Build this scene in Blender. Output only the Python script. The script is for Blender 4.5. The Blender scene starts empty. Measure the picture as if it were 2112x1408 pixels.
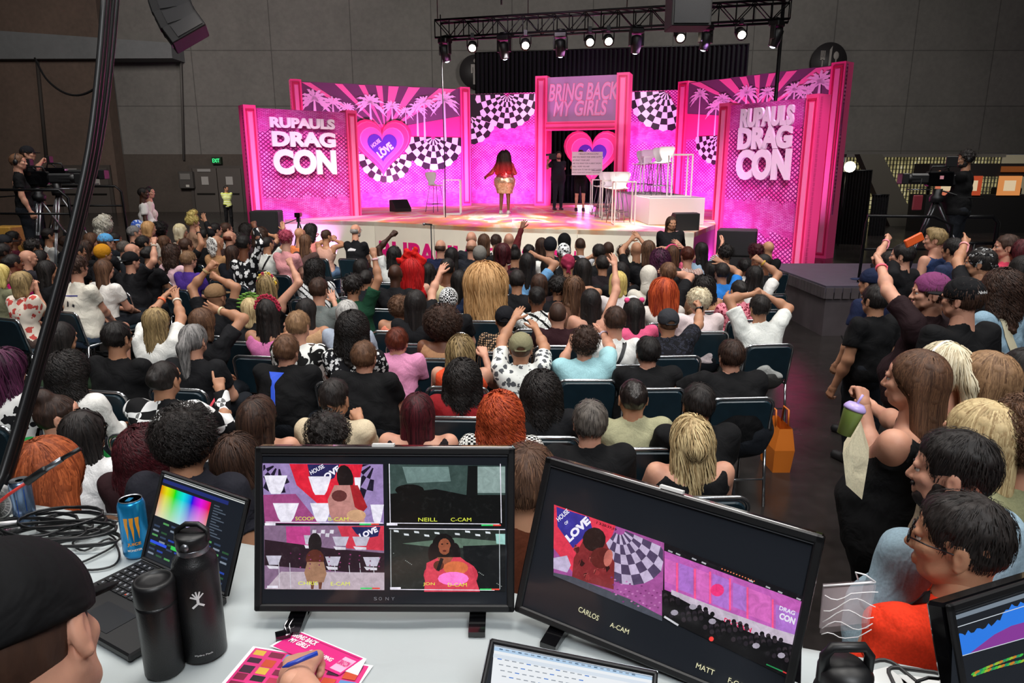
import bpy, math, random
import numpy as np
import openvdb
from mathutils import Vector, Matrix
# ---------------------------------------------------------------- camera, world, exposure
SC = bpy.context.scene
COL = SC.collection
FPX, TILT, CAMH = 1450.0, math.radians(13.5), 2.35
cam_data = bpy.data.cameras.new('camera')
cam_data.sensor_width = 36.0
cam_data.lens = FPX / 2112.0 * 36.0
cam_data.clip_start, cam_data.clip_end = 0.05, 200
CAM = bpy.data.objects.new('camera', cam_data)
COL.objects.link(CAM)
CAM.location = (0, 0, CAMH)
CAM.rotation_euler = (math.radians(90) - TILT, 0, 0)
SC.camera = CAM
world = bpy.data.worlds.new('hall_air')
SC.world = world
world.use_nodes = True
world.node_tree.nodes['Background'].inputs[0].default_value = (0.80, 0.86, 0.92, 1)
world.node_tree.nodes['Background'].inputs[1].default_value = 0.085
SC.view_settings.view_transform = 'Standard'
SC.view_settings.look = 'None'
SC.view_settings.gamma = 1
SC.view_settings.use_curve_mapping = False
SC.view_settings.exposure = 0.0
SC.cycles.max_bounces = 5
SC.cycles.diffuse_bounces = 2
SC.cycles.glossy_bounces = 3
SC.cycles.transparent_max_bounces = 8
SC.cycles.use_denoising = True
SC.cycles.sample_clamp_indirect = 4.0
def area_light(name, loc, target, size, watts, color, spread=180, sy=None):
 l = bpy.data.lights.new(name, 'AREA')
 l.energy, l.color, l.size = watts, color, size
 if sy:
  l.shape, l.size_y = 'RECTANGLE', sy
 l.spread = math.radians(spread)
 o = bpy.data.objects.new(name, l)
 COL.objects.link(o)
 o.location = loc
 o.rotation_euler = (Vector(target) - Vector(loc)).to_track_quat('-Z', 'Y').to_euler()
 return o
def spot_light(name, loc, target, watts, color, ang=40, blend=0.5, r=0.12):
 l = bpy.data.lights.new(name, 'SPOT')
 l.energy, l.color, l.spot_size, l.spot_blend, l.shadow_soft_size = watts, color, math.radians(ang), blend, r
 o = bpy.data.objects.new(name, l)
 COL.objects.link(o)
 o.location = loc
 o.rotation_euler = (Vector(target) - Vector(loc)).to_track_quat('-Z', 'Y').to_euler()
 return o
# hall high-bay lighting, far above the seats (ceiling lamps out of the picture)
for hx, hy, hw in ((-6, 3, 240), (0, 3, 230), (6, 3, 240), (-6, 9, 260), (1, 9, 240), (8, 9, 240)):
 area_light('high_bay_light', (hx, hy, 11.5), (hx, hy + 0.6, 0), 2.6, hw, (1.0, 0.965, 0.92), 120)
area_light('high_bay_light', (2, -5, 9.5), (0.5, 6, 0.8), 4.0, 330, (0.95, 0.98, 1.0), 110)
area_light('wall_wash_light', (-14, 20, 13), (-16, 40, 5), 5.0, 2300, (1.0, 0.93, 0.86), 150)
area_light('wall_wash_light', (14, 20, 13), (10, 40, 7), 5.0, 1700, (1.0, 0.95, 0.9), 150)
# ---------------------------------------------------------------- geometry of the view
CT, ST = math.cos(TILT), math.sin(TILT)
def ray(px, py):
 a, b = (px - 1056.0) / FPX, (py - 704.0) / FPX
 return Vector((a, CT - b * ST, -ST - b * CT))      # world direction, camera depth 1
def atz(px, py, z):
 r = ray(px, py)
 t = (z - CAMH) / r.z
 return Vector((r.x * t, r.y * t, z))
def aty(px, py, y):
 r = ray(px, py)
 t = y / r.y
 return Vector((r.x * t, y, CAMH + r.z * t))
def project(p):
 x, y, z = p[0], p[1], p[2] - CAMH
 d = y * CT - z * ST
 v = y * ST + z * CT
 return 1056 + FPX * x / d, 704 - FPX * v / d, d
# ---------------------------------------------------------------- materials
_M = {}
def srgb(h):
 if isinstance(h, str):
  c = [int(h[i:i + 2], 16) / 255 for i in (0, 2, 4)]
 else:
  c = h
 return tuple(x / 12.92 if x <= 0.04045 else ((x + 0.055) / 1.055) ** 2.4 for x in c) + (1,)
def newmat(name):
 m = bpy.data.materials.new(name)
 m.use_nodes = True
 nt = m.node_tree
 return m, nt, nt.nodes['Principled BSDF']
def N(nt, typ, **kw):
 n = nt.nodes.new(typ)
 for k, v in kw.items():
  if k.startswith('_'):
   setattr(n, k[1:], v)
  else:
   key = int(k[1:]) if k[0] == 'i' and k[1:].isdigit() else k.replace('__', ' ')
   n.inputs[key].default_value = v
 return n
def bump(nt, b, height, strength=0.3, dist=0.01):
 n = N(nt, 'ShaderNodeBump', Strength=strength, Distance=dist)
 nt.links.new(height, n.inputs['Height'])
 nt.links.new(n.outputs[0], b.inputs['Normal'])
def ramp(nt, fac, stops, interp='LINEAR'):
 r = nt.nodes.new('ShaderNodeValToRGB')
 r.color_ramp.interpolation = interp
 els = r.color_ramp.elements
 while len(els) < len(stops):
  els.new(0.5)
 for e, (p, c) in zip(els, stops):
  e.position, e.color = p, c
 nt.links.new(fac, r.inputs[0])
 return r.outputs[0]
def plain(col, rough=0.6, metal=0.0, noise=0.0, bmp=0.0, scale=40.0, coat=0.0, alpha=None):
 """one colour, slightly uneven, optional fine bump"""
 key = ('plain', col, rough, metal, noise, bmp, scale, coat, alpha)
 if key in _M:
  return _M[key]
 m, nt, b = newmat('paint_' + str(col))
 c = srgb(col)
 b.inputs['Base Color'].default_value = c
 b.inputs['Roughness'].default_value = rough
 b.inputs['Metallic'].default_value = metal
 if coat:
  b.inputs['Coat Weight'].default_value = coat
 if alpha is not None:
  b.inputs['Alpha'].default_value = alpha
 if noise or bmp:
  tc = N(nt, 'ShaderNodeTexCoord')
  nz = N(nt, 'ShaderNodeTexNoise', Scale=scale, Detail=3.0)
  nt.links.new(tc.outputs['Object'], nz.inputs['Vector'])
  if noise:
   d = tuple(max(0, x * (1 - noise)) for x in c[:3]) + (1,)
   e = tuple(min(1, x * (1 + noise)) for x in c[:3]) + (1,)
   nt.links.new(ramp(nt, nz.outputs[0], [(0.3, d), (0.7, e)]), b.inputs['Base Color'])
  if bmp:
   bump(nt, b, nz.outputs[0], bmp, 0.004)
 _M[key] = m
 return m
def cloth(col, rough=0.85):
 """woven cloth: fine weave and soft creases"""
 key = ('cloth', col, rough)
 if key in _M:
  return _M[key]
 m, nt, b = newmat('cloth_' + str(col))
 c = srgb(col)
 b.inputs['Roughness'].default_value = rough
 b.inputs['Specular IOR Level'].default_value = 0.2
 tc = N(nt, 'ShaderNodeTexCoord')
 n1 = N(nt, 'ShaderNodeTexNoise', Scale=7.0, Detail=3.0, Distortion=1.2)
 n2 = N(nt, 'ShaderNodeTexNoise', Scale=160.0, Detail=2.0)
 for n in (n1, n2):
  nt.links.new(tc.outputs['Object'], n.inputs['Vector'])
 nt.links.new(ramp(nt, n2.outputs[0], [(0.3, tuple(x * .85 for x in c[:3]) + (1,)), (0.7, tuple(min(1, x * 1.08) for x in c[:3]) + (1,))]), b.inputs['Base Color'])
 bump(nt, b, n1.outputs[0], 0.55, 0.03)
 _M[key] = m
 return m
def pattern(kind, c1, c2, s=1.0, c3=None):
 """printed cloth"""
 key = ('pattern', kind, c1, c2, s, c3)
 if key in _M:
  return _M[key]
 m, nt, b = newmat('print_' + kind)
 L = nt.links.new
 a, d = srgb(c1), srgb(c2)
 b.inputs['Roughness'].default_value = 0.85
 b.inputs['Specular IOR Level'].default_value = 0.2
 tc = N(nt, 'ShaderNodeTexCoord')
 vec = tc.outputs['Object']
 if kind == 'check':
  t = N(nt, 'ShaderNodeTexChecker', Scale=22 * s, Color1=a, Color2=d)
  L(vec, t.inputs['Vector'])
  out = t.outputs[0]
 elif kind == 'stripe':
  t = N(nt, 'ShaderNodeTexWave', Scale=12 * s)
  L(vec, t.inputs['Vector'])
  out = ramp(nt, t.outputs['Fac'], [(0.0, a), (0.5, d)], 'CONSTANT')
 elif kind == 'hstripe':
  t = N(nt, 'ShaderNodeTexWave', Scale=12 * s, _bands_direction='Z')
  L(vec, t.inputs['Vector'])
  out = ramp(nt, t.outputs['Fac'], [(0.0, a), (0.5, d)], 'CONSTANT')
 elif kind == 'dots' or kind == 'leopard':
  t = N(nt, 'ShaderNodeTexVoronoi', Scale=26 * s)
  L(vec, t.inputs['Vector'])
  st = [(0.0, d), (0.36, a)] if kind == 'dots' else [(0.0, a), (0.25, d), (0.45, a)]
  out = ramp(nt, t.outputs['Distance'], st, 'CONSTANT')
 elif kind == 'floral':
  t = N(nt, 'ShaderNodeTexVoronoi', Scale=13 * s, Randomness=0.9)
  nz = N(nt, 'ShaderNodeTexNoise', Scale=30 * s, Detail=1.0)
  L(vec, nz.inputs['Vector'])
  mx = N(nt, 'ShaderNodeVectorMath', _operation='MULTIPLY_ADD')
  L(nz.outputs['Color'], mx.inputs[0])
  mx.inputs[1].default_value = (.05 / s, .05 / s, .05 / s)
  L(vec, mx.inputs[2])
  L(mx.outputs[0], t.inputs['Vector'])
  out = ramp(nt, t.outputs['Distance'], [(0.0, d), (0.42, a)], 'CONSTANT')
 elif kind == 'cow':
  t = N(nt, 'ShaderNodeTexNoise', Scale=9 * s, Detail=1.5, Distortion=1.0)
  L(vec, t.inputs['Vector'])
  out = ramp(nt, t.outputs[0], [(0.0, a), (0.53, d)], 'CONSTANT')
 elif kind == 'maze':
  t = N(nt, 'ShaderNodeTexMagic', Scale=9 * s, Distortion=1.6, _turbulence_depth=2)
  L(vec, t.inputs['Vector'])
  out = ramp(nt, t.outputs['Fac'], [(0.0, a), (0.42, d), (0.58, a)], 'CONSTANT')
 elif kind == 'plaidflower':
  t = N(nt, 'ShaderNodeTexBrick', Scale=11 * s, Color1=a, Color2=d, Mortar=srgb('6b6b70'), _offset=0.0)
  t.inputs['Mortar Size'].default_value = 0.0
  t.inputs['Brick Width'].default_value = 1.0
  t.inputs['Row Height'].default_value = 1.0
  ck = N(nt, 'ShaderNodeTexChecker', Scale=9 * s, Color1=a, Color2=d)
  ck2 = N(nt, 'ShaderNodeTexChecker', Scale=4.5 * s, Color1=srgb('77787c'), Color2=(1, 1, 1, 1))
  v = N(nt, 'ShaderNodeTexVoronoi', Scale=9 * s, Randomness=0.0)
  for q in (ck, v, ck2):
   L(vec, q.inputs['Vector'])
  fl = ramp(nt, v.outputs['Distance'], [(0.0, (1, 1, 1, 1)), (0.27, (0, 0, 0, 1))], 'CONSTANT')
  inv = N(nt, 'ShaderNodeInvert')
  L(ck.outputs[0], inv.inputs['Color'])
  mx = N(nt, 'ShaderNodeMixRGB')
  L(fl, mx.inputs[0]); L(ck.outputs[0], mx.inputs[1]); L(inv.outputs[0], mx.inputs[2])
  out = mx.outputs[0]
 elif kind == 'net':
  t = N(nt, 'ShaderNodeTexVoronoi', Scale=48 * s, Randomness=0.15)
  L(vec, t.inputs['Vector'])
  out = ramp(nt, t.outputs['Distance'], [(0.0, d), (0.40, a)], 'CONSTANT')
 elif kind == 'sequin':
  t = N(nt, 'ShaderNodeTexVoronoi', Scale=40 * s)
  L(vec, t.inputs['Vector'])
  mx = N(nt, 'ShaderNodeMixRGB', Color1=a, Color2=d)
  sp = N(nt, 'ShaderNodeSeparateColor')
  L(t.outputs['Color'], sp.inputs[0])
  L(sp.outputs[0], mx.inputs[0])
  out = mx.outputs[0]
  b.inputs['Metallic'].default_value = 0.7
  b.inputs['Roughness'].default_value = 0.3
  bump(nt, b, sp.outputs[1], 0.8, 0.01)
 else:
  t = N(nt, 'ShaderNodeTexNoise', Scale=8 * s, Detail=4.0)
  L(vec, t.inputs['Vector'])
  out = ramp(nt, t.outputs[0], [(0.35, a), (0.65, d)])
 L(out, b.inputs['Base Color'])
 _M[key] = m
 return m
SKIN = {'pale': 'd9ab97', 'fair': 'cb9881', 'tan': 'b38468', 'brown': '774d38', 'dark': '452b20'}
def skin(k):
 key = ('skin', k)
 if key in _M:
  return _M[key]
 m, nt, b = newmat('skin_' + k)
 c = srgb(SKIN[k])
 b.inputs['Roughness'].default_value = 0.5
 b.inputs['Specular IOR Level'].default_value = 0.35
 b.inputs['Subsurface Weight'].default_value = 0.06
 b.inputs['Subsurface Radius'].default_value = (0.02, 0.008, 0.004)
 tc = N(nt, 'ShaderNodeTexCoord')
 nz = N(nt, 'ShaderNodeTexNoise', Scale=14.0, Detail=4.0)
 n2 = N(nt, 'ShaderNodeTexNoise', Scale=220.0, Detail=2.0)
 nt.links.new(tc.outputs['Object'], nz.inputs['Vector'])
 nt.links.new(tc.outputs['Object'], n2.inputs['Vector'])
 nt.links.new(ramp(nt, nz.outputs[0], [(0.3, (c[0] * .9, c[1] * .82, c[2] * .8, 1)), (0.7, (min(1, c[0] * 1.06), c[1] * 1.04, c[2], 1))]), b.inputs['Base Color'])
 bump(nt, b, n2.outputs[0], 0.15, 0.002)
 _M[key] = m
 return m
HAIRC = {'black': ('0b090a', '2a2422'), 'darkbrown': ('1c1210', '4a3226'), 'brown': ('35221a', '71503a'), 'lightbrown': ('553a28', 'a37f5c'),
   'blond': ('8a6c45', 'e2cb9a'), 'platinum': ('b7a27c', 'f4e9cc'), 'white': ('d2c9b4', 'faf6ea'), 'ginger': ('6b2a12', 'c8683a'),
   'orange': ('7c2110', 'cf5a2e'), 'maroon': ('1d070b', '54161f'), 'grey': ('3b3a3a', '9a9694'), 'silver': ('6f6d6c', 'd2cfca'),
   'strawberry': ('a0713f', 'e0b17c'), 'red': ('8a0f10', 'd21a1c'), 'purple': ('160814', '5a2346'), 'auburn': ('2c1009', '6a2c19'),
   'saltpepper': ('1e1a19', '6e665f'), 'yellow': ('a58a3c', 'efd98a'), 'redtip': ('5a0d12', 'c8303c'), 'dirty': ('4a3a26', 'a98f62'),
   'pinkred': ('8a3040', 'c0506a'), 'ombre': ('0e0909', '2e1512')}
def hairmat(k, wet=False):
 key = ('hair', k, wet)
 if key in _M:
  return _M[key]
 m, nt, b = newmat('hair_' + k)
 lo, hi = srgb(HAIRC[k][0]), srgb(HAIRC[k][1])
 g = N(nt, 'ShaderNodeNewGeometry')
 tc = N(nt, 'ShaderNodeTexCoord')
 mp = N(nt, 'ShaderNodeMapping')
 mp.inputs['Scale'].default_value = (60, 60, 6)
 nz = N(nt, 'ShaderNodeTexNoise', Scale=1.0, Detail=3.0)
 nt.links.new(tc.outputs['Object'], mp.inputs[0])
 nt.links.new(mp.outputs[0], nz.inputs['Vector'])
 ad = N(nt, 'ShaderNodeMath', _operation='MULTIPLY_ADD')
 nt.links.new(g.outputs['Random Per Island'], ad.inputs[0])
 ad.inputs[1].default_value = 0.6
 ml = N(nt, 'ShaderNodeMath', _operation='MULTIPLY')
 ml.inputs[1].default_value = 0.6
 nt.links.new(nz.outputs[0], ml.inputs[0])
 nt.links.new(ml.outputs[0], ad.inputs[2])
 col = ramp(nt, ad.outputs[0], [(0.2, lo), (0.95, hi)])
 if k == 'ombre':
  s = N(nt, 'ShaderNodeSeparateXYZ')
  nt.links.new(tc.outputs['Object'], s.inputs[0])
  mr = N(nt, 'ShaderNodeMapRange')
  nt.links.new(s.outputs[2], mr.inputs[0])
  mr.inputs[1].default_value, mr.inputs[2].default_value = -.10, -.42
  mx = N(nt, 'ShaderNodeMixRGB', Color2=srgb('c8262e'))
  nt.links.new(mr.outputs[0], mx.inputs[0])
  nt.links.new(col, mx.inputs[1])
  col = mx.outputs[0]
 nt.links.new(col, b.inputs['Base Color'])
 b.inputs['Roughness'].default_value = 0.28 if wet else 0.58
 b.inputs['Specular IOR Level'].default_value = 0.3
 bump(nt, b, nz.outputs[0], 0.6, 0.006)
 _M[key] = m
 return m
def emis(col, strength=1.0):
 key = ('emis', col, strength)
 if key in _M:
  return _M[key]
 m, nt, b = newmat('lit_' + str(col))
 c = srgb(col)
 b.inputs['Base Color'].default_value = (0.01, 0.01, 0.01, 1)
 b.inputs['Roughness'].default_value = 0.15
 b.inputs['Emission Color'].default_value = c
 b.inputs['Emission Strength'].default_value = strength
 _M[key] = m
 return m
CHROME = plain('d0d0d4', 0.18, 1.0)
BLACKP = plain('121214', 0.45)
BLACKG = plain('08080a', 0.12, coat=0.5)
BLACKM = plain('1a1a1c', 0.4, 0.6)
STEEL = plain('8d9096', 0.35, 0.9)
WHITEP = plain('e8e6e2', 0.5)
# ---------------------------------------------------------------- mesh builder
def smooth(pts, k=5):
 """catmull-rom through the points"""
 P = [Vector(p) for p in pts]
 o = []
 for i in range(len(P) - 1):
  a, b, c, d = P[max(0, i - 1)], P[i], P[i + 1], P[min(len(P) - 1, i + 2)]
  for j in range(k):
   t = j / k
   o.append(.5 * ((2 * b) + (c - a) * t + (2 * a - 5 * b + 4 * c - d) * t * t + (3 * b - a - 3 * c + d) * t ** 3))
 return o + [P[-1]]
class MB:
 def __init__(s):
  s.v, s.f, s.m, s.mats = [], [], [], []
  s.n = 0
  s.sm = []
 def mi(s, mat):
  if mat not in s.mats:
   s.mats.append(mat)
  return s.mats.index(mat)
 def add(s, verts, faces, mat, M=None, smooth=True):
  v = np.asarray(verts, dtype=np.float64).reshape(-1, 3)
  if M is not None:
   A = np.array(M)
   v = v @ A[:3, :3].T + A[:3, 3]
  s.v.append(v)
  i = s.mi(mat)
  n = s.n
  s.f.extend([[k + n for k in f] for f in faces])
  s.m.extend([i] * len(faces))
  s.sm.extend([smooth] * len(faces))
  s.n += len(v)
  return s
 def addnp(s, v, f, mat, M=None):          # f: (n,4) or (n,3) array
  return s.add(v, np.asarray(f).tolist(), mat, M)
 def box(s, c, d, mat, rz=0.0, M=None, bev=0.0):
  x, y, z = d[0] / 2, d[1] / 2, d[2] / 2
  bv = min(bev, x * .9, y * .9, z * .9)
  T = Matrix.Translation(Vector(c)) @ Matrix.Rotation(rz, 4, 'Z')
  if M is not None:
   T = M @ T
  if bv <= 0:
   v = [(a * x, b * y, e * z) for e in (-1, 1) for b in (-1, 1) for a in (-1, 1)]
   f = [(0, 2, 3, 1), (4, 5, 7, 6), (0, 1, 5, 4), (2, 6, 7, 3), (0, 4, 6, 2), (1, 3, 7, 5)]
   return s.add(v, f, mat, T, False)
  v = []
  for sx in (-1, 1):
   for sy in (-1, 1):
    for sz in (-1, 1):
     v += [(sx * x, sy * (y - bv), sz * (z - bv)), (sx * (x - bv), sy * y, sz * (z - bv)), (sx * (x - bv), sy * (y - bv), sz * z)]
  def I(sx, sy, sz, k):
   return ((sx > 0) * 4 + (sy > 0) * 2 + (sz > 0)) * 3 + k
  f = []
  for q in (-1, 1):
   f.append([I(q, -1, -1, 0), I(q, 1, -1, 0), I(q, 1, 1, 0), I(q, -1, 1, 0)][::q])
   f.append([I(-1, q, -1, 1), I(-1, q, 1, 1), I(1, q, 1, 1), I(1, q, -1, 1)][::q])
   f.append([I(-1, -1, q, 2), I(1, -1, q, 2), I(1, 1, q, 2), I(-1, 1, q, 2)][::q])
  for a in (-1, 1):
   for b in (-1, 1):
    f.append([I(a, b, -1, 0), I(a, b, -1, 1), I(a, b, 1, 1), I(a, b, 1, 0)][::-a * b])
    f.append([I(-1, a, b, 1), I(-1, a, b, 2), I(1, a, b, 2), I(1, a, b, 1)][::-a * b])
    f.append([I(a, -1, b, 2), I(a, -1, b, 0), I(a, 1, b, 0), I(a, 1, b, 2)][::-a * b])
    for e in (-1, 1):
     f.append([I(a, b, e, 0), I(a, b, e, 1), I(a, b, e, 2)][::a * b * e])
  return s.add(v, f, mat, T, False)
 def tube(s, pts, r, mat, n=8, closed=False, M=None, cap=True):
  P = [Vector(p) for p in pts]
  k = len(P)
  rs = r if isinstance(r, (list, tuple)) else [r] * k
  if closed:
   T = [(P[(i + 1) % k] - P[i - 1]).normalized() for i in range(k)]
  else:
   T = [(P[min(i + 1, k - 1)] - P[max(i - 1, 0)]).normalized() for i in range(k)]
  u = T[0].orthogonal().normalized()
  V, F = [], []
  for i in range(k):
   u = (u - T[i] * u.dot(T[i]))
   u = u.normalized() if u.length > 1e-6 else T[i].orthogonal().normalized()
   w = T[i].cross(u)
   for j in range(n):
    a = 2 * math.pi * j / n
    V.append(P[i] + (u * math.cos(a) + w * math.sin(a)) * rs[i])
  for i in range(k if closed else k - 1):
   for j in range(n):
    a, b = i * n, ((i + 1) % k) * n
    F.append((a + j, a + (j + 1) % n, b + (j + 1) % n, b + j))
  if not closed and cap:
   F.append(tuple(range(n))[::-1])
   F.append(tuple((k - 1) * n + j for j in range(n)))
  return s.add(V, F, mat, M)
 def lathe(s, prof, mat, n=24, M=None, c=(0, 0, 0)):
  V, F = [], []
  for (r, z) in prof:
   for j in range(n):
    a = 2 * math.pi * j / n
    V.append((c[0] + r * math.cos(a), c[1] + r * math.sin(a), c[2] + z))
  for i in range(len(prof) - 1):
   for j in range(n):
    F.append((i * n + j, i * n + (j + 1) % n, (i + 1) * n + (j + 1) % n, (i + 1) * n + j))
  F.append(tuple(range(n))[::-1])
  F.append(tuple((len(prof) - 1) * n + j for j in range(n)))
  return s.add(V, F, mat, M)
 def ball(s, c, r, mat, M=None, n=12):
  rr = r if isinstance(r, (tuple, list)) else (r, r, r)
  V, F = [], []
  h = n // 2
  for i in range(h + 1):
   t = math.pi * i / h
   for j in range(n):
    a = 2 * math.pi * j / n
    V.append((c[0] + rr[0] * math.sin(t) * math.cos(a), c[1] + rr[1] * math.sin(t) * math.sin(a), c[2] - rr[2] * math.cos(t)))
  for i in range(h):
   for j in range(n):
    F.append((i * n + j, i * n + (j + 1) % n, (i + 1) * n + (j + 1) % n, (i + 1) * n + j))
  return s.add(V, F, mat, M)
 def prism(s, outline, y0, y1, mat, M=None, plane='xz'):
  """extrude a 2-D outline (x,z) from y0 to y1 (front face at y0)"""
  n = len(outline)
  if plane == 'xz':
   V = [(x, y0, z) for x, z in outline] + [(x, y1, z) for x, z in outline]
  else:
   V = [(x, z, y0) for x, z in outline] + [(x, z, y1) for x, z in outline]
  F = [tuple(range(n)), tuple(range(2 * n - 1, n - 1, -1))]
  F += [(i, i + n, (i + 1) % n + n, (i + 1) % n) for i in range(n)]
  return s.add(V, F, mat, M, False)
 def obj(s, name, parent=None, loc=None, rz=None, **tags):
  me = bpy.data.meshes.new(name)
  v = np.concatenate(s.v) if s.v else np.zeros((0, 3))
  me.from_pydata(v.tolist(), [], s.f)
  for m in s.mats:
   me.materials.append(m)
  me.polygons.foreach_set('material_index', s.m)
  me.polygons.foreach_set('use_smooth', s.sm)
  me.update()
  o = bpy.data.objects.new(name, me)
  COL.objects.link(o)
  if parent is not None:
   o.parent = parent
  if loc is not None:
   o.location = loc
  if rz is not None:
   o.rotation_euler = (0, 0, rz)
  tag(o, **tags)
  return o
def tag(o, label=None, cat=None, group=None, kind=None):
 if label:
  o['label'] = label
 if cat:
  o['category'] = cat
 if group:
  o['group'] = group
 if kind:
  o['kind'] = kind
 return o
def empty(name, loc=(0, 0, 0), rz=0.0, parent=None, **tags):
 o = bpy.data.objects.new(name, None)
 o.empty_display_size = 0.1
 COL.objects.link(o)
 o.location = loc
 o.rotation_euler = (0, 0, rz)
 if parent is not None:
  o.parent = parent
 return tag(o, **tags)
def copy_tree(o, parent=None):
 c = o.copy()
 COL.objects.link(c)
 if parent is not None:
  c.parent = parent
 for ch in list(o.children):
  copy_tree(ch, c)
 return c
_T = {}
def textmesh(body, size=1.0, extrude=0.0, offset=0.0, shear=0.0, space=1.0, align='CENTER', line=1.0, res=4):
 """lettering in the x-y plane, returned as (verts, faces)"""
 key = (body, size, extrude, offset, shear, space, align, line)
 if key in _T:
  return _T[key]
 cu = bpy.data.curves.new('lettering', 'FONT')
 cu.body, cu.size, cu.extrude, cu.offset, cu.shear = body, size, extrude, offset, shear
 cu.space_character, cu.align_x, cu.align_y, cu.space_line, cu.resolution_u = space, align, 'CENTER', line, res
 o = bpy.data.objects.new('lettering', cu)
 COL.objects.link(o)
 dg = bpy.context.evaluated_depsgraph_get()
 me = o.evaluated_get(dg).to_mesh()
 v = [tuple(x.co) for x in me.vertices]
 f = [tuple(p.vertices) for p in me.polygons]
 o.evaluated_get(dg).to_mesh_clear()
 bpy.data.objects.remove(o)
 bpy.data.curves.remove(cu)
 _T[key] = (v, f)
 return v, f
# text standing in a vertical x-z plane, front to -Y
UPRIGHT = Matrix(((1, 0, 0, 0), (0, 0, -1, 0), (0, 1, 0, 0), (0, 0, 0, 1)))
def word(mb, body, x, y, z, h, mat, width=None, extrude=0.0, offset=0.0, shear=0.0, space=1.0, rot=0.0, M=None):
 """write a word centred at x,z on the plane y, cap height h, optional total width"""
 v, f = textmesh(body, 1.0, 0.0 if extrude == 0 else 0.05, offset, shear, space)
 if not v:
  return
 a = np.array(v)
 lo, hi = a.min(0), a.max(0)
 sx = h / (hi[1] - lo[1]) if width is None else width / (hi[0] - lo[0])
 sz = h / (hi[1] - lo[1])
 a[:, 0] = (a[:, 0] - (lo[0] + hi[0]) / 2) * sx
 a[:, 1] = (a[:, 1] - (lo[1] + hi[1]) / 2) * sz
 a[:, 2] = (a[:, 2] / 0.05 + 1) / 2 * extrude if extrude else 0
 T = Matrix.Translation((x, y, z)) @ Matrix.Rotation(-rot, 4, 'Y') @ UPRIGHT
 if M is not None:
  T = M @ T
 mb.add(a, f, mat, T, False)
# ---------------------------------------------------------------- people: smooth-union distance fields
def V3(*a):
 return np.array(a, dtype=np.float64)
def smin(a, b, k):
 h = np.clip(0.5 + 0.5 * (b - a) / k, 0, 1)
 return b + (a - b) * h - k * h * (1 - h)
def prim_d(p, X):
 """distance of points X (...,3) to one primitive"""
 t = p[0]
 if t == 'c':                                   # tapered capsule a, b, ra, rb
  a, b, ra, rb = p[1], p[2], p[3], p[4]
  ab = b - a
  h = np.clip(((X - a) @ ab) / max(1e-9, ab @ ab), 0, 1)
  d = X - a - h[..., None] * ab
  return np.sqrt((d * d).sum(-1)) - (ra + (rb - ra) * h)
 if t == 'e':                                   # ellipsoid centre, radii
  q = (X - p[1]) / p[2]
  k0 = np.sqrt((q * q).sum(-1)) + 1e-9
  q = q / p[2]
  k1 = np.sqrt((q * q).sum(-1)) + 1e-9
  return k0 * (k0 - 1) / k1
def prim_box(p, pad):
 if p[0] == 'c':
  r = max(p[3], p[4]) + pad
  return np.minimum(p[1], p[2]) - r, np.maximum(p[1], p[2]) + r
 return p[1] - p[2] - pad, p[1] + p[2] + pad
def mesh_field(prims, vox, cuts=(), noise=None, k=0.03):
 """prims: ('c'|'e', ..., {opts}) unioned smoothly; cuts: callables on (X, d)"""
 los, his = zip(*[prim_box(p, 0.0) for p in prims])
 lo, hi = np.min(los, 0) - vox * 3 - 0.02, np.max(his, 0) + vox * 3 + 0.02
 n = np.ceil((hi - lo) / vox).astype(int) + 1
 F = np.full(n, 0.3, dtype=np.float64)
 ax = [lo[i] + vox * np.arange(n[i]) for i in range(3)]
 for p in prims:
  kk = p[-1].get('k', k) if isinstance(p[-1], dict) else k
  a, b = prim_box(p, kk + vox * 2.5)
  i0 = np.clip(np.floor((a - lo) / vox).astype(int), 0, n - 1)
  i1 = np.clip(np.ceil((b - lo) / vox).astype(int) + 1, 1, n)
  sl = tuple(slice(i0[i], i1[i]) for i in range(3))
  X = np.stack(np.meshgrid(*[ax[i][sl[i]] for i in range(3)], indexing='ij'), -1)
  d = prim_d(p, X)
  if isinstance(p[-1], dict) and 'cut' in p[-1]:
   pn, pd = p[-1]['cut']
   d = np.maximum(d, X @ pn - pd)
  if isinstance(p[-1], dict) and p[-1].get('sub'):
   F[sl] = np.maximum(F[sl], -d)
  else:
   F[sl] = smin(F[sl], d, kk)
 if cuts or noise:
  X = np.stack(np.meshgrid(*ax, indexing='ij'), -1)
  for c in cuts:
   F = c(X, F)
  if noise:
   F = F + noise(X)
 g = openvdb.FloatGrid(0.3)
 g.copyFromArray(F.astype(np.float32))
 pts, tris, quads = g.convertToPolygons(isovalue=0.0, adaptivity=0.0)
 v = pts.astype(np.float64) * vox + lo
 return v, quads[:, ::-1].astype(int) if FLIP else quads.astype(int)
FLIP = False
def _test_flip():
 global FLIP
 v, q = mesh_field([('c', V3(0, 0, 0), V3(0, 0, .1), .1, .1)], 0.02)
 a, b, c = v[q[:, 0]], v[q[:, 1]], v[q[:, 2]]
 nrm = np.cross(b - a, c - a)
 FLIP = float((nrm * (a - V3(0, 0, .05))).sum()) < 0
_test_flip()
def wav(X, amp, f, seed=0):
 s = seed * 1.7
 return amp * (np.sin(X[..., 0] * f + s + 2 * np.sin(X[..., 2] * f * .7)) * np.sin(X[..., 1] * f * 1.1 + s * 2) + 0.6 * np.sin(X[..., 2] * f * 1.3 + X[..., 0] * f * .6 + s))
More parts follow.
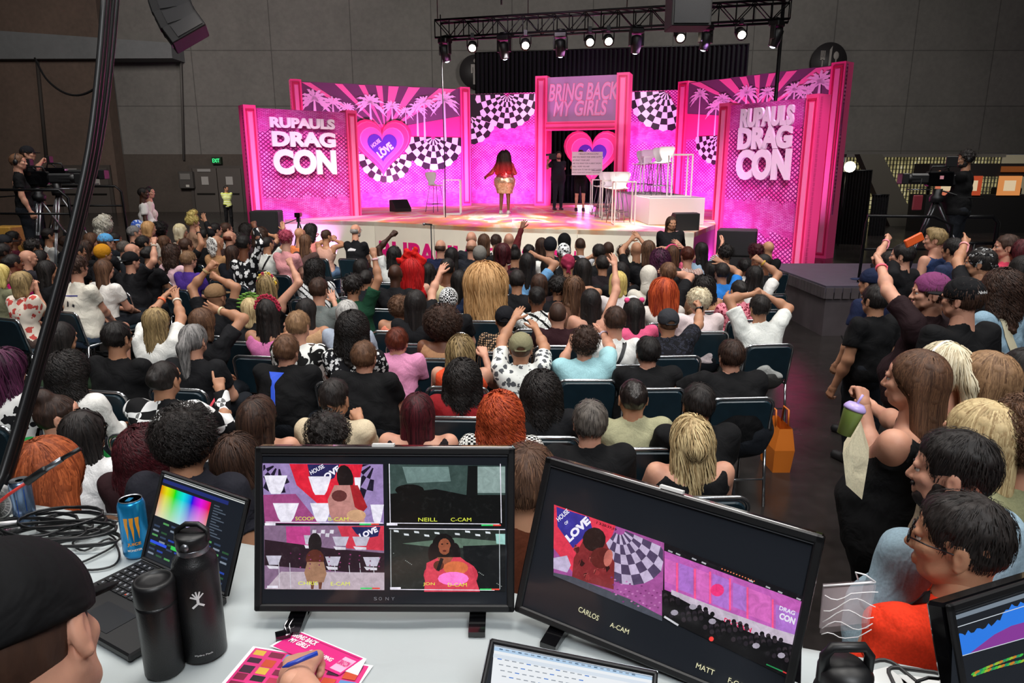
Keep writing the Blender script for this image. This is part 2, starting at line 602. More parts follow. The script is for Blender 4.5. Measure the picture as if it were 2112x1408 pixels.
# ---- head -------------------------------------------------------------------
def head_prims(w=1.0):
 P = [('e', V3(0, -.012, .022), V3(.077 * w, .096, .092)),
   ('e', V3(0, .022, -.03), V3(.064 * w, .072, .085)),
   ('e', V3(0, .050, -.088), V3(.036 * w, .034, .026)),
   ('e', V3(0, .070, .040), V3(.052, .022, .034)),
   ('c', V3(-.046 * w, .040, -.072), V3(-.058 * w, .0, -.045), .016, .016),
   ('c', V3(.046 * w, .040, -.072), V3(.058 * w, .0, -.045), .016, .016),
   ('c', V3(-.036, .078, -.022), V3(-.046, .062, -.018), .014, .016),
   ('c', V3(.036, .078, -.022), V3(.046, .062, -.018), .014, .016),
   ('c', V3(-.038, .088, .018), V3(.038, .088, .018), .010, .010, {'k': .012}),
   ('e', V3(-.029, .100, .003), V3(.017, .012, .010), {'sub': True}),
   ('e', V3(.029, .100, .003), V3(.017, .012, .010), {'sub': True}),
   ('c', V3(0, .090, .008), V3(0, .108, -.030), .008, .012, {'k': .012}),
   ('c', V3(-.012, .098, -.034), V3(.012, .098, -.034), .008, .008, {'k': .008}),
   ('c', V3(-.018, .088, -.060), V3(.018, .088, -.060), .008, .008, {'k': .006}),
   ('c', V3(-.014, .087, -.071), V3(.014, .087, -.071), .009, .009, {'k': .006})]
 for s in (-1, 1):
  P += [('e', V3(s * .081 * w, -.012, -.004), V3(.009, .018, .033), {'k': .008}),
     ('c', V3(s * .078 * w, -.004, -.03), V3(s * .082 * w, -.008, -.034), .008, .007, {'k': .008}),
     ('e', V3(s * .092 * w, -.006, -.002), V3(.006, .009, .018), {'sub': True})]
 P += [('c', V3(0, -.018, -.06), V3(0, -.035, -.22), .056, .062, {'k': .03})]
 return P
_HEAD = {}
def head_mesh(vox):
 vox = 0.0035 if vox < .0045 else (0.005 if vox < .0065 else 0.008)
 if vox not in _HEAD:
  _HEAD[vox] = mesh_field(head_prims(), vox, k=.018)
 return _HEAD[vox]
# ---- hand: wrist at origin, fingers +Z, palm facing +Y, thumb to +X ------------------
def hand_prims(pose):
 P = []
 curl = {'open': (12, 8, 8, 12), 'relax': (38, 42, 46, 50), 'fist': (84, 86, 86, 86), 'point': (6, 84, 86, 88), 'peace': (8, 8, 86, 88),
   'horn': (8, 86, 86, 10), 'grip': (60, 62, 64, 66), 'flat': (4, 3, 3, 5)}[pose]
 spread = {'open': 9, 'peace': 8, 'horn': 9}.get(pose, 2)
 ln = (.071, .079, .073, .057)
 xs = (.029, .010, -.010, -.028)
 for i in range(4):
  base = V3(xs[i], 0, .088 - abs(i - 1.2) * .004)
  P.append(('c', V3(xs[i] * .55, 0, .012), base, .014, .0115, {'k': .014}))
  a = math.radians((1.5 - i) * spread * .9)
  L = (ln[i] * .46, ln[i] * .30, ln[i] * .26)
  p, ang, r = base, 0.0, .0092
  for j in range(3):
   ang += math.radians(curl[i] * (0.9, 1.15, .8)[j])
   d = V3(math.sin(a) * math.cos(ang), math.sin(ang), math.cos(ang) * math.cos(a))
   q = p + d * L[j]
   P.append(('c', p, q, r, r * .9, {'k': .004}))
   p, r = q, r * .92
 if pose in ('fist', 'point', 'peace', 'horn', 'grip'):
  th = [V3(.020, .002, .020), V3(.036, .022, .048), V3(.026, .040, .070), V3(.004, .044, .078)]
 elif pose == 'relax':
  th = [V3(.020, .002, .020), V3(.042, .018, .050), V3(.046, .028, .078), V3(.042, .034, .098)]
 else:
  th = [V3(.020, .002, .018), V3(.048, .010, .044), V3(.066, .014, .070), V3(.078, .016, .092)]
 for j in range(3):
  P.append(('c', th[j], th[j + 1], (.015, .0115, .010)[j], (.0115, .010, .0085)[j], {'k': .008}))
 P.append(('c', V3(0, 0, -.03), V3(0, 0, .02), .024, .022, {'k': .02}))
 return P
_HAND = {}
def hand_mesh(pose, vox):
 vox = 0.0028 if vox < .0034 else (.004 if vox < .0052 else .0062)
 k = (pose, vox)
 if k not in _HAND:
  _HAND[k] = mesh_field(hand_prims(pose), vox, k=.006)
 return _HAND[k]
def frame(z, y):
 """matrix with columns x,y,z from a z axis and a y hint"""
 z = z / np.linalg.norm(z)
 y = y - z * (y @ z)
 if np.linalg.norm(y) < 1e-5:
  y = V3(1, 0, 0) - z * z[0]
 y = y / np.linalg.norm(y)
 return np.stack([np.cross(y, z), y, z], 1)
def ik(a, t, l1, l2, hint):
 d = t - a
 L = np.linalg.norm(d)
 if L > (l1 + l2) * .985:
  d = d / L * (l1 + l2) * .985
  L = (l1 + l2) * .985
 if L < abs(l1 - l2) + .06:
  d = d / max(L, 1e-6) * (abs(l1 - l2) + .06)
  L = abs(l1 - l2) + .06
 u = d / L
 c = (l1 * l1 + L * L - l2 * l2) / (2 * L)
 h = math.sqrt(max(0, l1 * l1 - c * c))
 n = hint - u * (hint @ u)
 n = n / (np.linalg.norm(n) + 1e-9)
 return a + u * c + n * h, a + d
# ---- hair ------------------------------------------------------------------------
cap_cut = (V3(0, .85, -.53) / 1.0017, .036)
nape = (V3(0, -.25, -.97), .062)
def hair_prims(style):
 """prims in head space (head faces +Y), plus settings for strands: n, seglen, segs, curl amp, freq, width"""
 E = lambda c, r, **o: ('e', V3(*c), V3(*r), o)
 C = lambda a, b, ra, rb, **o: ('c', V3(*a), V3(*b), ra, rb, o)
 S = dict(n=260, seg=.014, segs=5, curl=0.0, freq=0.0, w=.004, out=.002, grav=.4)
 if style in ('short', 'crop', 'quiff', 'fade'):
  g = {'short': .013, 'crop': .004, 'quiff': .016, 'fade': .010}[style]
  P = [E((0, -.014, .026), (.077 + g, .098 + g, .093 + g), cut=cap_cut)]
  if style == 'fade':
   P = [E((0, -.014, .026), (.0785, .0985, .094), cut=cap_cut), E((0, -.004, .068), (.076, .092, .062), cut=cap_cut)]
  if style == 'quiff':
   P.append(E((0, .050, .105), (.060, .045, .034)))
  S.update(n=1100 if style != 'crop' else 0, seg=.007 if style != 'fade' else .005, segs=4, out=.007, w=.0026)
  cut = nape
 elif style == 'balding':
  P = [E((0, -.020, -.004), (.084, .101, .072), cut=(V3(0, .75, .5), -.002))]
  S.update(n=160, seg=.006, segs=3)
  cut = nape
 elif style == 'curlyshort':
  P = [E((0, -.014, .040), (.100, .115, .100), cut=cap_cut)]
  S.update(n=1000, seg=.007, segs=8, curl=.010, freq=1.5, out=.016, w=.0034)
  cut = nape
 elif style == 'afro':
  P = [E((0, -.025, .040), (.145, .140, .135), cut=(V3(0, .9, -.43), .050))]
  S.update(n=2000, seg=.009, segs=8, curl=.013, freq=1.5, out=.022, w=.0034, grav=.1)
  cut = None
 elif style == 'bob':
  P = [E((0, -.016, .026), (.095, .112, .105), cut=cap_cut), C((-.062, -.02, -.02), (-.070, -.03, -.12), .036, .030), C((.062, -.02, -.02), (.070, -.03, -.12), .036, .030),
    C((0, -.07, -.02), (0, -.075, -.13), .050, .045)]
  S.update(n=420, seg=.022, segs=9, w=.005)
  cut = None
 elif style in ('long', 'longwavy', 'curlylong', 'braids', 'verylong'):
  big = {'long': 0, 'longwavy': .008, 'curlylong': .015, 'braids': .004, 'verylong': .006}[style]
  L = {'long': .30, 'longwavy': .34, 'curlylong': .26, 'braids': .34, 'verylong': .46}[style]
  P = [E((0, -.016, .026), (.090 + big, .108 + big, .103 + big * .7), cut=cap_cut),
    C((-.060, -.03, 0), (-.066 - big, -.055, -L * .66), .034 + big, .030 + big), C((.060, -.03, 0), (.066 + big, -.055, -L * .66), .034 + big, .030 + big),
    C((0, -.065, -.02), (0, -.095, -L), .052 + big, .036 + big)]
  S.update(n=620, seg=.030, segs=15, w=.0055)
  if style == 'longwavy':
   S.update(curl=.010, freq=.55)
  if style == 'curlylong':
   S.update(curl=.011, freq=1.15, n=2000, seg=.013, segs=20, out=.010, w=.0045)
  if style == 'braids':
   S.update(curl=.003, freq=2.6, w=.009, n=150, out=.004)
  cut = None
 elif style == 'bun':
  P = [E((0, -.014, .024), (.083, .104, .100), cut=cap_cut), E((0, -.105, .030), (.042, .036, .042))]
  S.update(n=260, seg=.012, segs=5, out=.001, w=.003)
  cut = nape
 elif style == 'topbun':
  P = [E((0, -.014, .024), (.083, .104, .100), cut=cap_cut), E((0, -.06, .125), (.045, .045, .040))]
  S.update(n=260, seg=.012, segs=5, out=.001, w=.003)
  cut = nape
 elif style == 'pony':
  P = [E((0, -.014, .024), (.087, .107, .102), cut=cap_cut), C((0, -.112, .03), (0, -.135, -.02), .026, .034), C((0, -.135, -.02), (0, -.13, -.26), .036, .022)]
  S.update(n=420, seg=.026, segs=13, w=.005, curl=.004, freq=.5)
  cut = None
 elif style == 'halfup':
  P = [E((0, -.016, .026), (.092, .110, .103), cut=cap_cut), C((-.055, -.05, 0), (-.060, -.075, -.20), .040, .042), C((.055, -.05, 0), (.060, -.075, -.20), .040, .042),
    C((0, -.085, -.02), (0, -.105, -.28), .050, .045), C((0, -.115, .05), (0, -.135, .0), .024, .040)]
  S.update(n=900, seg=.026, segs=15, w=.0045, curl=.010, freq=.7, out=.006)
  cut = None
 elif style == 'bigwig':                      # very large blow-out wig
  P = [E((0, -.03, .05), (.215, .20, .20), cut=(V3(0, 1, -.2), .06)), C((-.09, -.05, 0), (-.10, -.08, -.42), .12, .085), C((.09, -.05, 0), (.10, -.08, -.42), .12, .085),
    C((0, -.10, 0), (0, -.12, -.50), .12, .08)]
  S.update(n=3000, seg=.034, segs=18, w=.006, curl=.012, freq=.8, out=.022, grav=1.0)
  cut = None
 elif style == 'stagewig':
  P = [E((0, -.02, .045), (.135, .145, .135), cut=(V3(0, .95, -.3), .055)), C((-.08, -.05, 0), (-.17, -.10, -.40), .09, .085), C((.08, -.05, 0), (.15, -.10, -.38), .09, .085), C((0, -.09, 0), (0, -.13, -.46), .09, .09)]
  S.update(n=1600, seg=.030, segs=17, w=.008, curl=.018, freq=.8, out=.014, grav=.8)
  cut = None
 elif style == 'wig':                         # full shoulder wig
  P = [E((0, -.02, .045), (.135, .145, .135), cut=(V3(0, .95, -.3), .055)), C((-.07, -.04, 0), (-.085, -.07, -.20), .085, .060), C((.07, -.04, 0), (.085, -.07, -.20), .085, .060),
    C((0, -.08, 0), (0, -.10, -.26), .08, .06)]
  S.update(n=1400, seg=.028, segs=14, w=.006, curl=.006, freq=.6, out=.006, grav=.8)
  cut = None
 elif style == 'updo':
  P = [E((0, -.02, .045), (.105, .12, .115), cut=cap_cut), E((0, -.02, .15), (.090, .085, .075)), E((.02, .02, .20), (.055, .055, .045))]
  S.update(n=900, seg=.012, segs=9, w=.006, curl=.012, freq=1.2, out=.008, grav=.1)
  cut = nape
 elif style == 'bouffant':
  P = [E((0, -.04, .05), (.140, .155, .145), cut=(V3(0, .95, -.3), .075)), E((-.05, -.04, .16), (.075, .08, .065)), E((.05, .02, .15), (.07, .07, .06)), E((0, -.11, -.10), (.11, .08, .10))]
  S.update(n=1100, seg=.014, segs=9, w=.007, curl=.016, freq=1.1, out=.008, grav=.2)
  cut = None
 else:
  P = [E((0, -.014, .024), (.082, .103, .098), cut=cap_cut)]
  cut = nape
 return P, S, cut
def ear_d(X):
 Y = np.abs(X * V3(1, 0, 0)) + X * V3(0, 1, 1) - V3(.088, .000, -.014)
 return np.sqrt((Y * Y * V3(1, 1, .7)).sum(-1))
def field_pts(P, X):
 F = np.full(X.shape[:-1], .3)
 for p in P:
  d = prim_d(p, X)
  o = p[-1] if isinstance(p[-1], dict) else {}
  if 'cut' in o:
   d = np.maximum(d, X @ o['cut'][0] - o['cut'][1])
  F = smin(F, d, .03)
 return F
_HAIR = {}
def hair_mesh(style, lod, variant=0):
 """lod 0 near .. 2 far; shell from the field plus strands laid over it"""
 key = (style, lod, variant)
 if key in _HAIR:
  return _HAIR[key]
 P, S, cut = hair_prims(style)
 vox = (.0055, .008, .012)[lod]
 rng = np.random.default_rng(hash(style) % 1000 if False else sum(map(ord, style)) * 7 + variant)
 cuts = []
 if cut is not None:
  cuts.append(lambda X, F: np.maximum(F, X @ cut[0] - cut[1]))
  cuts.append(lambda X, F: np.maximum(F, .030 - ear_d(X)))
 nz = None
 if S['curl'] > .006 or style in ('afro', 'curlyshort', 'bouffant'):
  nz = lambda X: wav(X, S['curl'] * .55 + .002, 85, variant)
 elif style not in ('crop',):
  nz = lambda X: wav(X, .0026, 75, variant)
 v, q = mesh_field(P, vox, cuts, nz, k=.03)
 verts, faces = [v], [q]
 n = int(S['n'] * (1.6, .6, .22)[lod])
 if n:
  # roots on the upper shell
  d = rng.normal(size=(n, 3))
  d /= np.linalg.norm(d, axis=1)[:, None]
  d[:, 2] = np.abs(d[:, 2]) * .9 + .05 if style not in ('afro', 'short', 'crop', 'balding', 'curlyshort', 'fade', 'quiff', 'bouffant') else d[:, 2]
  c0 = V3(0, -.02, .03)
  t = np.full(n, .26)
  for _ in range(34):                       # sphere trace from outside inwards
   X = c0 + d * t[:, None]
   F = field_pts(P, X)
   t -= np.clip(F, -.01, .05) * .8
   t = np.maximum(t, .01)
  X = c0 + d * t[:, None]
  ok = (np.abs(field_pts(P, X)) < .006) & (t > .05)
  if cut is not None:
   ok &= (X @ cut[0] - cut[1]) < 0
  X, d = X[ok], d[ok]
  n = len(X)
 if n:
  segs = S['segs'] if lod < 2 else max(3, S['segs'] * 2 // 3)
  seg = S['seg'] * (1 if lod < 2 else 1.5)
  ph = rng.uniform(0, 6.28, n)
  out = S['out'] * rng.uniform(.3, 1.2, n)
  ln = rng.uniform(.75, 1.1, n)
  w = S['w'] * (1.0, 1.5, 2.4)[lod] * rng.uniform(.6, 1.2, n)
  crown = V3(0, -.05, .14)
  jit = rng.normal(size=(n, 3)) * .25
  rows = []
  e = 1e-3
  cur = X.copy()
  for s in range(segs + 1):
   f0 = field_pts(P, cur)
   g = np.stack([field_pts(P, cur + V3(e, 0, 0)) - f0, field_pts(P, cur + V3(0, e, 0)) - f0, field_pts(P, cur + V3(0, 0, e)) - f0], 1) / e
   g /= np.linalg.norm(g, axis=1)[:, None] + 1e-9
   fl = (cur - crown)
   fl /= np.linalg.norm(fl, axis=1)[:, None] + 1e-9
   dirv = fl * .8 + V3(0, -.1, -S['grav'] - (.8 if s > 3 else 0)) + jit * .5
   dirv -= g * (dirv * g).sum(1)[:, None]
   dirv /= np.linalg.norm(dirv, axis=1)[:, None] + 1e-9
   bn = np.cross(dirv, g)
   a = ph + s * S['freq']
   off = cur + g * (out * (.6 + .4 * s / segs))[:, None]
   if S['curl']:
    off = off + bn * (S['curl'] * np.cos(a))[:, None] + g * (S['curl'] * .7 * (1 + np.sin(a)))[:, None]
   tw = w * (1 - .55 * (s / segs) ** 2)
   if cut is nape:
    tw = tw * ((cur @ cap_cut[0] < cap_cut[1] + .004) & (cur @ nape[0] < nape[1] + .004) & (ear_d(cur) > .032))
   rows.append((off - bn * tw[:, None] * .5, off + g * (w * .22)[:, None], off + bn * tw[:, None] * .5))
   cur = cur + dirv * (seg * ln)[:, None]
   cur = cur - g * np.clip(field_pts(P, cur), -.02, .02)[:, None]
  R = np.stack([np.stack(r, 1) for r in rows], 1)      # n, segs+1, 3, 3
  sv = R.reshape(-1, 3)
  base = len(v)
  k = segs + 1
  i = np.arange(n)[:, None, None] * k * 3
  s_ = np.arange(segs)[None, :, None] * 3
  for c in (0, 1):
   qs = np.stack([i[..., 0] + s_[..., 0] + c, i[..., 0] + s_[..., 0] + c + 1, i[..., 0] + s_[..., 0] + 3 + c + 1, i[..., 0] + s_[..., 0] + 3 + c], -1).reshape(-1, 4)
   faces.append(qs + base)
  verts.append(sv)
 r = (np.concatenate(verts), np.concatenate(faces))
 _HAIR[key] = r
 return r
_SHARE = {}
def np_object(name, v, q, mats, parent=None, mat_idx=None, share=None):
 if share is not None and share in _SHARE:
  o = bpy.data.objects.new(name, _SHARE[share])
 else:
  me = bpy.data.meshes.new(name)
  me.vertices.add(len(v))
  me.vertices.foreach_set('co', np.asarray(v, dtype=np.float32).ravel())
  q = np.asarray(q)
  me.loops.add(q.size)
  me.loops.foreach_set('vertex_index', q.ravel().astype(np.int32))
  me.polygons.add(len(q))
  me.polygons.foreach_set('loop_start', (np.arange(len(q)) * q.shape[1]).astype(np.int32))
  me.polygons.foreach_set('loop_total', np.full(len(q), q.shape[1], dtype=np.int32))
  me.update(calc_edges=True)
  for m in mats:
   me.materials.append(m)
  if mat_idx is not None:
   me.polygons.foreach_set('material_index', np.asarray(mat_idx, dtype=np.int32))
  me.polygons.foreach_set('use_smooth', np.ones(len(q), dtype=bool))
  o = bpy.data.objects.new(name, me)
  if share is not None:
   _SHARE[share] = me
 COL.objects.link(o)
 if share is not None:
  for i, m in enumerate(mats):
   o.material_slots[i].link = 'OBJECT'
   o.material_slots[i].material = m
 if parent is not None:
  o.parent = parent
 return o
def ballquads(c, r, n=10):
 h = n // 2
 V = []
 rr = r if isinstance(r, (tuple, list)) else (r, r, r)
 for i in range(h + 1):
  t = math.pi * i / h
  for j in range(n):
   a = 2 * math.pi * j / n
   V.append((c[0] + rr[0] * math.sin(t) * math.cos(a), c[1] + rr[1] * math.sin(t) * math.sin(a), c[2] - rr[2] * math.cos(t)))
 Q = [(i * n + j, i * n + (j + 1) % n, (i + 1) * n + (j + 1) % n, (i + 1) * n + j) for i in range(h) for j in range(n)]
 return np.array(V), np.array(Q)
EYEW, EYED, LIPM = plain('d8d0c8', .2), plain('140c08', .1), plain('7a3c36', .5)
def cap_parts(kind, lod):
 """headwear in head space"""
 key = ('cap', kind, min(lod, 1))
 if key in _HAIR:
  return _HAIR[key]
 vox = .006 if lod == 0 else .009
 E = lambda c, r, **o: ('e', V3(*c), V3(*r), o)
 if kind in ('cap', 'capback'):
  P = [E((0, -.012, .040), (.094, .112, .098), cut=(V3(0, 0, -1), -.012), k=.004)]
  s = 1 if kind == 'cap' else -1
  P.append(E((0, s * .135, .022), (.066, .060, .007), k=.012))
  P.append(E((0, -.012, .140), (.008, .008, .005), k=.003))
  if kind == 'capback':
   P.append(E((0, .095, .035), (.040, .03, .026), sub=True))
  v = mesh_field(P, vox, k=.01)
 elif kind == 'capsnap':          # worn forwards, seen from behind with the strap arch
  P = [E((0, -.012, .040), (.094, .112, .098), cut=(V3(0, 0, -1), -.008), k=.004), E((0, .135, .018), (.066, .060, .007), k=.012), E((0, -.012, .140), (.008, .008, .005), k=.003),
    E((0, -.12, .020), (.036, .03, .022), sub=True), ('c', V3(-.04, -.112, .012), V3(.04, -.112, .012), .008, .008, {'k': .004})]
  v = mesh_field(P, vox, k=.01)
 elif kind in ('beanie', 'bandana', 'wrap'):
  g = .004 if kind == 'bandana' else .010
  P = [E((0, -.014, .030), (.085 + g, .104 + g, .100 + g), cut=(V3(0, .62, -.78), .034))]
  if kind == 'bandana':
   P += [('c', V3(0, -.11, -.02), V3(.02, -.125, -.10), .016, .008, {}), ('c', V3(0, -.11, -.02), V3(-.025, -.12, -.09), .016, .008, {})]
  v = mesh_field(P, vox, noise=(lambda X: wav(X, .003, 70)) if kind != 'beanie' else None)
 elif kind == 'bow':
  P = [E((-.10, -.03, .13), (.10, .03, .055)), E((.10, -.03, .14), (.10, .03, .06)), E((0, -.03, .12), (.03, .035, .035)), E((.07, -.05, .05), (.035, .02, .09)), E((-.05, -.05, .22), (.05, .03, .07)), E((.05, -.03, .24), (.05, .03, .06))]
  v = mesh_field(P, vox, noise=lambda X: wav(X, .008, 55))
 elif kind == 'hood':
  P = [E((0, -.02, .02), (.100, .118, .118), cut=(V3(0, .9, -.2), .06)), ('c', V3(0, -.05, -.05), V3(0, -.06, -.14), .09, .10, {})]
  v = mesh_field(P, vox)
 elif kind == 'kerchief':        # square cloth pinned over the back of the head
  P = [E((0, -.10, -.03), (.13, .03, .13)), E((0, -.10, -.13), (.07, .03, .09))]
  v = mesh_field(P, vox, noise=lambda X: wav(X, .005, 40))
 _HAIR[key] = v
 return v
def rotz(deg):
 a = math.radians(deg)
 return np.array([[math.cos(a), math.sin(a), 0], [-math.sin(a), math.cos(a), 0], [0, 0, 1.0]])     # clockwise
def person(label, loc, zh, yaw=0.0, head_yaw=None, pitch=0.0, seated=True, style='short', hair='black', sk='fair', top=None, sleeve='short', arms=None,
     bottom='1d2026', legs='long', hat=None, hatmat=None, build=1.0, depth=8.0, group=None, extra=None, wet=False, tilt=0.0, lean=0.0, shoe='1a1a1c', neckline='crew', cat='person', skirtmat=None, target_chair=True, base=0.0, pose=None):
 """one person. loc: ground point under the head; zh: height of the head centre above z=0; yaw clockwise from +Y"""
 zh -= base
 w = build
 voxb = min(.022, max(.010, depth * .0019))
 voxh = min(.008, max(.0035, depth * .0009))
 lod = 0 if depth < 3.6 else (1 if depth < 7.5 else 2)
 H = V3(0, 0, zh)                                    # head centre, person space (head above origin)
 ly = -lean
 if seated:
  ps = .53
  u = (zh - ps) / .69
  pel, wai, che = V3(0, ly - .06, ps), V3(0, ly - .055, ps + .16 * u), V3(0, ly * .5 - .035, ps + .33 * u)
  shz, nk = ps + .462 * u, V3(0, -.03, ps + .525 * u)
 else:
  u = zh / 1.62
  pel, wai, che = V3(0, ly - .01, .93 * u), V3(0, ly * .8 - .01, 1.06 * u), V3(0, ly * .5 - .01, 1.24 * u)
  shz, nk = 1.405 * u, V3(0, -.02, 1.47 * u)
 sw = .175 * (.82 + .18 * w) * (1.0 if w > .95 else .94)
 SH = [V3(-sw, -.03, shz), V3(sw, -.03, shz)]
 tors = [('c', V3(-.06 * w, pel[1], pel[2]), V3(.06 * w, pel[1], pel[2]), .118 * w, .118 * w, {'k': .06}),
   ('c', V3(-.035, wai[1], wai[2]), V3(.035, wai[1], wai[2]), .108 * w, .108 * w, {'k': .07}),
   ('c', V3(-.055, che[1], che[2]), V3(.055, che[1], che[2]), .110 * (.5 + .5 * w), .110 * (.5 + .5 * w), {'k': .07}),
   ('c', (SH[0] + V3(.03, 0, -.035)), (SH[1] + V3(-.03, 0, -.035)), .066, .066, {'k': .06}),
   ('c', V3(0, nk[1], nk[2] - .05), V3(0, -.018, zh - .10), .066, .054, {'k': .04})]
 if w > 1.1:
  tors.append(('e', V3(0, wai[1] + .05, wai[2]), V3(.15 * w, .15 * w, .15), {'k': .08}))
 # legs
 if seated:
  hips = [V3(-.09, pel[1], ps), V3(.09, pel[1], ps)]
  kn = [V3(-.13, ly + .39, ps), V3(.13, ly + .39, ps)]
  an = [V3(-.13, ly + .40, .09), V3(.14, ly + .37, .09)]
 else:
  hips = [V3(-.09, pel[1], .90 * u), V3(.09, pel[1], .90 * u)]
  kn = [V3(-.10, pel[1] + .03, .49 * u), V3(.10, pel[1] + .01, .49 * u)]
  an = [V3(-.11, pel[1] - .02, .08), V3(.11, pel[1] - .02, .08)]
 if pose:
  hips, kn, an = pose.get('hips', hips), pose.get('kn', kn), pose.get('an', an)
 legp, shoep = [], []
 for i in (0, 1):
  legp += [('c', hips[i], kn[i], .082 * w, .056, {'k': .03}), ('c', kn[i], an[i], .054, .036, {'k': .03}), ('e', kn[i] * .7 + an[i] * .3 + V3(0, -.012, 0), V3(.05, .055, .10), {'k': .03})]
  f0 = an[i] + V3(0, -.03, -.045)
  if pose and pose.get('heel'):
   shoep += [('c', an[i] + V3(0, -.03, -.02), an[i] + V3(0, .10, -.10), .026, .024), ('c', an[i] + V3(0, -.04, -.02), an[i] + V3(0, -.045, -.12), .012, .008)]
  else:
   shoep += [('c', f0, f0 + V3(0, .17, -.008), .038, .034), ('c', an[i], f0, .042, .04)]
 shoep = [s + ({'k': .02},) for s in shoep]
 # arms
 arms = arms or {}
 armp, hands, AR = [], [], {}
 for i, s in ((0, -1), (1, 1)):
  a = arms.get('LR'[i])
  sh = SH[i]
  l1, l2 = .285, .255
  if a is None or a == 'lap':
   if seated:
    t, hint, hp, pn = V3(s * .07, .30 + ly, ps + .10), V3(s * .6, -.5, -.5), 'relax', V3(0, 0, -1)
   else:
    t, hint, hp, pn = V3(s * .27, .05, shz - .52), V3(s * .3, -1, 0), 'relax', V3(-s, 0, 0)
  else:
   tt, hp = np.array(a[0]), a[1]
   if tt[2] > sh[2] + .15:
    hint = V3(s * 1.0, -.25, -.35)
   else:
    hint = V3(s * .45, -.2, -1.0)
   t, pn = tt, V3(-s * .35, .9, 0) if len(a) < 3 or a[2] is None else np.array(a[2])
   if len(a) > 3:
    hint = np.array(a[3])
   if tt[2] > sh[2] + .1:
    sh = sh + V3(-s * .012, 0, .03)
   dd = t - sh
   L = np.linalg.norm(dd)
   t = sh + dd * max(.12, (L - .07)) / L      # wrist short of the hand centre
   if L > .58:
    t = sh + dd / L * min(L - .07, .62)
    if L - .07 > .535:                     # let a straining arm reach a little
     q = min(1.14, (L - .07) / .535)
     l1, l2 = l1 * q, l2 * q
  el, wr = ik(sh, t, l1, l2, hint)
  armp += [('c', sh, el, .053 * (.6 + .4 * w), .040, {'k': .03, 'arm': 1}), ('c', el, wr, .041, .027, {'k': .02})]
  ml = .58 if True else 0
  armp.append(('e', el * .65 + wr * .35, V3(.043, .043, .050), {'k': .03}))
  zdir = (wr - el)
  if a is not None and a != 'lap' and len(a) > 4:
   zdir = np.array(a[4])
  R = frame(zdir, pn)
  hv, hq = hand_mesh(hp, voxh)
  hv = hv.copy()
  flipq = False
  if s > 0:
   hv[:, 0] *= -1
   flipq = True
  hands.append((hv @ R.T + wr, hq[:, ::-1] if flipq else hq))
  AR['LR'[i]] = (sh, el, wr, R)
 # head matrix (person space)
 hy = (head_yaw if head_yaw is not None else yaw) - yaw
 p_ = math.radians(pitch)
 Rp = np.array([[1, 0, 0], [0, math.cos(p_), -math.sin(p_)], [0, math.sin(p_), math.cos(p_)]])
 t_ = math.radians(tilt)
 Rt = np.array([[math.cos(t_), 0, math.sin(t_)], [0, 1, 0], [-math.sin(t_), 0, math.cos(t_)]])
 HR = rotz(hy) @ Rt @ Rp
 # body mesh
 bv, bq = mesh_field(tors + legp + [('c', a[1], a[2], a[3], a[4], {'k': .03}) if a[0] == 'c' else a for a in armp] + shoep, voxb)
 hv, hq = head_mesh(voxh)
 vs, qs, ms = [bv, hv @ HR.T + H], [bq, hq + len(bv)], [0] * (len(bq) + len(hq))
 nn = len(bv) + len(hv)
 for hv_, hq_ in hands:
  vs.append(hv_)
  qs.append(hq_ + nn)
  ms += [0] * len(hq_)
  nn += len(hv_)
 for sx in (-1, 1):
  for c, r, mi in (((sx * .029, .080, .002), .0125, 1), ((sx * .029, .0885, .002), .0062, 2)):
   v_, q_ = ballquads(c, r)
   vs.append(v_ @ HR.T + H)
   qs.append(q_ + nn)
   ms += [mi] * len(q_)
   nn += len(v_)
 for c, r in (((0, .0925, -.0655), (.021, .0065, .0075)),):
  v_, q_ = ballquads(c, r)
  vs.append(v_ @ HR.T + H)
  qs.append(q_ + nn)
  ms += [3] * len(q_)
  nn += len(v_)
 root = np_object('person', np.concatenate(vs), np.concatenate(qs), [skin(sk), EYEW, EYED, LIPM], mat_idx=ms)
 root.location = (loc[0], loc[1], base)
 root.rotation_euler = (0, 0, -math.radians(yaw))
 tag(root, label=label, cat=cat, group=group)
 HM = Matrix(((*HR[0], H[0]), (*HR[1], H[1]), (*HR[2], H[2]), (0, 0, 0, 1)))
 vari = int(abs(loc[0] * 37 + loc[1] * 11)) % 3
 if style and style != 'bald':
  v, q = hair_mesh(style, lod, vari)
  o = np_object('hair', v, q, [hairmat(hair, wet)], root, share=(style, lod, vari))
  o.matrix_local = HM
 # eyebrows
 if lod < 2:
  mb = MB()
  for sx in (-1, 1):
   mb.tube([(sx * .012, .100, .019), (sx * .028, .098, .026), (sx * .044, .086, .021)], [.003, .0035, .002], hairmat(hair if style != 'bald' else 'darkbrown'), 5)
  b = mb.obj('eyebrows', root)
  b.matrix_local = HM
 if hat:
  v, q = cap_parts(hat, lod)
  o = np_object({'capback': 'cap', 'capsnap': 'cap', 'wrap': 'head_wrap', 'bow': 'hair_bow'}.get(hat, hat), v, q, [hatmat], root, share=('hat', hat, min(lod, 1)))
  o.matrix_local = HM
 root_mesh = {'body': (bv, bq), 'hat': cap_parts(hat, lod) if hat else None}
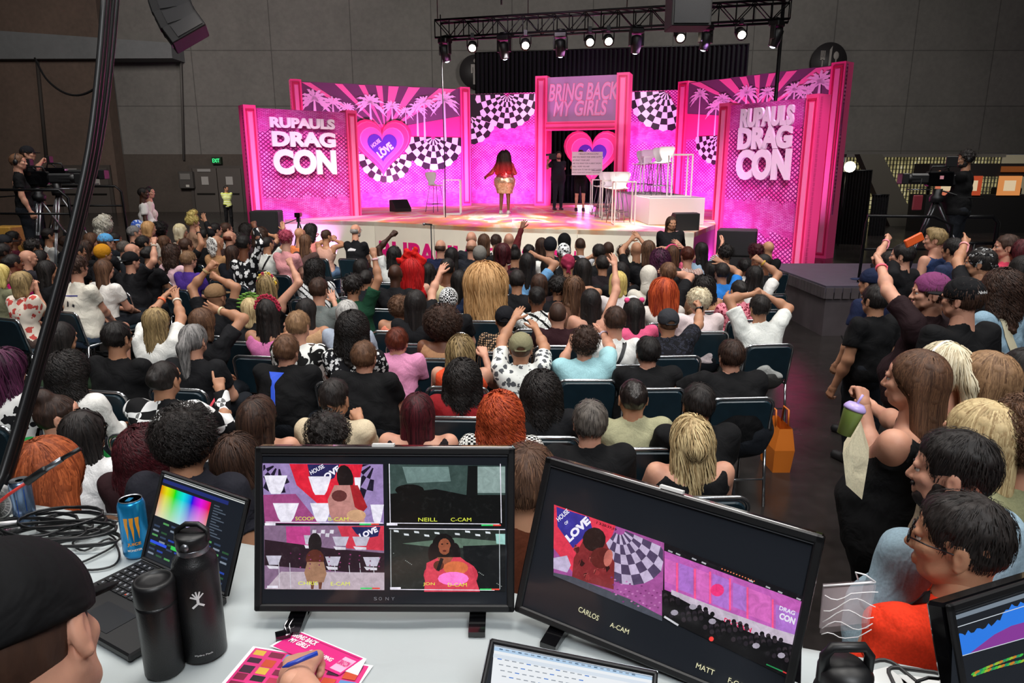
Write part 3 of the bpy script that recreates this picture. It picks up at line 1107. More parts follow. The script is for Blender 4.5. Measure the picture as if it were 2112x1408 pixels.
 # garment on the upper body
 if top is not None:
  g = .011 + .002 * (w > 1.05)
  def infl(p, d, **o2):
   o = dict(p[-1])
   o.update(o2)
   if p[0] == 'c':
    return ('c', p[1], p[2], p[3] + d, p[4] + d, o)
   return ('e', p[1], p[2] + d, o)
  G = [infl(p, g) for p in tors[:4]] + [infl(p, g) for p in tors[5:]]
  G.append(('c', nk + V3(0, 0, -.07), nk + V3(0, 0, -.015), .075, .068, {'k': .04}))
  if sleeve != 'none':
   for i, sd in ((0, 'L'), (1, 'R')):
    sh, el, wr, R = AR[sd]
    if sleeve in ('short', 'cap'):
     f = .62 if sleeve == 'short' else .3
     e2 = sh + (el - sh) * (f + .25)
     dn = (el - sh) / np.linalg.norm(el - sh)
     G.append(('c', sh, e2, .066 * (.65 + .35 * w), .064 * (.7 + .3 * w), {'k': .03, 'cut': (dn, float(dn @ (sh + (el - sh) * f)))}))
    else:
     dn = (wr - el) / np.linalg.norm(wr - el)
     G.append(('c', sh, el, .066 * (.65 + .35 * w), .054, {'k': .03}))
     G.append(('c', el, wr, .054, .042, {'k': .03, 'cut': (dn, float(dn @ wr) - .01)}))
  hem = (ps - .03) if seated else pel[2] - .06
  nr = {'crew': .066, 'wide': .10, 'tank': .125, 'low': .15, 'strap': .17}[neckline]
  nc = nk + V3(0, .012, .035)
  cuts = [lambda X, F: np.maximum(F, hem - X[..., 2]), lambda X, F: np.maximum(F, nr - np.sqrt(((X - nc) ** 2 * V3(1, 1, 1.2)).sum(-1)))]
  if sleeve == 'none':
   for i in (0, 1):
    a0 = SH[i] + V3((-1, 1)[i] * .045, 0, .0)
    cuts.append(lambda X, F, a0=a0: np.maximum(F, .070 - np.sqrt(((X - a0) ** 2 * V3(1, .8, .55)).sum(-1))))
  v, q = mesh_field(G, voxb, cuts, lambda X: wav(X, .0045, 21, vari + 1) + wav(X, .002, 47, vari))
  np_object('shirt', v, q, [top], root)
  root_mesh['shirt'] = (v, q)
 if skirtmat is not None:
  G = [('c', p[1], p[2], p[3] + .035, p[4] + .03, {'k': .06}) for p in tors[:2]] + [('c', hips[i], hips[i] * .4 + kn[i] * .6, .125 * w, .095 * w, {'k': .09}) for i in (0, 1)]
  hz_ = kn[0][2] + .10
  v, q = mesh_field(G, voxb, [lambda X, F: np.maximum(F, hz_ - X[..., 2]), lambda X, F: np.maximum(F, X[..., 2] - wai[2])], lambda X: wav(X, .003, 40))
  np_object('skirt', v, q, [skirtmat], root)
 if bottom is not None:
  G = [('c', p[1], p[2], p[3] + .012, p[4] + .014, p[5]) if p[0] == 'c' else ('e', p[1], p[2] + .013, p[3]) for p in (tors[:1] + legp)]
  if legs == 'short':
   kx = [('c', hips[i], hips[i] * .15 + kn[i] * .85, .096 * w, .074, {'k': .03}) for i in (0, 1)]
   G = [('c', tors[0][1], tors[0][2], tors[0][3] + .012, tors[0][4] + .012, tors[0][5])] + kx
   cuts = []
  else:
   cuts = [lambda X, F: np.maximum(F, .07 - X[..., 2])]
  wz = wai[2] + .01
  cuts.append(lambda X, F: np.maximum(F, X[..., 2] - wz))
  v, q = mesh_field(G, voxb, cuts, lambda X: wav(X, .004, 25, vari))
  np_object('trousers' if legs != 'short' else 'shorts', v, q, [cloth(bottom)], root)
 for i in (0, 1):
  v, q = mesh_field([(s[0], s[1], s[2], s[3] + .007, s[4] + .007, s[5]) for s in shoep[i * 2:i * 2 + 2]], max(.012, voxb * .8))
  np_object('shoe', v, q, [plain(shoe, .5)], root)
 root['_depth'] = depth
 if extra:
  extra(root, HM, AR, dict(nk=nk, shz=shz, sw=sw, che=che, pel=pel, mesh=root_mesh))
 del root['_depth']
 return root
# small extras worn by people, given in head or body space -----------------------------
def x_headphones(root, HM, AR, B):
 mb = MB()
 mb.tube([(.098 * math.cos(t), -.01, .03 + .098 * math.sin(t)) for t in [math.pi * i / 12 for i in range(13)]], .008, BLACKP, 6)
 for s in (-1, 1):
  mb.ball((s * .098, -.01, .0), (.022, .036, .042), BLACKP)
 mb.obj('headphones', root).matrix_local = HM
def x_glasses(root, HM, AR, B, col='141416'):
 mb = MB()
 m = plain(col, .2)
 for s in (-1, 1):
  mb.tube([(s * .031 + .021 * math.cos(t), .106, .0 + .017 * math.sin(t)) for t in [math.pi * i / 6 for i in range(12)]], .0022, m, 5, closed=True)
  mb.tube([(s * .052, .106, .006), (s * .078, .06, .008), (s * .084, -.01, .004), (s * .082, -.03, -.012)], .002, m, 5)
 mb.tube([(-.010, .107, .003), (.010, .107, .003)], .002, m, 5)
 mb.obj('glasses', root).matrix_local = HM
def x_hoops(root, HM, AR, B):
 mb = MB()
 for s in (-1, 1):
  mb.tube([(s * .086, -.008 + .028 * math.cos(t), -.062 + .028 * math.sin(t)) for t in [math.pi * i / 8 for i in range(16)]], .0018, plain('d8b060', .25, 1.0), 5, closed=True)
 mb.obj('earring', root).matrix_local = HM
def x_beard(col):
 def f(root, HM, AR, B):
  v, q = mesh_field([('e', V3(0, .045, -.080), V3(.052, .050, .044)), ('e', V3(-.060, .012, -.055), V3(.016, .034, .05)), ('e', V3(.060, .012, -.055), V3(.016, .034, .05)),
         ('e', V3(0, .098, -.066), V3(.030, .02, .016), {'sub': True}), ('c', V3(-.025, .092, -.048), V3(.025, .092, -.048), .007, .007, {'k': .01})], .005, noise=lambda X: wav(X, .002, 120))
  np_object('beard', v, q, [hairmat(col)], root, share='beard').matrix_local = HM
 return f
def x_bun(col, r=.05):
 def f(root, HM, AR, B):
  v, q = ballquads((0, -.12, .03), r, 14)
  np_object('hair_bun', v, q, [hairmat(col)], root).matrix_local = HM
 return f
def x_band(col, w=.008):
 """hair band / head band across the crown"""
 def f(root, HM, AR, B):
  mb = MB()
  mb.tube([(.100 * math.cos(t), .015 - .02 * math.sin(t), .01 + .118 * math.sin(t)) for t in [math.pi * i / 14 for i in range(15)]], w, plain(col, .5), 7)
  mb.obj('headband', root).matrix_local = HM
 return f
def x_poms(root, HM, AR, B):
 mb = MB()
 for s in (-1, 1):
  mb.ball((s * .070, -.03, .115), .027, cloth('f4568c'), n=14)
 mb.obj('hair_pompom', root).matrix_local = HM
def x_flowers(cols, leaf=False):
 def f(root, HM, AR, B):
  mb = MB()
  rng = random.Random(3)
  for i in range(9):
   t = math.pi * (.05 + .9 * i / 8)
   c = Vector((.105 * math.cos(t), -.02, .03 + .115 * math.sin(t)))
   m = plain(cols[i % len(cols)], .6)
   for k in range(5):
    a = k * 1.2566
    if leaf:
     mb.ball(c + Vector((.03 * math.cos(a), -.02 + .012 * rng.random(), .03 * math.sin(a))), (.026, .006, .010), m, Matrix.Identity(4), 8)
    else:
     mb.ball(c + Vector((.017 * math.cos(a), -.012, .017 * math.sin(a))), (.014, .008, .014), m, Matrix.Identity(4), 8)
  mb.obj('flower_crown', root).matrix_local = HM
 return f
def x_wrist(side, col, kind='band', tail=False):
 def f(root, HM, AR, B):
  sh, el, wr, R = AR[side]
  mb = MB()
  d = (wr - el) / np.linalg.norm(wr - el)
  T = frame(d, V3(0, 1, 0) if abs(d[1]) < .9 else V3(1, 0, 0))
  c = wr - d * .035
  ring = [tuple(c + T[:, 0] * .034 * math.cos(t) + T[:, 1] * .034 * math.sin(t)) for t in [math.pi * i / 8 for i in range(16)]]
  m = plain(col, .5)
  for k in (-1, 0, 1):
   mb.tube([tuple(np.array(p) + d * k * .006) for p in ring], .0045, m, 5, closed=True)
  if kind == 'watch':
   mb.ball(tuple(c - T[:, 1] * .036), (.02, .012, .02), BLACKG)
  if tail:
   p = c - T[:, 1] * .036
   q = p + V3(-.03, -.02, -.05)
   e = V3(.012, 0, .004)
   mb.add([p - e, p + e, q + e, q - e, q + V3(-.02, 0, -.03) + e, q + V3(-.02, 0, -.03) - e], [(0, 1, 2, 3), (3, 2, 4, 5)], m)
  mb.obj('wristwatch' if kind == 'watch' else 'wristband', root)
 return f
def x_many(*fs):
 def f(root, HM, AR, B):
  for g in fs:
   g(root, HM, AR, B)
 return f
def x_strap(col, side=1, w=.022, front=True):
 """bag strap laid over the back and chest"""
 def f(root, HM, AR, B):
  mb = MB()
  s = side
  sh_, c = B['shz'], B['che'][2]
  for d in (1, -1) if front else (1,):
   path = [(-s * .085, sh_ + .07), (-s * .07, sh_ + .01), (-s * .03, c + .03), (s * .03, c - .07), (s * .09, c - .18), (s * .13, c - .28)]
   P = []
   for i in range(16):
    t = i / 15 * 5
    k = min(4, int(t))
    P.append((path[k][0] + (path[k + 1][0] - path[k][0]) * (t - k), path[k][1] + (path[k + 1][1] - path[k][1]) * (t - k)))
   V = [(x + e * w, -.4 * d, z + e * w * .5) for x, z in P for e in (-1, 0, 1)]
   V = drape_on([B['mesh'].get('shirt'), B['mesh']['body']], V, (0, d, 0), .006)
   mb.add(V, [q for i in range(15) for q in ((i * 3, i * 3 + 1, i * 3 + 4, i * 3 + 3), (i * 3 + 1, i * 3 + 2, i * 3 + 5, i * 3 + 4))], plain(col, .5))
  mb.obj('shoulder_strap', root)
 return f
def drape_on(mesh, V, d, lift=.0025):
 from mathutils.bvhtree import BVHTree
 bts = [BVHTree.FromPolygons(v.tolist(), np.asarray(q).tolist()) for v, q in (mesh if isinstance(mesh, list) else [mesh])]
 o, d = [], Vector(d)
 for p in V:
  h = [x for x in (bt.ray_cast(Vector(p), d) for bt in bts) if x[0] is not None]
  if h:
   o.append(min(h, key=lambda x: x[3])[0] - d * lift)
  else:
   o.append(None)
 ok = [(k, q) for k, q in enumerate(o) if q]
 return [tuple(q or min(ok, key=lambda e: abs(e[0] - k))[1]) for k, q in enumerate(o)]
def x_print(polys, col, off):
 """flat print laid on the back of the shirt; coordinates about the chest centre"""
 def f(root, HM, AR, B):
  mb = MB()
  for P_ in polys:
   n = len(P_)
   cx, cz = sum(p[0] for p in P_) / n, sum(p[1] for p in P_) / n
   V, F = [(cx, cz)], []
   for k in (.5, 1.0):
    V += [(cx + (x - cx) * k, cz + (z - cz) * k) for x, z in P_]
   F = [(0, 1 + (i + 1) % n, 1 + i) for i in range(n)] + [(1 + i, 1 + (i + 1) % n, 1 + n + (i + 1) % n, 1 + n + i) for i in range(n)]
   c = B['che']
   mb.add(drape_on(B['mesh']['shirt'], [(x + off[0], -.5, z + c[2] + .12 + off[1]) for x, z in V], (0, 1, 0), .004), F, plain(col, .7), None, False)
  mb.obj('shirt_print', root)
 return f
def x_capword(t, col, w, h):
 def f(root, HM, AR, B):
  v, fa = textmesh(t, 1, 0, .015, .3)
  a = np.array(v)
  lo, hi = a.min(0), a.max(0)
  V = [((x - (lo[0] + hi[0]) / 2) / (hi[0] - lo[0]) * w - .022, -.3, .052 + (y - lo[1]) / (hi[1] - lo[1]) * h) for x, y, _ in v]
  mb = MB()
  mb.add(drape_on(B['mesh']['hat'], V, (0, 1, 0), .003), fa, plain(col, .6), None, False)
  mb.obj('cap_lettering', root).matrix_local = HM
 return f
# ---- stacking chair ----------------------------------------------------------------
VINYL = plain('182c36', .38, noise=.12, bmp=.06, scale=14)
CHAIRF = plain('b9bcc0', .2, .95)
_CH = []
def rrect(w, h, r, z0, n=5):
 P = []
 for cx, cz, a0 in ((w / 2 - r, z0 + h - r, 0), (-w / 2 + r, z0 + h - r, 90)):
  for i in range(n + 1):
   a = math.radians(a0 + 90 * i / n)
   P.append((cx + r * math.cos(a), cz + r * math.sin(a)))
 return P
def chair(loc, yaw, label, group='navy stacking chairs of the audience'):
 if not _CH:
  root = empty('stacking_chair')
  f = MB()
  arc = rrect(.45, .41, .06, .42)
  lean = lambda z: -.19 - .22 * (z - .45)
  f.tube([(.225, lean(.42) + .0, .43)] + [(x, lean(z), z) for x, z in arc] + [(-.225, lean(.42), .43)], .0125, CHAIRF, 8)
  for s in (-1, 1):
   f.tube([(s * .225, lean(.43), .43), (s * .225, .20, .43), (s * .225, .235, .40), (s * .225, .25, .0)], .0115, CHAIRF, 7)
   f.tube([(s * .225, -.185, .43), (s * .225, -.25, .0)], .0115, CHAIRF, 7)
  f.tube([(-.225, .238, .20), (.225, .238, .20)], .008, CHAIRF, 6)
  f.tube([(-.225, -.22, .20), (.225, -.22, .20)], .008, CHAIRF, 6)
  f.obj('frame', root)
  b = MB()
  P = rrect(.415, .33, .055, .485) + [(-.2075, .485), (.2075, .485)]
  n = len(P)
  Vb = [(x, lean(z) - .018, z) for x, z in P] + [(x * .96, lean(z) - .026, .65 + (z - .65) * .96) for x, z in P] + [(x, lean(z) + .022, z) for x, z in P]
  Fb = [tuple(range(n, 2 * n)), tuple(range(3 * n - 1, 2 * n - 1, -1))]
  Fb += [(i, (i + 1) % n, n + (i + 1) % n, n + i) for i in range(n)] + [(i, 2 * n + i, 2 * n + (i + 1) % n, (i + 1) % n) for i in range(n)]
  b.add(Vb, Fb, VINYL, None, False)
  b.obj('backrest', root)
  s_ = MB()
  s_.box((0, .025, .455), (.43, .42, .055), VINYL, bev=.02)
  s_.obj('seat', root)
  _CH.append(root)
  r = root
 else:
  r = copy_tree(_CH[0])
 r.location = (loc[0], loc[1], 0)
 r.rotation_euler = (0, 0, -math.radians(yaw))
 tag(r, label=label, cat='chair', group=group)
 return r
# ---------------------------------------------------------------- hall: floor, walls, openings
def concrete(name, base, dark, rough, scale=.35, seams=None, bmp=.1):
 m, nt, b = newmat(name)
 L = nt.links.new
 tc = N(nt, 'ShaderNodeTexCoord')
 n1 = N(nt, 'ShaderNodeTexNoise', Scale=scale, Detail=8.0, Roughness=.65)
 n2 = N(nt, 'ShaderNodeTexNoise', Scale=scale * 22, Detail=5.0)
 L(tc.outputs['Object'], n1.inputs['Vector'])
 L(tc.outputs['Object'], n2.inputs['Vector'])
 mm = N(nt, 'ShaderNodeMath', _operation='MULTIPLY_ADD')
 L(n2.outputs[0], mm.inputs[0])
 mm.inputs[1].default_value = .45
 L(n1.outputs[0], mm.inputs[2])
 col = ramp(nt, mm.outputs[0], [(.45, srgb(dark)), (.95, srgb(base))])
 if seams:
  br = N(nt, 'ShaderNodeTexBrick', Scale=1.0, _offset=0.0)
  br.inputs['Color1'].default_value = (1, 1, 1, 1)
  br.inputs['Color2'].default_value = (.93, .93, .93, 1)
  br.inputs['Mortar'].default_value = (.55, .55, .55, 1)
  br.inputs['Mortar Size'].default_value = .03
  br.inputs['Brick Width'].default_value = seams[0]
  br.inputs['Row Height'].default_value = seams[1]
  mp = N(nt, 'ShaderNodeMapping')
  mp.inputs['Rotation'].default_value = (math.radians(90), 0, 0)
  L(tc.outputs['Object'], mp.inputs[0])
  sw = N(nt, 'ShaderNodeSeparateXYZ')
  cb = N(nt, 'ShaderNodeCombineXYZ')
  L(tc.outputs['Object'], sw.inputs[0])
  L(sw.outputs[0], cb.inputs[0])
  L(sw.outputs[2], cb.inputs[1])
  L(cb.outputs[0], br.inputs['Vector'])
  mx = N(nt, 'ShaderNodeMixRGB', _blend_type='MULTIPLY', Fac=1.0)
  L(col, mx.inputs[1])
  L(br.outputs[0], mx.inputs[2])
  col = mx.outputs[0]
 L(col, b.inputs['Base Color'])
 if isinstance(rough, tuple):
  L(ramp(nt, mm.outputs[0], [(.4, (rough[0],) * 3 + (1,)), (1.0, (rough[1],) * 3 + (1,))]), b.inputs['Roughness'])
 else:
  b.inputs['Roughness'].default_value = rough
 bump(nt, b, n2.outputs[0], bmp, .01)
 return m
FLOORM = concrete('polished_floor', '2e2a29', '171514', (.13, .30), .5, bmp=.05)
WALLM = concrete('wall_panels', '6e6b68', '585654', .9, .2, (4.7, 3.1), bmp=.3)
WALLB = concrete('wall_brown', '5d4d44', '463a33', .9, .2, bmp=.3)
WALLD = concrete('wall_dado', '4a423c', '3a342f', .85, .3, bmp=.3)
f = MB()
f.box((0, 20, -.1), (100, 70, .2), FLOORM)
f.obj('floor', kind='structure')
YB = 44.0
zd = aty(330, 318, YB).z
w_ = MB()
w_.box((-4, YB + .3, 9 + zd / 2), (92, .6, 18 - zd), WALLM)
w_.obj('wall_back', kind='structure')
w_ = MB()
xr = aty(1720, 400, YB).x
w_.box(((-50 + xr) / 2, YB + .2, zd / 2), (xr + 50, .5, zd), WALLD)
w_.obj('wall_back_dado', kind='structure')
w_ = MB()     # sloping brown pier and side wall, far left
p0, p1, p2, p3 = aty(-400, 0, 43), aty(205, 60, 43), aty(250, 432, 43), aty(-400, 500, 43)
w_.prism([(p0.x, 0), (p2.x, 0), (p1.x, 13.5), (p0.x, 13.5)], 43, 43.9, WALLB)
w_.obj('wall_left', kind='structure')
w_ = MB()
a, b2, c, d = aty(0, 22, 42.4), aty(352, 88, 42.4), aty(352, 120, 42.4), aty(0, 92, 42.4)
x0 = -38
w_.prism([(x0 - 8, c.z - .1), (b2.x, c.z), (b2.x, b2.z), (x0 - 8, a.z + .1)], 42.4, 44, concrete('soffit', '66686a', '585a5c', .9, .2))
w_.obj('wall_left_soffit', kind='structure')
w_ = MB()
w_.tube([aty(74, 96, 42.9), aty(96, 330, 42.9)], .10, plain('2b2623', .8), 6)
w_.obj('trim_1', kind='structure')
w_ = MB()
w_.tube([aty(370, 40, 43.8), aty(379, 330, 43.8)], .07, plain('4b4846', .6), 6)
w_.obj('trim_2', kind='structure')
# side walls and rear wall of the hall (close the room)
for nm, c_, s_ in (('wall_right', (46, 20, 9), (.4, 70, 18)), ('wall_far_left', (-50, 20, 9), (.4, 70, 18)), ('wall_front', (0, -14.5, 9), (100, .4, 18))):
 MB().box(c_, s_, WALLM).obj(nm, kind='structure')
MB().box((0, 20, 18.2), (100, 70, .4), plain('2b2b2c', .9)).obj('ceiling', kind='structure')
def door(n, xa, xb, yt, yb, Y):
 m = MB()
 A, B = aty(xa, yb, Y), aty(xb, yt, Y)
 z0, z1, w2 = 0.0, B.z, B.x - A.x
 fr, lf = plain('3d3733', .6), plain('49433f', .55)
 m.box((A.x + w2 / 2, Y, z1 + .08), (w2 + .3, .12, .16), fr)
 for s in (-.08, w2 + .08):
  m.box((A.x + s, Y, z1 / 2), (.16, .12, z1), fr)
 for k in (0, 1):
  m.box((A.x + w2 * (k + .5) / 2, Y - .02, z1 / 2), (w2 / 2 - .05, .08, z1), lf)
  m.box((A.x + w2 * (k + .5) / 2, Y - .08, z1 * .72), (.42, .02, .48), plain('9a9794', .7))
  m.box((A.x + w2 * (k + .5) / 2, Y - .10, z1 * .42), (w2 / 2 - .4, .06, .08), plain('2a2826', .4, .7))
 m.box((A.x + w2 * .25, Y - .08, z1 - .12), (.8, .06, .16), plain('8c8a88', .5))
 m.obj('door_%d' % n, kind='structure')
door(1, 405, 497, 347, 432, 43.9)
door(2, 132, 222, 346, 432, 42.9)
# exit sign
e = MB()
P = aty(445, 331, 43.6)
e.box((P.x, 43.85, P.z), (.55, .4, .42), plain('0b2a14', .5))
word(e, 'EXIT', P.x, 43.63, P.z, .22, emis('3dff8a', 2.2), width=.42)
e.obj('exit_sign', label='small green lit exit sign above the grey double doors', cat='exit sign')
# electrical box
e = MB()
P = aty(384, 371, 43.6)
e.box((P.x, 43.7, P.z), (.85, .35, 1.0), plain('4d4a48', .5, .3), bev=.03)
e.box((P.x, 43.5, P.z + .2), (.6, .04, .35), plain('6b6865', .6))
e.box((P.x + .1, 43.5, P.z - .35), (.2, .03, .14), plain('b5b2ac', .6))
e.obj('electrical_box', label='grey electrical box on the back wall beside the double doors', cat='electrical box')
def round_sign(px, py, r, kind, label):
 P = aty(px, py, 43.7)
 m = MB()
 m.lathe([(r, 0), (r, .06)], plain('211e20', .6), 40, Matrix.Translation((P.x, 43.7, P.z)) @ Matrix.Rotation(math.radians(90), 4, 'X'))
 g = plain('7d7875', .6)
 if kind == 'man':
  m.ball((P.x, 43.6, P.z + r * .62), (r * .13, .03, r * .13), g)
  m.prism([(P.x + a * r, P.z + b * r) for a, b in ((-.28, .42), (.28, .42), (.28, -.1), (.18, -.1), (.18, .25), (.15, .25), (.15, -.75), (.02, -.75), (.02, -.1), (-.02, -.1), (-.02, -.75), (-.15, -.75), (-.15, .25), (-.18, .25), (-.18, -.1), (-.28, -.1))], 43.58, 43.62, g)
 else:
  for k in range(4):
   m.box((P.x - r * (.5 - .07 * k), 43.6, P.z + r * .38), (r * .04, .04, r * .36), g)
  m.box((P.x - r * .395, 43.6, P.z + r * .14), (r * .26, .04, r * .16), g)
  m.box((P.x - r * .395, 43.6, P.z - r * .2), (r * .07, .04, r * .6), g)
  m.prism([(P.x - r * .05, P.z - r * .3), (P.x + r * .07, P.z - r * .3), (P.x + r * .10, P.z + r * .8), (P.x - r * .03, P.z + r * .6)], 43.58, 43.62, g)
  m.ball((P.x + r * .35, 43.6, P.z + r * .30), (r * .16, .04, r * .22), g)
  m.box((P.x + r * .35, 43.6, P.z - r * .15), (r * .06, .04, r * .6), g)
 m.obj('wall_sign', label=label, cat='sign')
round_sign(981, 148, .95, 'man', 'dark round wall sign with a grey standing figure behind the curtain edge')
round_sign(1709, 127, 1.05, 'fork', 'dark round wall sign with grey fork, knife and spoon above the right flats')
# ---- concession area beyond the wall edge, far right ----
yw = 33.0
glm, nt, b = newmat('lit_glass_block')
tc = N(nt, 'ShaderNodeTexCoord')
vo = N(nt, 'ShaderNodeTexNoise', Scale=2.2, Detail=2.0)
nt.links.new(tc.outputs['Object'], vo.inputs['Vector'])
nt.links.new(ramp(nt, vo.outputs[0], [(.35, srgb('6d6443')), (.62, srgb('c9bd84')), (.75, srgb('f2ead0'))]), b.inputs['Emission Color'])
b.inputs['Emission Strength'].default_value = .55
b.inputs['Base Color'].default_value = srgb('5a553f')
b.inputs['Roughness'].default_value = .2
w_ = MB()
A, B = aty(1735, 440, yw), aty(2065, 328, yw)
w_.box(((A.x + B.x) / 2, yw + .1, (B.z + .2) / 2), (B.x - A.x, .1, B.z + .2), glm)
gm = plain('2b2a22', .6)
nx = 46
for i in range(nx + 1):
 w_.box((A.x + (B.x - A.x) * i / nx, yw, (B.z) / 2), (.035, .06, B.z + .2), gm)
for i in range(17):
 w_.box(((A.x + B.x) / 2, yw, .1 + i * .2), (B.x - A.x, .06, .03), gm)
w_.box(((A.x + B.x) / 2, yw, B.z + .15), (B.x - A.x + .2, .3, .14), plain('45423e', .8))
w_.obj('window_1', kind='structure')
w_ = MB()
a, b_ = aty(1790, 332, 32.0), aty(1862, 440, 32.0)
w_.prism([(a.x - .3, a.z + .3), (a.x + .7, a.z + .3), (b_.x + .9, .0), (b_.x - .4, .0)], 32.2, 32.7, plain('39372f', .8))
w_.obj('trim_3', kind='structure')
w_ = MB()
P = aty(2100, 420, 34)
w_.box((P.x + 6, 36, 1.6), (16, .3, 3.2), plain('a39c86', .8))
w_.obj('wall_back_right', kind='structure')
area_light('concourse_light', (24, 30, 2.9), (24, 31, 0), 3.0, 90, (1.0, .93, .75))
area_light('concourse_light', (33, 31, 2.9), (31, 31, 0), 3.0, 140, (1.0, .95, .85))
# drapes, booth and bin in the concourse
def drape(name, pl, pr, z0, z1, mat, folds, amp, label, cat='curtain', sag=0.0):
 m = MB()
 n = folds * 6
 V = []
 d = (pr - pl).to_2d()
 nrm = Vector((-d.y, d.x)).normalized()
 rr = random.Random(5)
 phs = [rr.uniform(-.4, .4) for _ in range(n + 1)]
 for j in range(5):
  z = z0 + (z1 - z0) * j / 4
  for i in range(n + 1):
   t = i / n
   o = amp * math.sin(2 * math.pi * folds * t + phs[i]) * (1 - .3 * j / 4)
   V.append((pl.x + d.x * t + nrm.x * o, pl.y + d.y * t + nrm.y * o, z))
 k = len(V)
 V += [(x + nrm.x * .03, y + nrm.y * .03, z) for x, y, z in V]
 F = []
 for j in range(4):
  for i in range(n):
   a = j * (n + 1) + i
   F.append((a, a + 1, a + n + 2, a + n + 1))
   F.append((k + a, k + a + n + 1, k + a + n + 2, k + a + 1))
 m.add(V, F, mat)
 m.tube([(pl.x, pl.y, z1), (pr.x, pr.y, z1)], .03, BLACKM)
 return m.obj(name, label=label, cat=cat)
drape('drape', aty(1738, 350, 24), aty(1800, 352, 23.6), 0, aty(1760, 352, 24).z, cloth('0c0b0e'), 10, .05, 'tall black drape panel standing right of the pink flats')
drape('drape', aty(1800, 402, 27), aty(1834, 402, 27), 0, aty(1815, 402, 27).z, cloth('0d0c0f'), 6, .05, 'short black drape panel behind the camera riser rail')
m = MB()
P = aty(1753, 344, 23.0)
m.ball(P, .17, emis('fff3d0', 14.0))
m.box((P.x, P.y + .22, P.z), (.3, .25, .3), BLACKP)
m.tube([(P.x, P.y + .25, 0), (P.x, P.y + .25, P.z)], .03, BLACKM)
m.obj('work_light', label='round bright work light above the tall black drape', cat='light')
m = MB()
P = atz(2089, 462, 0)
m.box((P.x, P.y, .55), (.95, .7, 1.1), plain('1c4f9c', .5), bev=.06)
m.box((P.x, P.y, 1.14), (1.05, .8, .12), plain('2460b4', .5), bev=.04)
m.box((P.x + .2, P.y - .36, .95), (.3, .02, .18), WHITEP)
m.obj('recycling_bin', label='blue recycling bin standing in the far right concourse', cat='bin')
t = empty('snack_stand', (aty(1960, 400, 29).x, 29, 0), label='black snack stand with glowing orange pictures behind the camera operator', cat='stand')
m = MB()
m.box((1.0, 0, .75), (4.6, 1.2, 1.5), plain('0e0d0e', .6))
m.box((.9, 0, 2.45), (4.4, 1.1, .5), plain('151011', .6))
m.tube([(-1.2, -.5, 1.5), (-1.2, -.5, 2.4)], .05, BLACKM)
m.tube([(3.1, -.5, 1.5), (3.1, -.5, 2.4)], .05, BLACKM)
m.obj('booth', t)
for x_, w2, cc in ((-.6, .8, 'd9795a'), (.45, .7, 'b8492a'), (1.9, .9, 'e09050'), (2.75, .35, 'c55a2a')):
 q = MB()
 q.box((x_, -.62, 1.85), (w2, .04, .75), emis(cc, .8))
 q.box((x_, -.645, 1.85), (w2 * .5, .02, .4), emis('f4d9b0', .7))
 q.obj('picture_panel', t)
q = MB()
q.box((2.3, -.58, 2.48), (1.6, .03, .22), emis('8a4a20', .6), rz=0)
q.obj('sign_panel', t)
m = MB()
P = atz(2062, 475, 0)
m.box((P.x, P.y, 1.35), (1.0, .5, .8), plain('121112', .6), bev=.04)
for s in (-.3, .3):
 m.tube([(P.x + s, P.y, 0), (P.x + s, P.y, .97)], .03, BLACKM)
m.box((P.x - .1, P.y - .1, 2.0), (.4, .1, .4), plain('c9c6bb', .6))
m.tube([(P.x - .1, P.y, 1.7), (P.x - .1, P.y, 1.9)], .02, BLACKM)
m.obj('concourse_monitor', label='black display on thin legs beside the blue bin', cat='display')
# ---------------------------------------------------------------- the stage
SZ = 1.2
fr_px = [(587, 453), (772, 457), (1000, 468), (1191, 473), (1432, 479)]
FRONT = [atz(x, y, SZ) for x, y in fr_px]
RC = atz(1476, 462, SZ)
RC2 = atz(1490, 446, SZ)
m, nt, b = newmat('painted_stage_floor')
L = nt.links.new
tc = N(nt, 'ShaderNodeTexCoord')
mp = N(nt, 'ShaderNodeMapping')
mp.inputs['Location'].default_value = (0, -27, 0)
L(tc.outputs['Object'], mp.inputs[0])
sx = N(nt, 'ShaderNodeSeparateXYZ')
L(mp.outputs[0], sx.inputs[0])
at2 = N(nt, 'ShaderNodeMath', _operation='ARCTAN2')
L(sx.outputs[0], at2.inputs[0])
L(sx.outputs[1], at2.inputs[1])
ln_ = N(nt, 'ShaderNodeVectorMath', _operation='LENGTH')
L(mp.outputs[0], ln_.inputs[0])
cb = N(nt, 'ShaderNodeCombineXYZ')
mu = N(nt, 'ShaderNodeMath', _operation='MULTIPLY')
mu.inputs[1].default_value = 9.0
L(at2.outputs[0], mu.inputs[0])
mu2 = N(nt, 'ShaderNodeMath', _operation='MULTIPLY')
mu2.inputs[1].default_value = 1.3
L(ln_.outputs[1], mu2.inputs[0])
L(mu.outputs[0], cb.inputs[0])
mu3 = N(nt, 'ShaderNodeMath', _operation='MULTIPLY')
mu3.inputs[1].default_value = .25
L(mu2.outputs[0], mu3.inputs[0])
L(mu3.outputs[0], cb.inputs[1])
nz = N(nt, 'ShaderNodeTexNoise', Scale=.9, Detail=4.0, Distortion=.6)
L(cb.outputs[0], nz.inputs['Vector'])
L(ramp(nt, nz.outputs[0], [(.20, srgb('2e56a8')), (.32, srgb('e8d8e0')), (.42, srgb('ea5f9a')), (.50, srgb('f09a4a')), (.56, srgb('f6ecd8')), (.64, srgb('e24a8a')), (.74, srgb('9a9a86')), (.85, srgb('f3c8d8'))]), b.inputs['Base Color'])
b.inputs['Roughness'].default_value = .35
STAGEF = m
SKIRT = plain('eee6d6', .6, noise=.03, scale=3)
d_ = MB()
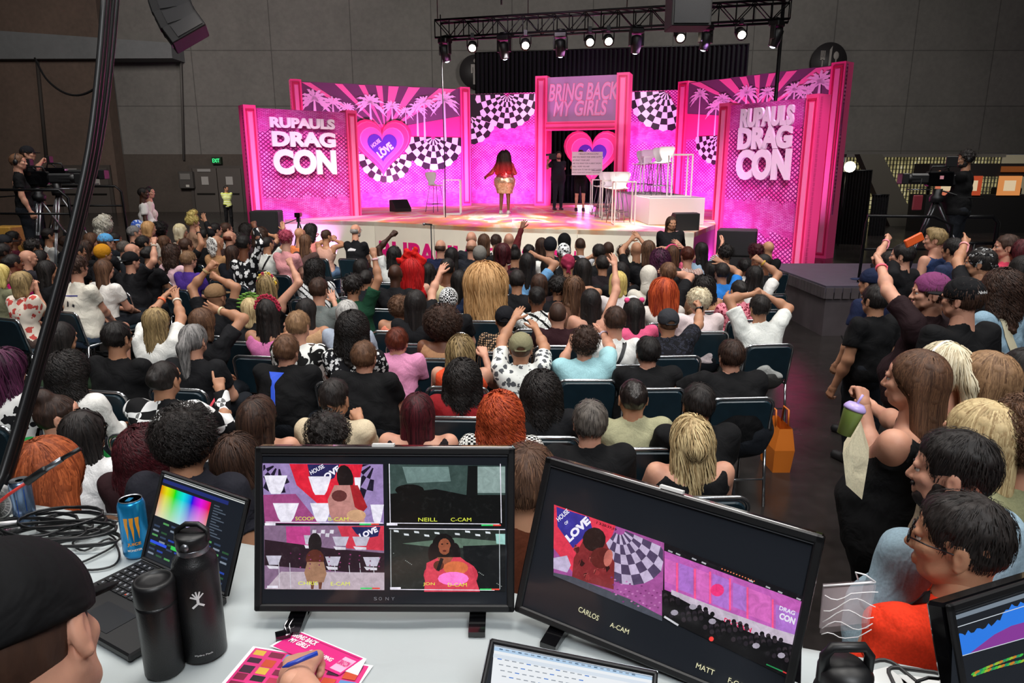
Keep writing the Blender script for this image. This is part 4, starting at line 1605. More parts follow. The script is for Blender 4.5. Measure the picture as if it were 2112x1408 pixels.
back = [Vector((5.2, 18.4, SZ)), Vector((6.6, 20.8, SZ)), Vector((6.6, 27.6, SZ)), Vector((-7.4, 27.6, SZ)), Vector((-7.4, 23.0, SZ)), Vector((-4.6, 20.0, SZ))]
pts = FRONT + [RC] + back
n = len(pts)
V = [tuple(p) for p in pts] + [(p.x, p.y, SZ - .1) for p in pts]
d_.add(V, [tuple(range(n)), tuple(range(2 * n - 1, n - 1, -1))] + [(i, i + n, (i + 1) % n + n, (i + 1) % n) for i in range(n)], STAGEF, None, False)
stage = d_.obj('stage', label='low stage with colour-streaked floor and white front carrying pink lettering', cat='stage')
for i in range(len(FRONT) - 1):
 a, b_ = FRONT[i], FRONT[i + 1]
 s_ = MB()
 dd = (b_ - a)
 nrm = Vector((dd.y, -dd.x, 0)).normalized() * .0
 e1, e2 = a + dd * .0015, b_ - dd * .0015
 s_.add([(e1.x, e1.y, 0), (e2.x, e2.y, 0), (e2.x, e2.y, SZ - .01), (e1.x, e1.y, SZ - .01), (e1.x + .02, e1.y + .05, 0), (e2.x + .02, e2.y + .05, 0), (e2.x + .02, e2.y + .05, SZ - .01), (e1.x + .02, e1.y + .05, SZ - .01)],
     [(0, 1, 2, 3), (5, 4, 7, 6), (0, 3, 7, 4), (1, 5, 6, 2), (3, 2, 6, 7)], SKIRT, None, False)
 s_.obj('skirt_panel', stage)
s_ = MB()
a, b_ = FRONT[-1], Vector((5.2, 18.4, 0))
s_.add([(a.x, a.y, 0), (RC.x, RC.y, 0), (b_.x, b_.y, 0), (b_.x, b_.y, SZ - .01), (RC.x, RC.y, SZ - .01), (a.x, a.y, SZ - .01)], [(0, 1, 4, 5), (1, 2, 3, 4)], plain('8c2a6a', .6), None, False)  # purple stage light on this side is put into its colour
s_.obj('side_skirt', stage)
LETM = plain('e0187a', .5)
def mat_between(a, b):
 """local frame: x from a to b, y away from the front, z up, origin a on the ground"""
 d = Vector((b[0] - a[0], b[1] - a[1], 0)).normalized()
 return Matrix(((d.x, -d.y, 0, a[0]), (d.y, d.x, 0, a[1]), (0, 0, 1, 0), (0, 0, 0, 1)))
def onplane(M, px, py):
 o, r = Vector((0, 0, CAMH)), ray(px, py)
 Mi = M.inverted()
 o2, r2 = Mi @ o, Mi.to_3x3() @ r
 t = -o2.y / r2.y
 p = o2 + r2 * t
 return p.x, p.z
SK = plain('eee6d6', .6)
for (a, b_, ws) in ((FRONT[1], FRONT[2], (('RUPAULS', 783, 984),)), (FRONT[2], FRONT[3], (('DRAG', 1010, 1128), ('CON', 1136, 1188)))):
 M = mat_between(a, b_)
 for (t_, xa, xb) in ws:
  s_ = MB()
  u0, z1 = onplane(M, xa, 497)
  u1, z0 = onplane(M, xb, 540)
  word(s_, t_, (u0 + u1) / 2, -.012, .50, .52, LETM, width=u1 - u0, extrude=.01, offset=.03, M=M)
  s_.obj('lettering', stage)
# ---- printed flats ---------------------------------------------------------------
PINKC = plain('ff4f92', .5)
PINKD = plain('d01a55', .5)
PINKL = plain('ff86b4', .5)
def sequin_print():
 m, nt, b = newmat('sequin_print')
 L = nt.links.new
 tc = N(nt, 'ShaderNodeTexCoord')
 s = N(nt, 'ShaderNodeSeparateXYZ')
 L(tc.outputs['Object'], s.inputs[0])
 def mth(op, a, b_=None, c=None):
  n = N(nt, 'ShaderNodeMath', _operation=op)
  for i, q in enumerate((a, b_, c)):
   if q is None:
    continue
   if isinstance(q, (int, float)):
    n.inputs[i].default_value = q
   else:
    L(q, n.inputs[i])
  return n.outputs[0]
 X, Z = s.outputs[0], s.outputs[2]
 # diamond lattice of round sequins
 u = mth('MULTIPLY', mth('ADD', X, mth('MULTIPLY', Z, 1.25)), 8.0)
 v = mth('MULTIPLY', mth('SUBTRACT', X, mth('MULTIPLY', Z, 1.25)), 8.0)
 fu = mth('ABSOLUTE', mth('SUBTRACT', mth('FRACT', u), .5))
 fv = mth('ABSOLUTE', mth('SUBTRACT', mth('FRACT', v), .5))
 dd = mth('MAXIMUM', fu, fv)
 d2 = mth('ADD', mth('MULTIPLY', fu, fu), mth('MULTIPLY', fv, fv))
 # brick bands
 cb = N(nt, 'ShaderNodeCombineXYZ')
 L(X, cb.inputs[0])
 L(Z, cb.inputs[1])
 nz = N(nt, 'ShaderNodeTexNoise', Scale=3.0, Detail=4.0, Distortion=.5)
 L(cb.outputs[0], nz.inputs['Vector'])
 br = N(nt, 'ShaderNodeTexBrick', Scale=9.0)
 br.inputs['Color1'].default_value = srgb('f890dc')
 br.inputs['Color2'].default_value = srgb('e858c0')
 br.inputs['Mortar'].default_value = srgb('a8187c')
 br.inputs['Mortar Size'].default_value = .05
 br.inputs['Brick Width'].default_value = .9
 L(cb.outputs[0], br.inputs['Vector'])
 cell = ramp(nt, d2, [(0.0, srgb('ffc4e4')), (.06, srgb('ff8cc8')), (.12, srgb('e84ac0'))])
 dark = N(nt, 'ShaderNodeMixRGB', Color2=srgb('660a52'))
 L(ramp(nt, dd, [(.36, (0, 0, 0, 1)), (.43, (1, 1, 1, 1))]), dark.inputs[0])
 L(cell, dark.inputs[1])
 band = mth('FRACT', mth('MULTIPLY', Z, .42))
 bsel = ramp(nt, mth('ADD', band, mth('MULTIPLY', mth('SUBTRACT', nz.outputs[0], .5), .25)), [(0.0, (0, 0, 0, 1)), (.40, (1, 1, 1, 1)), (.72, (0, 0, 0, 1))], 'CONSTANT')
 mx = N(nt, 'ShaderNodeMixRGB')
 L(bsel, mx.inputs[0])
 L(dark.outputs[0], mx.inputs[1])
 L(br.outputs[0], mx.inputs[2])
 # printed deeper rose patches
 mx2 = N(nt, 'ShaderNodeMixRGB', _blend_type='MULTIPLY')
 mx2.inputs[2].default_value = srgb('f49ad8')
 L(ramp(nt, nz.outputs[0], [(.42, (0, 0, 0, 1)), (.6, (1, 1, 1, 1))]), mx2.inputs[0])
 L(mx.outputs[0], mx2.inputs[1])
 L(mx2.outputs[0], b.inputs['Base Color'])
 b.inputs['Roughness'].default_value = .6
 return m
SEQ = sequin_print()
DUSK = plain('6c4a64', .7)  # printed upper ground, its colour paled to take in lit stage haze
BEAM = plain('ff7fb0', .6)
BEAMH = plain('ff3f8c', .6)
PALMW = plain('f7e3ee', .6)
CKW, CKB = plain('f4eaf2', .5), plain('181218', .5)
VIOLET, CREAM = plain('4a2f9c', .5), plain('fbf0f4', .5)
def column(mb, x, z0, z1, w=.34, dep=.42, y=0.0):
 mb.box((x, y + dep / 2 - .06, (z0 + z1) / 2), (w, dep, z1 - z0), PINKC)
 for s in (-1, 1):
  mb.box((x + s * w * .30, y - .066, (z0 + z1) / 2), (w * .10, .014, z1 - z0 - .22), PINKD)
 for zz in (z0 + .11, z1 - .11):
  mb.box((x, y - .066, zz), (w * .7, .014, .05), PINKD)
 mb.box((x, y - .070, (z0 + z1) / 2), (w * .34, .02, z1 - z0 - .34), PINKL)
def poly(mb, pts, y, mat):
 mb.prism(pts, y, y + .006, mat)
def palm(mb, x, z, r, trunk, y, mat, seed=0):
 rr = random.Random(seed)
 for k in range(11):
  a = math.radians(-25 + 230 * k / 10 + rr.uniform(-6, 6))
  L_ = r * rr.uniform(.85, 1.1)
  mid = []
  for i in range(8):
   t = i / 7
   px_, pz_ = math.cos(a) * L_ * t, math.sin(a) * L_ * t - .45 * L_ * t * t
   mid.append((px_, pz_))
  up, dn = [], []
  for i, (a1, b1) in enumerate(mid):
   t = i / 7
   wd = r * .10 * math.sin(math.pi * min(1, t * .9 + .08)) * (1.0 if i % 2 else .55)
   dx, dz = (mid[min(i + 1, 7)][0] - mid[max(i - 1, 0)][0]), (mid[min(i + 1, 7)][1] - mid[max(i - 1, 0)][1])
   l = math.hypot(dx, dz) or 1
   up.append((x + a1 - dz / l * wd, z + b1 + dx / l * wd))
   dn.append((x + a1 + dz / l * wd, z + b1 - dx / l * wd))
  for i in range(7):
   mb.prism([up[i], dn[i], dn[i + 1], up[i + 1]][::-1], y, y + .005, mat)
 if trunk > 0:
  poly(mb, [(x - r * .09, z - trunk), (x + r * .09, z - trunk), (x + r * .045, z), (x - r * .045, z)], y, mat)
def fan(mb, x, z, r, y, a0=180, a1=360, wedges=12, rings=6, clip=None):
 """checkered pleated bunting fan hanging below its centre"""
 for i in range(wedges):
  for j in range(rings):
   t0, t1 = math.radians(a0 + (a1 - a0) * i / wedges), math.radians(a0 + (a1 - a0) * (i + 1) / wedges)
   r0, r1 = r * (.06 + .94 * j / rings), r * (.06 + .94 * (j + 1) / rings)
   if j == rings - 1:
    tm = (t0 + t1) / 2
    P = [(r0, t0), (r1 * .97, t0), (r1 * 1.01, tm), (r1 * .97, t1), (r0, t1)]
   else:
    P = [(r0, t0), (r1, t0), (r1, t1), (r0, t1)]
   P = [(x + a * math.cos(t), z + a * math.sin(t)) for a, t in P]
   if clip:
    P = [(min(max(p[0], clip[0]), clip[1]), max(min(p[1], clip[3]), clip[2])) for p in P]
   mb.prism(P, y, y + .006, CKW if (i + j) % 2 else CKB)
def heart_pts(x, z, s, n=40):
 o = []
 for i in range(n):
  t = 2 * math.pi * i / n
  hx = 16 * math.sin(t) ** 3
  hz = 13 * math.cos(t) - 5 * math.cos(2 * t) - 2 * math.cos(3 * t) - math.cos(4 * t)
  o.append((x + hx / 16 * s, z + (hz + 2.5) / 16 * s * 1.02))
 return o[::-1]
def heart(mb, x, z, s, y, text=True):
 for k, (q, mt) in enumerate(((1.0, plain('e8336e', .5)), (.93, plain('ff7aa0', .5)), (.90, plain('f2487e', .5)), (.74, plain('ff8fc0', .5)), (.71, plain('f860a4', .5)), (.50, VIOLET))):
  mb.prism(heart_pts(x, z, s * q), y - .006 * k, y - .006 * k + .005, mt)
 if text:
  word(mb, 'HOUSE', x - s * .22, y - .045, z + s * .16, s * .13, CREAM, width=s * .36, rot=math.radians(38), offset=.02)
  word(mb, 'OF', x - s * .10, y - .045, z + s * .0, s * .07, CREAM, width=s * .10, rot=math.radians(38), offset=.02)
  word(mb, 'LOVE', x + s * .08, y - .045, z - s * .06, s * .26, CREAM, width=s * .58, rot=math.radians(38), offset=.05)
def sub_heart_obj(name, root, *a, **k):
 m = MB()
 heart(m, *a, **k)
 m.obj(name, root)
def flat(name, pxl, pxr, T, z0, label, cols=(1, 1), colw=.34, Yl=None, Yr=None, dusk=None, z0r=None):
 z0r = z0 if z0r is None else z0r
 """pxl, pxr: pixels of the top corners; returns root empty, frame, width"""
 A = atz(pxl[0], pxl[1], T) if Yl is None else aty(pxl[0], pxl[1], Yl)
 B = atz(pxr[0], pxr[1], T) if Yr is None else aty(pxr[0], pxr[1], Yr)
 M = mat_between(A, B)
 W = (Vector((B.x, B.y)) - Vector((A.x, A.y))).length
 root = empty(name, (A.x, A.y, 0), math.atan2(B.y - A.y, B.x - A.x), label=label, cat='stage flat')
 p = MB()
 p.box((W / 2, .05, (T + z0) / 2), (W, .08, T - z0), SEQ)
 if dusk:
  p.box((W / 2, .0, (T + dusk) / 2), (W, .012, T - dusk), DUSK)
 p.obj('printed_panel', root)
 for k, x in ((0, colw / 2), (1, W - colw / 2)):
  if cols[k]:
   c = MB()
   column(c, x, z0r if k else z0, T + .06, colw)
   c.obj('column', root)
 return root, M, W
def dragcon(root, M, W, px0, px1, rows):
 """raised show title in three lines: rows of (word, pixel top-left, pixel bottom-right)"""
 for (t_, a, b_) in rows:
  s_ = MB()
  u0, z1 = onplane(M, *a)
  u1, z0 = onplane(M, *b_)
  word(s_, t_, (u0 + u1) / 2, -.085, (z0 + z1) / 2, z1 - z0, plain('fbf0fa', .45), width=u1 - u0, extrude=.07, offset=.055)
  s_.obj('lettering', root)
r1, M1, W1 = flat('title_flat', (500, 221), (734, 233), 3.9, 0, 'left pink sequin-print flat with raised white show title', colw=.30)
dragcon(r1, M1, W1, 0, 0, (('RUPAULS', (552, 241), (687, 268)), ('DRAG', (556, 270), (689, 305)), ('CON', (558, 307), (691, 360))))
r7, M7, W7 = flat('title_flat', (1487, 219), (1693, 199), 3.9, 0, 'right pink sequin-print flat with raised white show title', colw=.30)
dragcon(r7, M7, W7, 0, 0, (('RUPAULS', (1537, 225), (1643, 258)), ('DRAG', (1532, 264), (1638, 306)), ('CON', (1529, 309), (1634, 372))))
def skyline(root, M, W, T, base, palms_, vx, beam_px, halfc):
 """beams and palm silhouettes printed on the upper part"""
 b_ = MB()
 cx, cz = vx
 for (x0, x1) in beam_px:
  P = [(x0, T - .02), (x1, T - .02), (cx + (x1 - cx) * .12, cz), (cx + (x0 - cx) * .12, cz)][::-1]
  poly(b_, P, -.014, BEAM)
 b_.obj('light_beams', root)
 for i, (x, z, r, t) in enumerate(palms_):
  q = MB()
  palm(q, x, z, r, t, -.024 - .003 * (i % 3), PALMW, i)
  q.obj('palm_tree_print', root)
# left back flat
r2, M2, W2 = flat('backdrop_flat', (598, 167), (968, 184), 5.15, SZ, 'left back flat with palm silhouettes, pink beams and a big heart', dusk=3.35)
hz0 = 3.35
m = MB()
poly(m, [(.35, 3.3), (W2 - .35, 3.3), (W2 - .35, 4.25), (W2 * .62, 3.9), (.35, 3.95)], -.012, BEAMH)
m.obj('pink_band', r2)
def PP(M, px, py):
 return onplane(M, px, py)
pl = []
for (px, py, rp, tr) in ((648, 205, 30, .5), (686, 212, 20, .4), (763, 212, 27, 1.1), (808, 220, 19, .9), (860, 224, 20, .9), (874, 212, 22, 1.3), (916, 208, 28, 1.3), (716, 222, 16, .4), (836, 230, 14, .8)):
 u, z = PP(M2, px, py)
 pl.append((u, z, rp * 22 / FPX * 1.3, tr))
u_c, z_c = PP(M2, 795, 262)
bm = []
for (xa, xb) in ((622, 640), (690, 706), (739, 752), (775, 788), (801, 822), (842, 866), (905, 940)):
 bm.append((PP(M2, xa, 172)[0], PP(M2, xb, 172)[0]))
skyline(r2, M2, W2, 5.15, SZ, pl, (u_c, z_c), bm, 1)
m = MB()
u, z = PP(M2, 893, 283)
fan(m, u, z, 72 * 22.3 / FPX, -.03, wedges=11, rings=5, clip=(.3, W2 - .3, SZ, 6))
m.obj('checkered_fan_print', r2)
m = MB()
u, z = PP(M2, 795, 318)
fan(m, u, z, 62 * 22 / FPX, -.027, wedges=12, rings=4, clip=(.3, W2 - .3, SZ, 6))
m.obj('checkered_fan_print', r2)
u, z = PP(M2, 788, 306)
sub_heart_obj('heart_sign', r2, u, z, 66 * 22 / FPX, -.05)
# fan flats beside the portal
r3, M3, W3 = flat('backdrop_flat', (970, 194), (1108, 190), 5.2, SZ, 'sequin-print flat with black checkered fans left of the portal', cols=(0, 0))
m = MB()
u, z = PP(M3, 1046, 195)
fan(m, u, z, 74 * 24 / FPX, -.02, wedges=13, rings=6, clip=(0.02, W3 - .02, SZ, 5.18))
m.obj('checkered_fan_print', r3)
m = MB()
u, z = PP(M3, 970, 240)
fan(m, u, z, 62 * 24 / FPX, -.012, 270, 360, wedges=5, rings=5, clip=(0.02, W3 - .02, SZ, 5.18))
m.obj('checkered_fan_print', r3)
m = MB()
poly(m, [(0, 4.35), (W3 * .5, 4.35), (W3 * .5, 5.19), (0, 5.19)], -.008, CKB)
m.obj('dark_corner', r3)
r5, M5, W5 = flat('backdrop_flat', (1294, 188), (1404, 185), 5.2, SZ, 'washed-out sequin-print flat with pale fan right of the portal', cols=(0, 0))
m = MB()
u, z = PP(M5, 1376, 188)
fan(m, u, z, 84 * 23.5 / FPX, -.02, 180, 300, wedges=9, rings=6, clip=(0.02, W5 - .02, SZ, 5.22))
m.obj('checkered_fan_print', r5)
# portal
r4, M4, W4 = None, None, None
A, B = aty(1105, 159, 25.6), aty(1299, 154, 24.6)
M4 = mat_between(A, B)
W4 = (B - A).to_2d().length
T4 = (A.z + B.z) / 2
r4 = empty('portal', (A.x, A.y, 0), math.atan2(B.y - A.y, B.x - A.x), label='tall pink portal with the words Bring Back My Girls over its opening', cat='stage portal')
cw = .42
for x in (cw / 2, W4 - cw / 2):
 c = MB()
 column(c, x, SZ, T4 + .05, cw, .7)
 c.obj('column', r4)
ul, zb = onplane(M4, 1124, 253)
u_, zl = onplane(M4, 1124, 268)
c = MB()
c.box((W4 / 2, .02, (zb + zl) / 2), (W4 - 2 * cw, .3, zb - zl + .04), PINKC)
c.box((W4 / 2, -.14, (zb + zl) / 2 + .08), (W4 - 2 * cw, .02, .04), PINKD)
c.box((W4 / 2, -.14, (zb + zl) / 2 - .08), (W4 - 2 * cw, .02, .04), PINKD)
c.obj('lintel', r4)
c = MB()
c.box((W4 / 2, .06, (zb + T4) / 2), (W4 - 2 * cw, .05, T4 - zb), plain('a87ca6', .5))
c.obj('title_board', r4)
for (t_, a, b_) in (('BRING BACK', (1131, 173), (1276, 205)), ('MY GIRLS', (1141, 208), (1252, 238))):
 u0, z1 = onplane(M4, *a)
 u1, z0 = onplane(M4, *b_)
 for off, mt, y_ in ((.035, plain('ff7fa8', .4), .02), (.006, plain('dc9cc4', .5), .012)):
  s_ = MB()
  word(s_, t_, (u0 + u1) / 2, y_, (z0 + z1) / 2, (z1 - z0) * (1 if off > .01 else .93), mt, width=(u1 - u0) * (1 if off > .01 else .985), shear=.22, offset=off)
  s_.obj('lettering', r4)
# heart behind the portal
A = aty(1160, 300, 28.0)
t = empty('heart_sign', (aty(1221, 340, 28).x, 28, 0), label='big pink heart sign with purple centre behind the portal', cat='heart sign')
P = aty(1221, 326, 28)
h = MB()
heart(h, 0, P.z, 57 * 28 / FPX, 0)
h.prism(heart_pts(0, P.z, 57 * 28 / FPX), .006, .12, PINKD)
h.obj('heart', t)
h = MB()
h.box((-.4, .25, P.z / 2), (.06, .06, P.z), BLACKM)
h.box((.4, .25, P.z / 2), (.06, .06, P.z), BLACKM)
h.obj('support', t)
# right back flat
r6, M6, W6 = flat('backdrop_flat', (1401, 173), (1747, 131), 5.15, SZ, 'right back flat with palm silhouettes and tall column reaching the floor', dusk=3.45, colw=.40, z0r=0)
m = MB()
m.box((W6 - 1.3, .05, SZ / 2), (2.0, .08, SZ), SEQ)
m.obj('printed_panel', r6)
m = MB()
poly(m, [(.4, 3.4), (W6 - .4, 3.4), (W6 - .4, 4.1), (W6 * .6, 3.9), (.4, 4.2)], -.012, BEAMH)
m.obj('pink_band', r6)
pl = []
for (px, py, rp, tr) in ((1445, 196, 22, 1.7), (1478, 222, 24, 1.5), (1490, 206, 22, .8), (1541, 192, 26, .5), (1584, 192, 20, .4), (1640, 186, 24, .5), (1692, 170, 32, .5), (1660, 188, 18, .4), (1500, 214, 14, .4)):
 u, z = PP(M6, px, py)
 pl.append((u, z, rp * 19.5 / FPX * 1.3, tr))
u_c, z_c = PP(M6, 1565, 225)
bm = [(PP(M6, xa, 156)[0], PP(M6, xb, 156)[0]) for (xa, xb) in ((1425, 1445), (1484, 1508), (1526, 1540), (1556, 1568), (1586, 1600), (1622, 1644), (1682, 1722))]
skyline(r6, M6, W6, 5.15, 0, pl, (u_c, z_c), bm, 1)
m = MB()
u, z = PP(M6, 1483, 280)
fan(m, u, z, 78 * 20.5 / FPX * .8, -.03, wedges=12, rings=6, clip=(.4, W6, SZ, 5.1))
m.obj('checkered_fan_print', r6)
m = MB()
u, z = PP(M6, 1706, 262)
fan(m, u, z, 1.0, -.03, wedges=14, rings=6, clip=(.4, W6 - .35, 0, 5.1))
m.obj('checkered_fan_print', r6)
# black masking drape behind the set
pa, pb = aty(979, 110, 30.5), aty(1546, 90, 28.5)
drape('drape', Vector((pa.x, pa.y, 0)), Vector((pb.x, pb.y, 0)), 0.0, (pa.z + pb.z) / 2, cloth('09080e'), 60, .07, 'wide black curtain hanging behind the pink stage set')
# guard rail fence behind the portal
m = MB()
P = aty(1180, 400, 29)
for i in range(16):
 m.tube([(P.x - 1 + i * .16, 29, SZ), (P.x - 1 + i * .16, 29, SZ + 1.05)], .012, BLACKM, 5)
m.tube([(P.x - 1, 29, SZ + 1.05), (P.x + 1.4, 29, SZ + 1.05)], .02, BLACKM, 6)
m.box((P.x + .2, 29, SZ - .05), (3.2, .8, .1), BLACKM)
m.box((P.x + .2, 29, (SZ - .1) / 2), (3.0, .6, SZ - .1), BLACKM)
m.obj('crowd_barrier', label='dark metal barrier rail seen through the portal opening', cat='barrier')
# ---- stage furniture ---------------------------------------------------------------
SHELL = plain('ece4e6', .35, coat=.2)
def bar_stool():
 t = empty('bar_stool')
 s = MB()
 # moulded shell: seat running up into a waisted back
 rows = []
 prof = [(.21, .772, .17), (.20, .790, .20), (.08, .775, .215), (-.08, .770, .20), (-.16, .790, .13), (-.19, .84, .10), (-.205, .92, .13), (-.225, 1.02, .185), (-.245, 1.13, .20), (-.25, 1.17, .15)]
 V, F = [], []
 n = 9
 for (y, z, w) in prof:
  for j in range(n):
   a = -1 + 2 * j / (n - 1)
   V.append((a * w, y + .035 * a * a * (1 if z > .85 else 0), z + .02 * a * a * (1 if z < .85 else 0)))
 k = len(V)
 V += [(x, y - .012, z - .012) for x, y, z in V]
 for i in range(len(prof) - 1):
  for j in range(n - 1):
   q = i * n + j
   F.append((q, q + 1, q + n + 1, q + n))
   F.append((k + q, k + q + n, k + q + n + 1, k + q + 1))
 for i in range(len(prof) - 1):
  for q in (i * n, i * n + n - 1):
   F.append((q, q + n, k + q + n, k + q))
 for j in range(n - 1):
  for q in (j, (len(prof) - 1) * n + j):
   F.append((q, k + q, k + q + 1, q + 1))
 s.add(V, F, SHELL)
 s.obj('shell', t)
 for sx in (-1, 1):
  for sy in (-1, 1):
   l = MB()
   l.tube([(sx * .12, sy * .10, .76), (sx * .22, sy * .21, 0)], .011, STEEL, 7)
   l.obj('leg', t)
 r = MB()
 r.tube([(.19, .18, .24), (-.19, .18, .24), (-.19, -.18, .24), (.19, -.18, .24)], .009, STEEL, 6, closed=True)
 r.obj('footrest', t)
 return t
def wire_table(w=.45, h=.95, d=.45):
 t = empty('wire_table')
 for sx in (-1, 1):
  for sy in (-1, 1):
   l = MB()
   l.box((sx * w / 2, sy * d / 2, h / 2), (.028, .028, h), WHITEP)
   l.obj('leg', t)
 for z in (.014, h):
  l = MB()
  for s in (-1, 1):
   l.box((0, s * d / 2, z), (w, .028, .028), WHITEP)
   l.box((s * w / 2, 0, z), (.028, d, .028), WHITEP)
  l.obj('rail', t)
 return t
RZ = SZ + .6
ra, rb = atz(1337, 464, SZ), atz(1447, 466, SZ)
wr_ = 1.25
m = MB()
m.box((wr_ / 2, 2.6, .3), (wr_, 5.2, .6), plain('e6e0e0', .5), bev=.01)
m.box((wr_ / 2, 2.6, .604), (wr_ - .02, 5.18, .012), plain('8c8488', .8))
ang = 0.0
o = m.obj('riser', loc=(ra.x, ra.y, SZ), rz=0, label='white box riser carrying the back row of stools on stage', cat='riser')
def on_riser(x, y):
 return Vector((ra.x + x, ra.y + y, 0))
st = []
lab = [((1317, 344), RZ, 'white bar stool at the left end of the white riser'), ((1341, 343), RZ, 'white bar stool second from the left on the white riser'), ((1369, 342), RZ, 'white bar stool third from the left on the white riser'),
    ((1384, 341), RZ, 'white bar stool at the right end of the white riser')]
for i, (rx, ry) in enumerate(((.6, 4.7), (.6, 3.9), (.6, 2.3), (.6, 1.5))):
 p = on_riser(rx, ry)
 st.append(((p.x, p.y, RZ), lab[i][2]))
for (px, py), lb in (((1228, 451), 'white bar stool directly under the handwritten cue card'), ((1254, 459), 'white bar stool just right of the cue card on the stage floor'), ((1287, 461), 'white bar stool in front of the riser, second from its corner'), ((1306, 457), 'white bar stool nearest the corner of the white riser'),
      ((897, 438), 'white bar stool standing alone on the left of the stage')):
 p = atz(px, py, SZ) if px < 1000 else on_riser(-.55, {1228: 4.0, 1254: 3.2, 1287: 1.7, 1306: .9}[px])
 st.append(((p.x, p.y + (.2 if px < 1000 else 0), SZ), lb))
proto = None
for (p, lb) in st:
 o = bar_stool() if proto is None else copy_tree(proto)
 proto = proto or o
 o.location = p
 o.rotation_euler.z = math.radians(180 + (-28 if p[0] > 0 else 40))
 tag(o, label=lb, cat='stool', group='white moulded bar stools on the stage')
proto = None
for p, lb in ((atz(934, 442, SZ), 'white wire frame table beside the lone stool at stage left'), (Vector((*on_riser(-.55, 4.75).to_2d(), SZ)), 'white wire frame table left of the stools under the cue card'), (Vector((*on_riser(-.55, 2.45).to_2d(), SZ)), 'white wire frame table among the stools before the riser'),
     (Vector((*on_riser(-.55, .15).to_2d(), SZ)), 'white wire frame table in front of the riser corner'), (Vector((*on_riser(.8, .65).to_2d(), RZ)), 'white wire frame table at the near edge of the riser'), (Vector((*on_riser(.6, 3.1).to_2d(), RZ)), 'white wire frame table at the far end of the riser')):
 o = wire_table() if proto is None else copy_tree(proto)
 proto = proto or o
 o.location = (p.x, p.y, p.z)
 o.rotation_euler.z = ang
 tag(o, label=lb, cat='table', group='white wire frame tables on the stage')
def wedge(px, py, rz, label, s=1.0, z=SZ):
 p = atz(px, py, z)
 t = empty('stage_monitor', (p.x, p.y, z), rz, label=label, cat='speaker')
 m = MB()
 w, d, h = .62 * s, .48 * s, .42 * s
 m.add([(-w / 2, -d / 2, 0), (w / 2, -d / 2, 0), (w / 2, d / 2, 0), (-w / 2, d / 2, 0), (-w / 2, -d / 2, h * .95), (w / 2, -d / 2, h * .95), (w / 2, d / 2, h * .3), (-w / 2, d / 2, h * .3), (-w / 2, -d * .1, h), (w / 2, -d * .1, h)],
    [(0, 3, 2, 1), (0, 1, 5, 4), (1, 2, 6, 9, 5), (2, 3, 7, 6), (3, 0, 4, 8, 7), (4, 5, 9, 8), (8, 9, 6, 7)], plain('141315', .7, bmp=.3, scale=150), None, False)
 m.obj('cabinet', t)
 g = MB()
 g.add([(-w / 2 + .04, -d * .08, h * .99), (w / 2 - .04, -d * .08, h * .99), (w / 2 - .04, d / 2 - .01, h * .33), (-w / 2 + .04, d / 2 - .01, h * .33)], [(0, 1, 2, 3)], plain('2a292c', .5, .5), Matrix.Translation((0, .006, .006)), False)
 g.obj('grille', t)
wedge(826, 436, math.radians(215), 'black wedge monitor speaker on the left of the stage floor', .85)
wedge(1408, 474, math.radians(12), 'black wedge monitor speaker behind the signing woman', .85)
def sub_box(p, w, d, h, rz, label, z=0):
 t = empty('subwoofer', (p.x, p.y, z), rz, label=label, cat='speaker')
 m = MB()
 m.box((0, 0, h / 2), (w, d, h), plain('161517', .7, bmp=.3, scale=120), bev=.02)
 m.obj('cabinet', t)
 g = MB()
 g.box((0, -d / 2 - .005, h / 2), (w - .08, .02, h - .08), plain('232225', .6, .3, bmp=.4, scale=200))
 g.obj('grille', t)
p = atz(1504, 470, 1.15)
sub_box(Vector((p.x + .1, p.y - .3, 0)), .80, .7, .58, math.radians(-20), 'large black speaker cabinet at the bottom of the stack by the right title flat')
sub_box(Vector((p.x + .1, p.y - .3, 0)), .82, .72, .56, math.radians(-20), 'large black speaker cabinet on top of the stack by the right title flat', z=.585)
p = aty(549, 434, 15.2)
sub_box(Vector((p.x, 15.2, 0)), .58, .5, p.z, math.radians(5), 'black speaker cabinet at the foot of the left title flat')
def tripod_cam(p, z, label, h=.9, s=.6):
 t = empty('tripod', (p.x, p.y, z), label=label, cat='tripod')
 for k in range(3):
  a = k * 2.094 + .5
  l = MB()
  l.tube([(0, 0, h), (math.cos(a) * s * .45, math.sin(a) * s * .45, 0)], [.02, .012], BLACKP, 6)
  l.obj('leg', t)
 m = MB()
 m.box((0, 0, h + .05), (.07, .09, .1), BLACKP)
 m.tube([(0, 0, h + .08), (-.12, -.1, h + .02), (-.3, -.18, h - .05)], .01, BLACKP, 6)
 m.obj('head', t)
 m = MB()
 m.box((0, 0, h + .15), (.12, .18, .10), BLACKG, bev=.01)
 m.tube([(0, .09, h + .15), (0, .2, h + .15)], .04, BLACKG, 10)
 m.obj('camera_body', t)
tripod_cam(aty(615, 445, 15.6), .55, 'small black tripod with camera in front of the left title flat', .75, .55)
p = aty(615, 445, 15.6)
m = MB()
m.box((p.x, p.y, .275), (.9, .6, .55), BLACKP, bev=.01)
m.obj('equipment_case', label='black case under the small tripod at the left flat', cat='case')
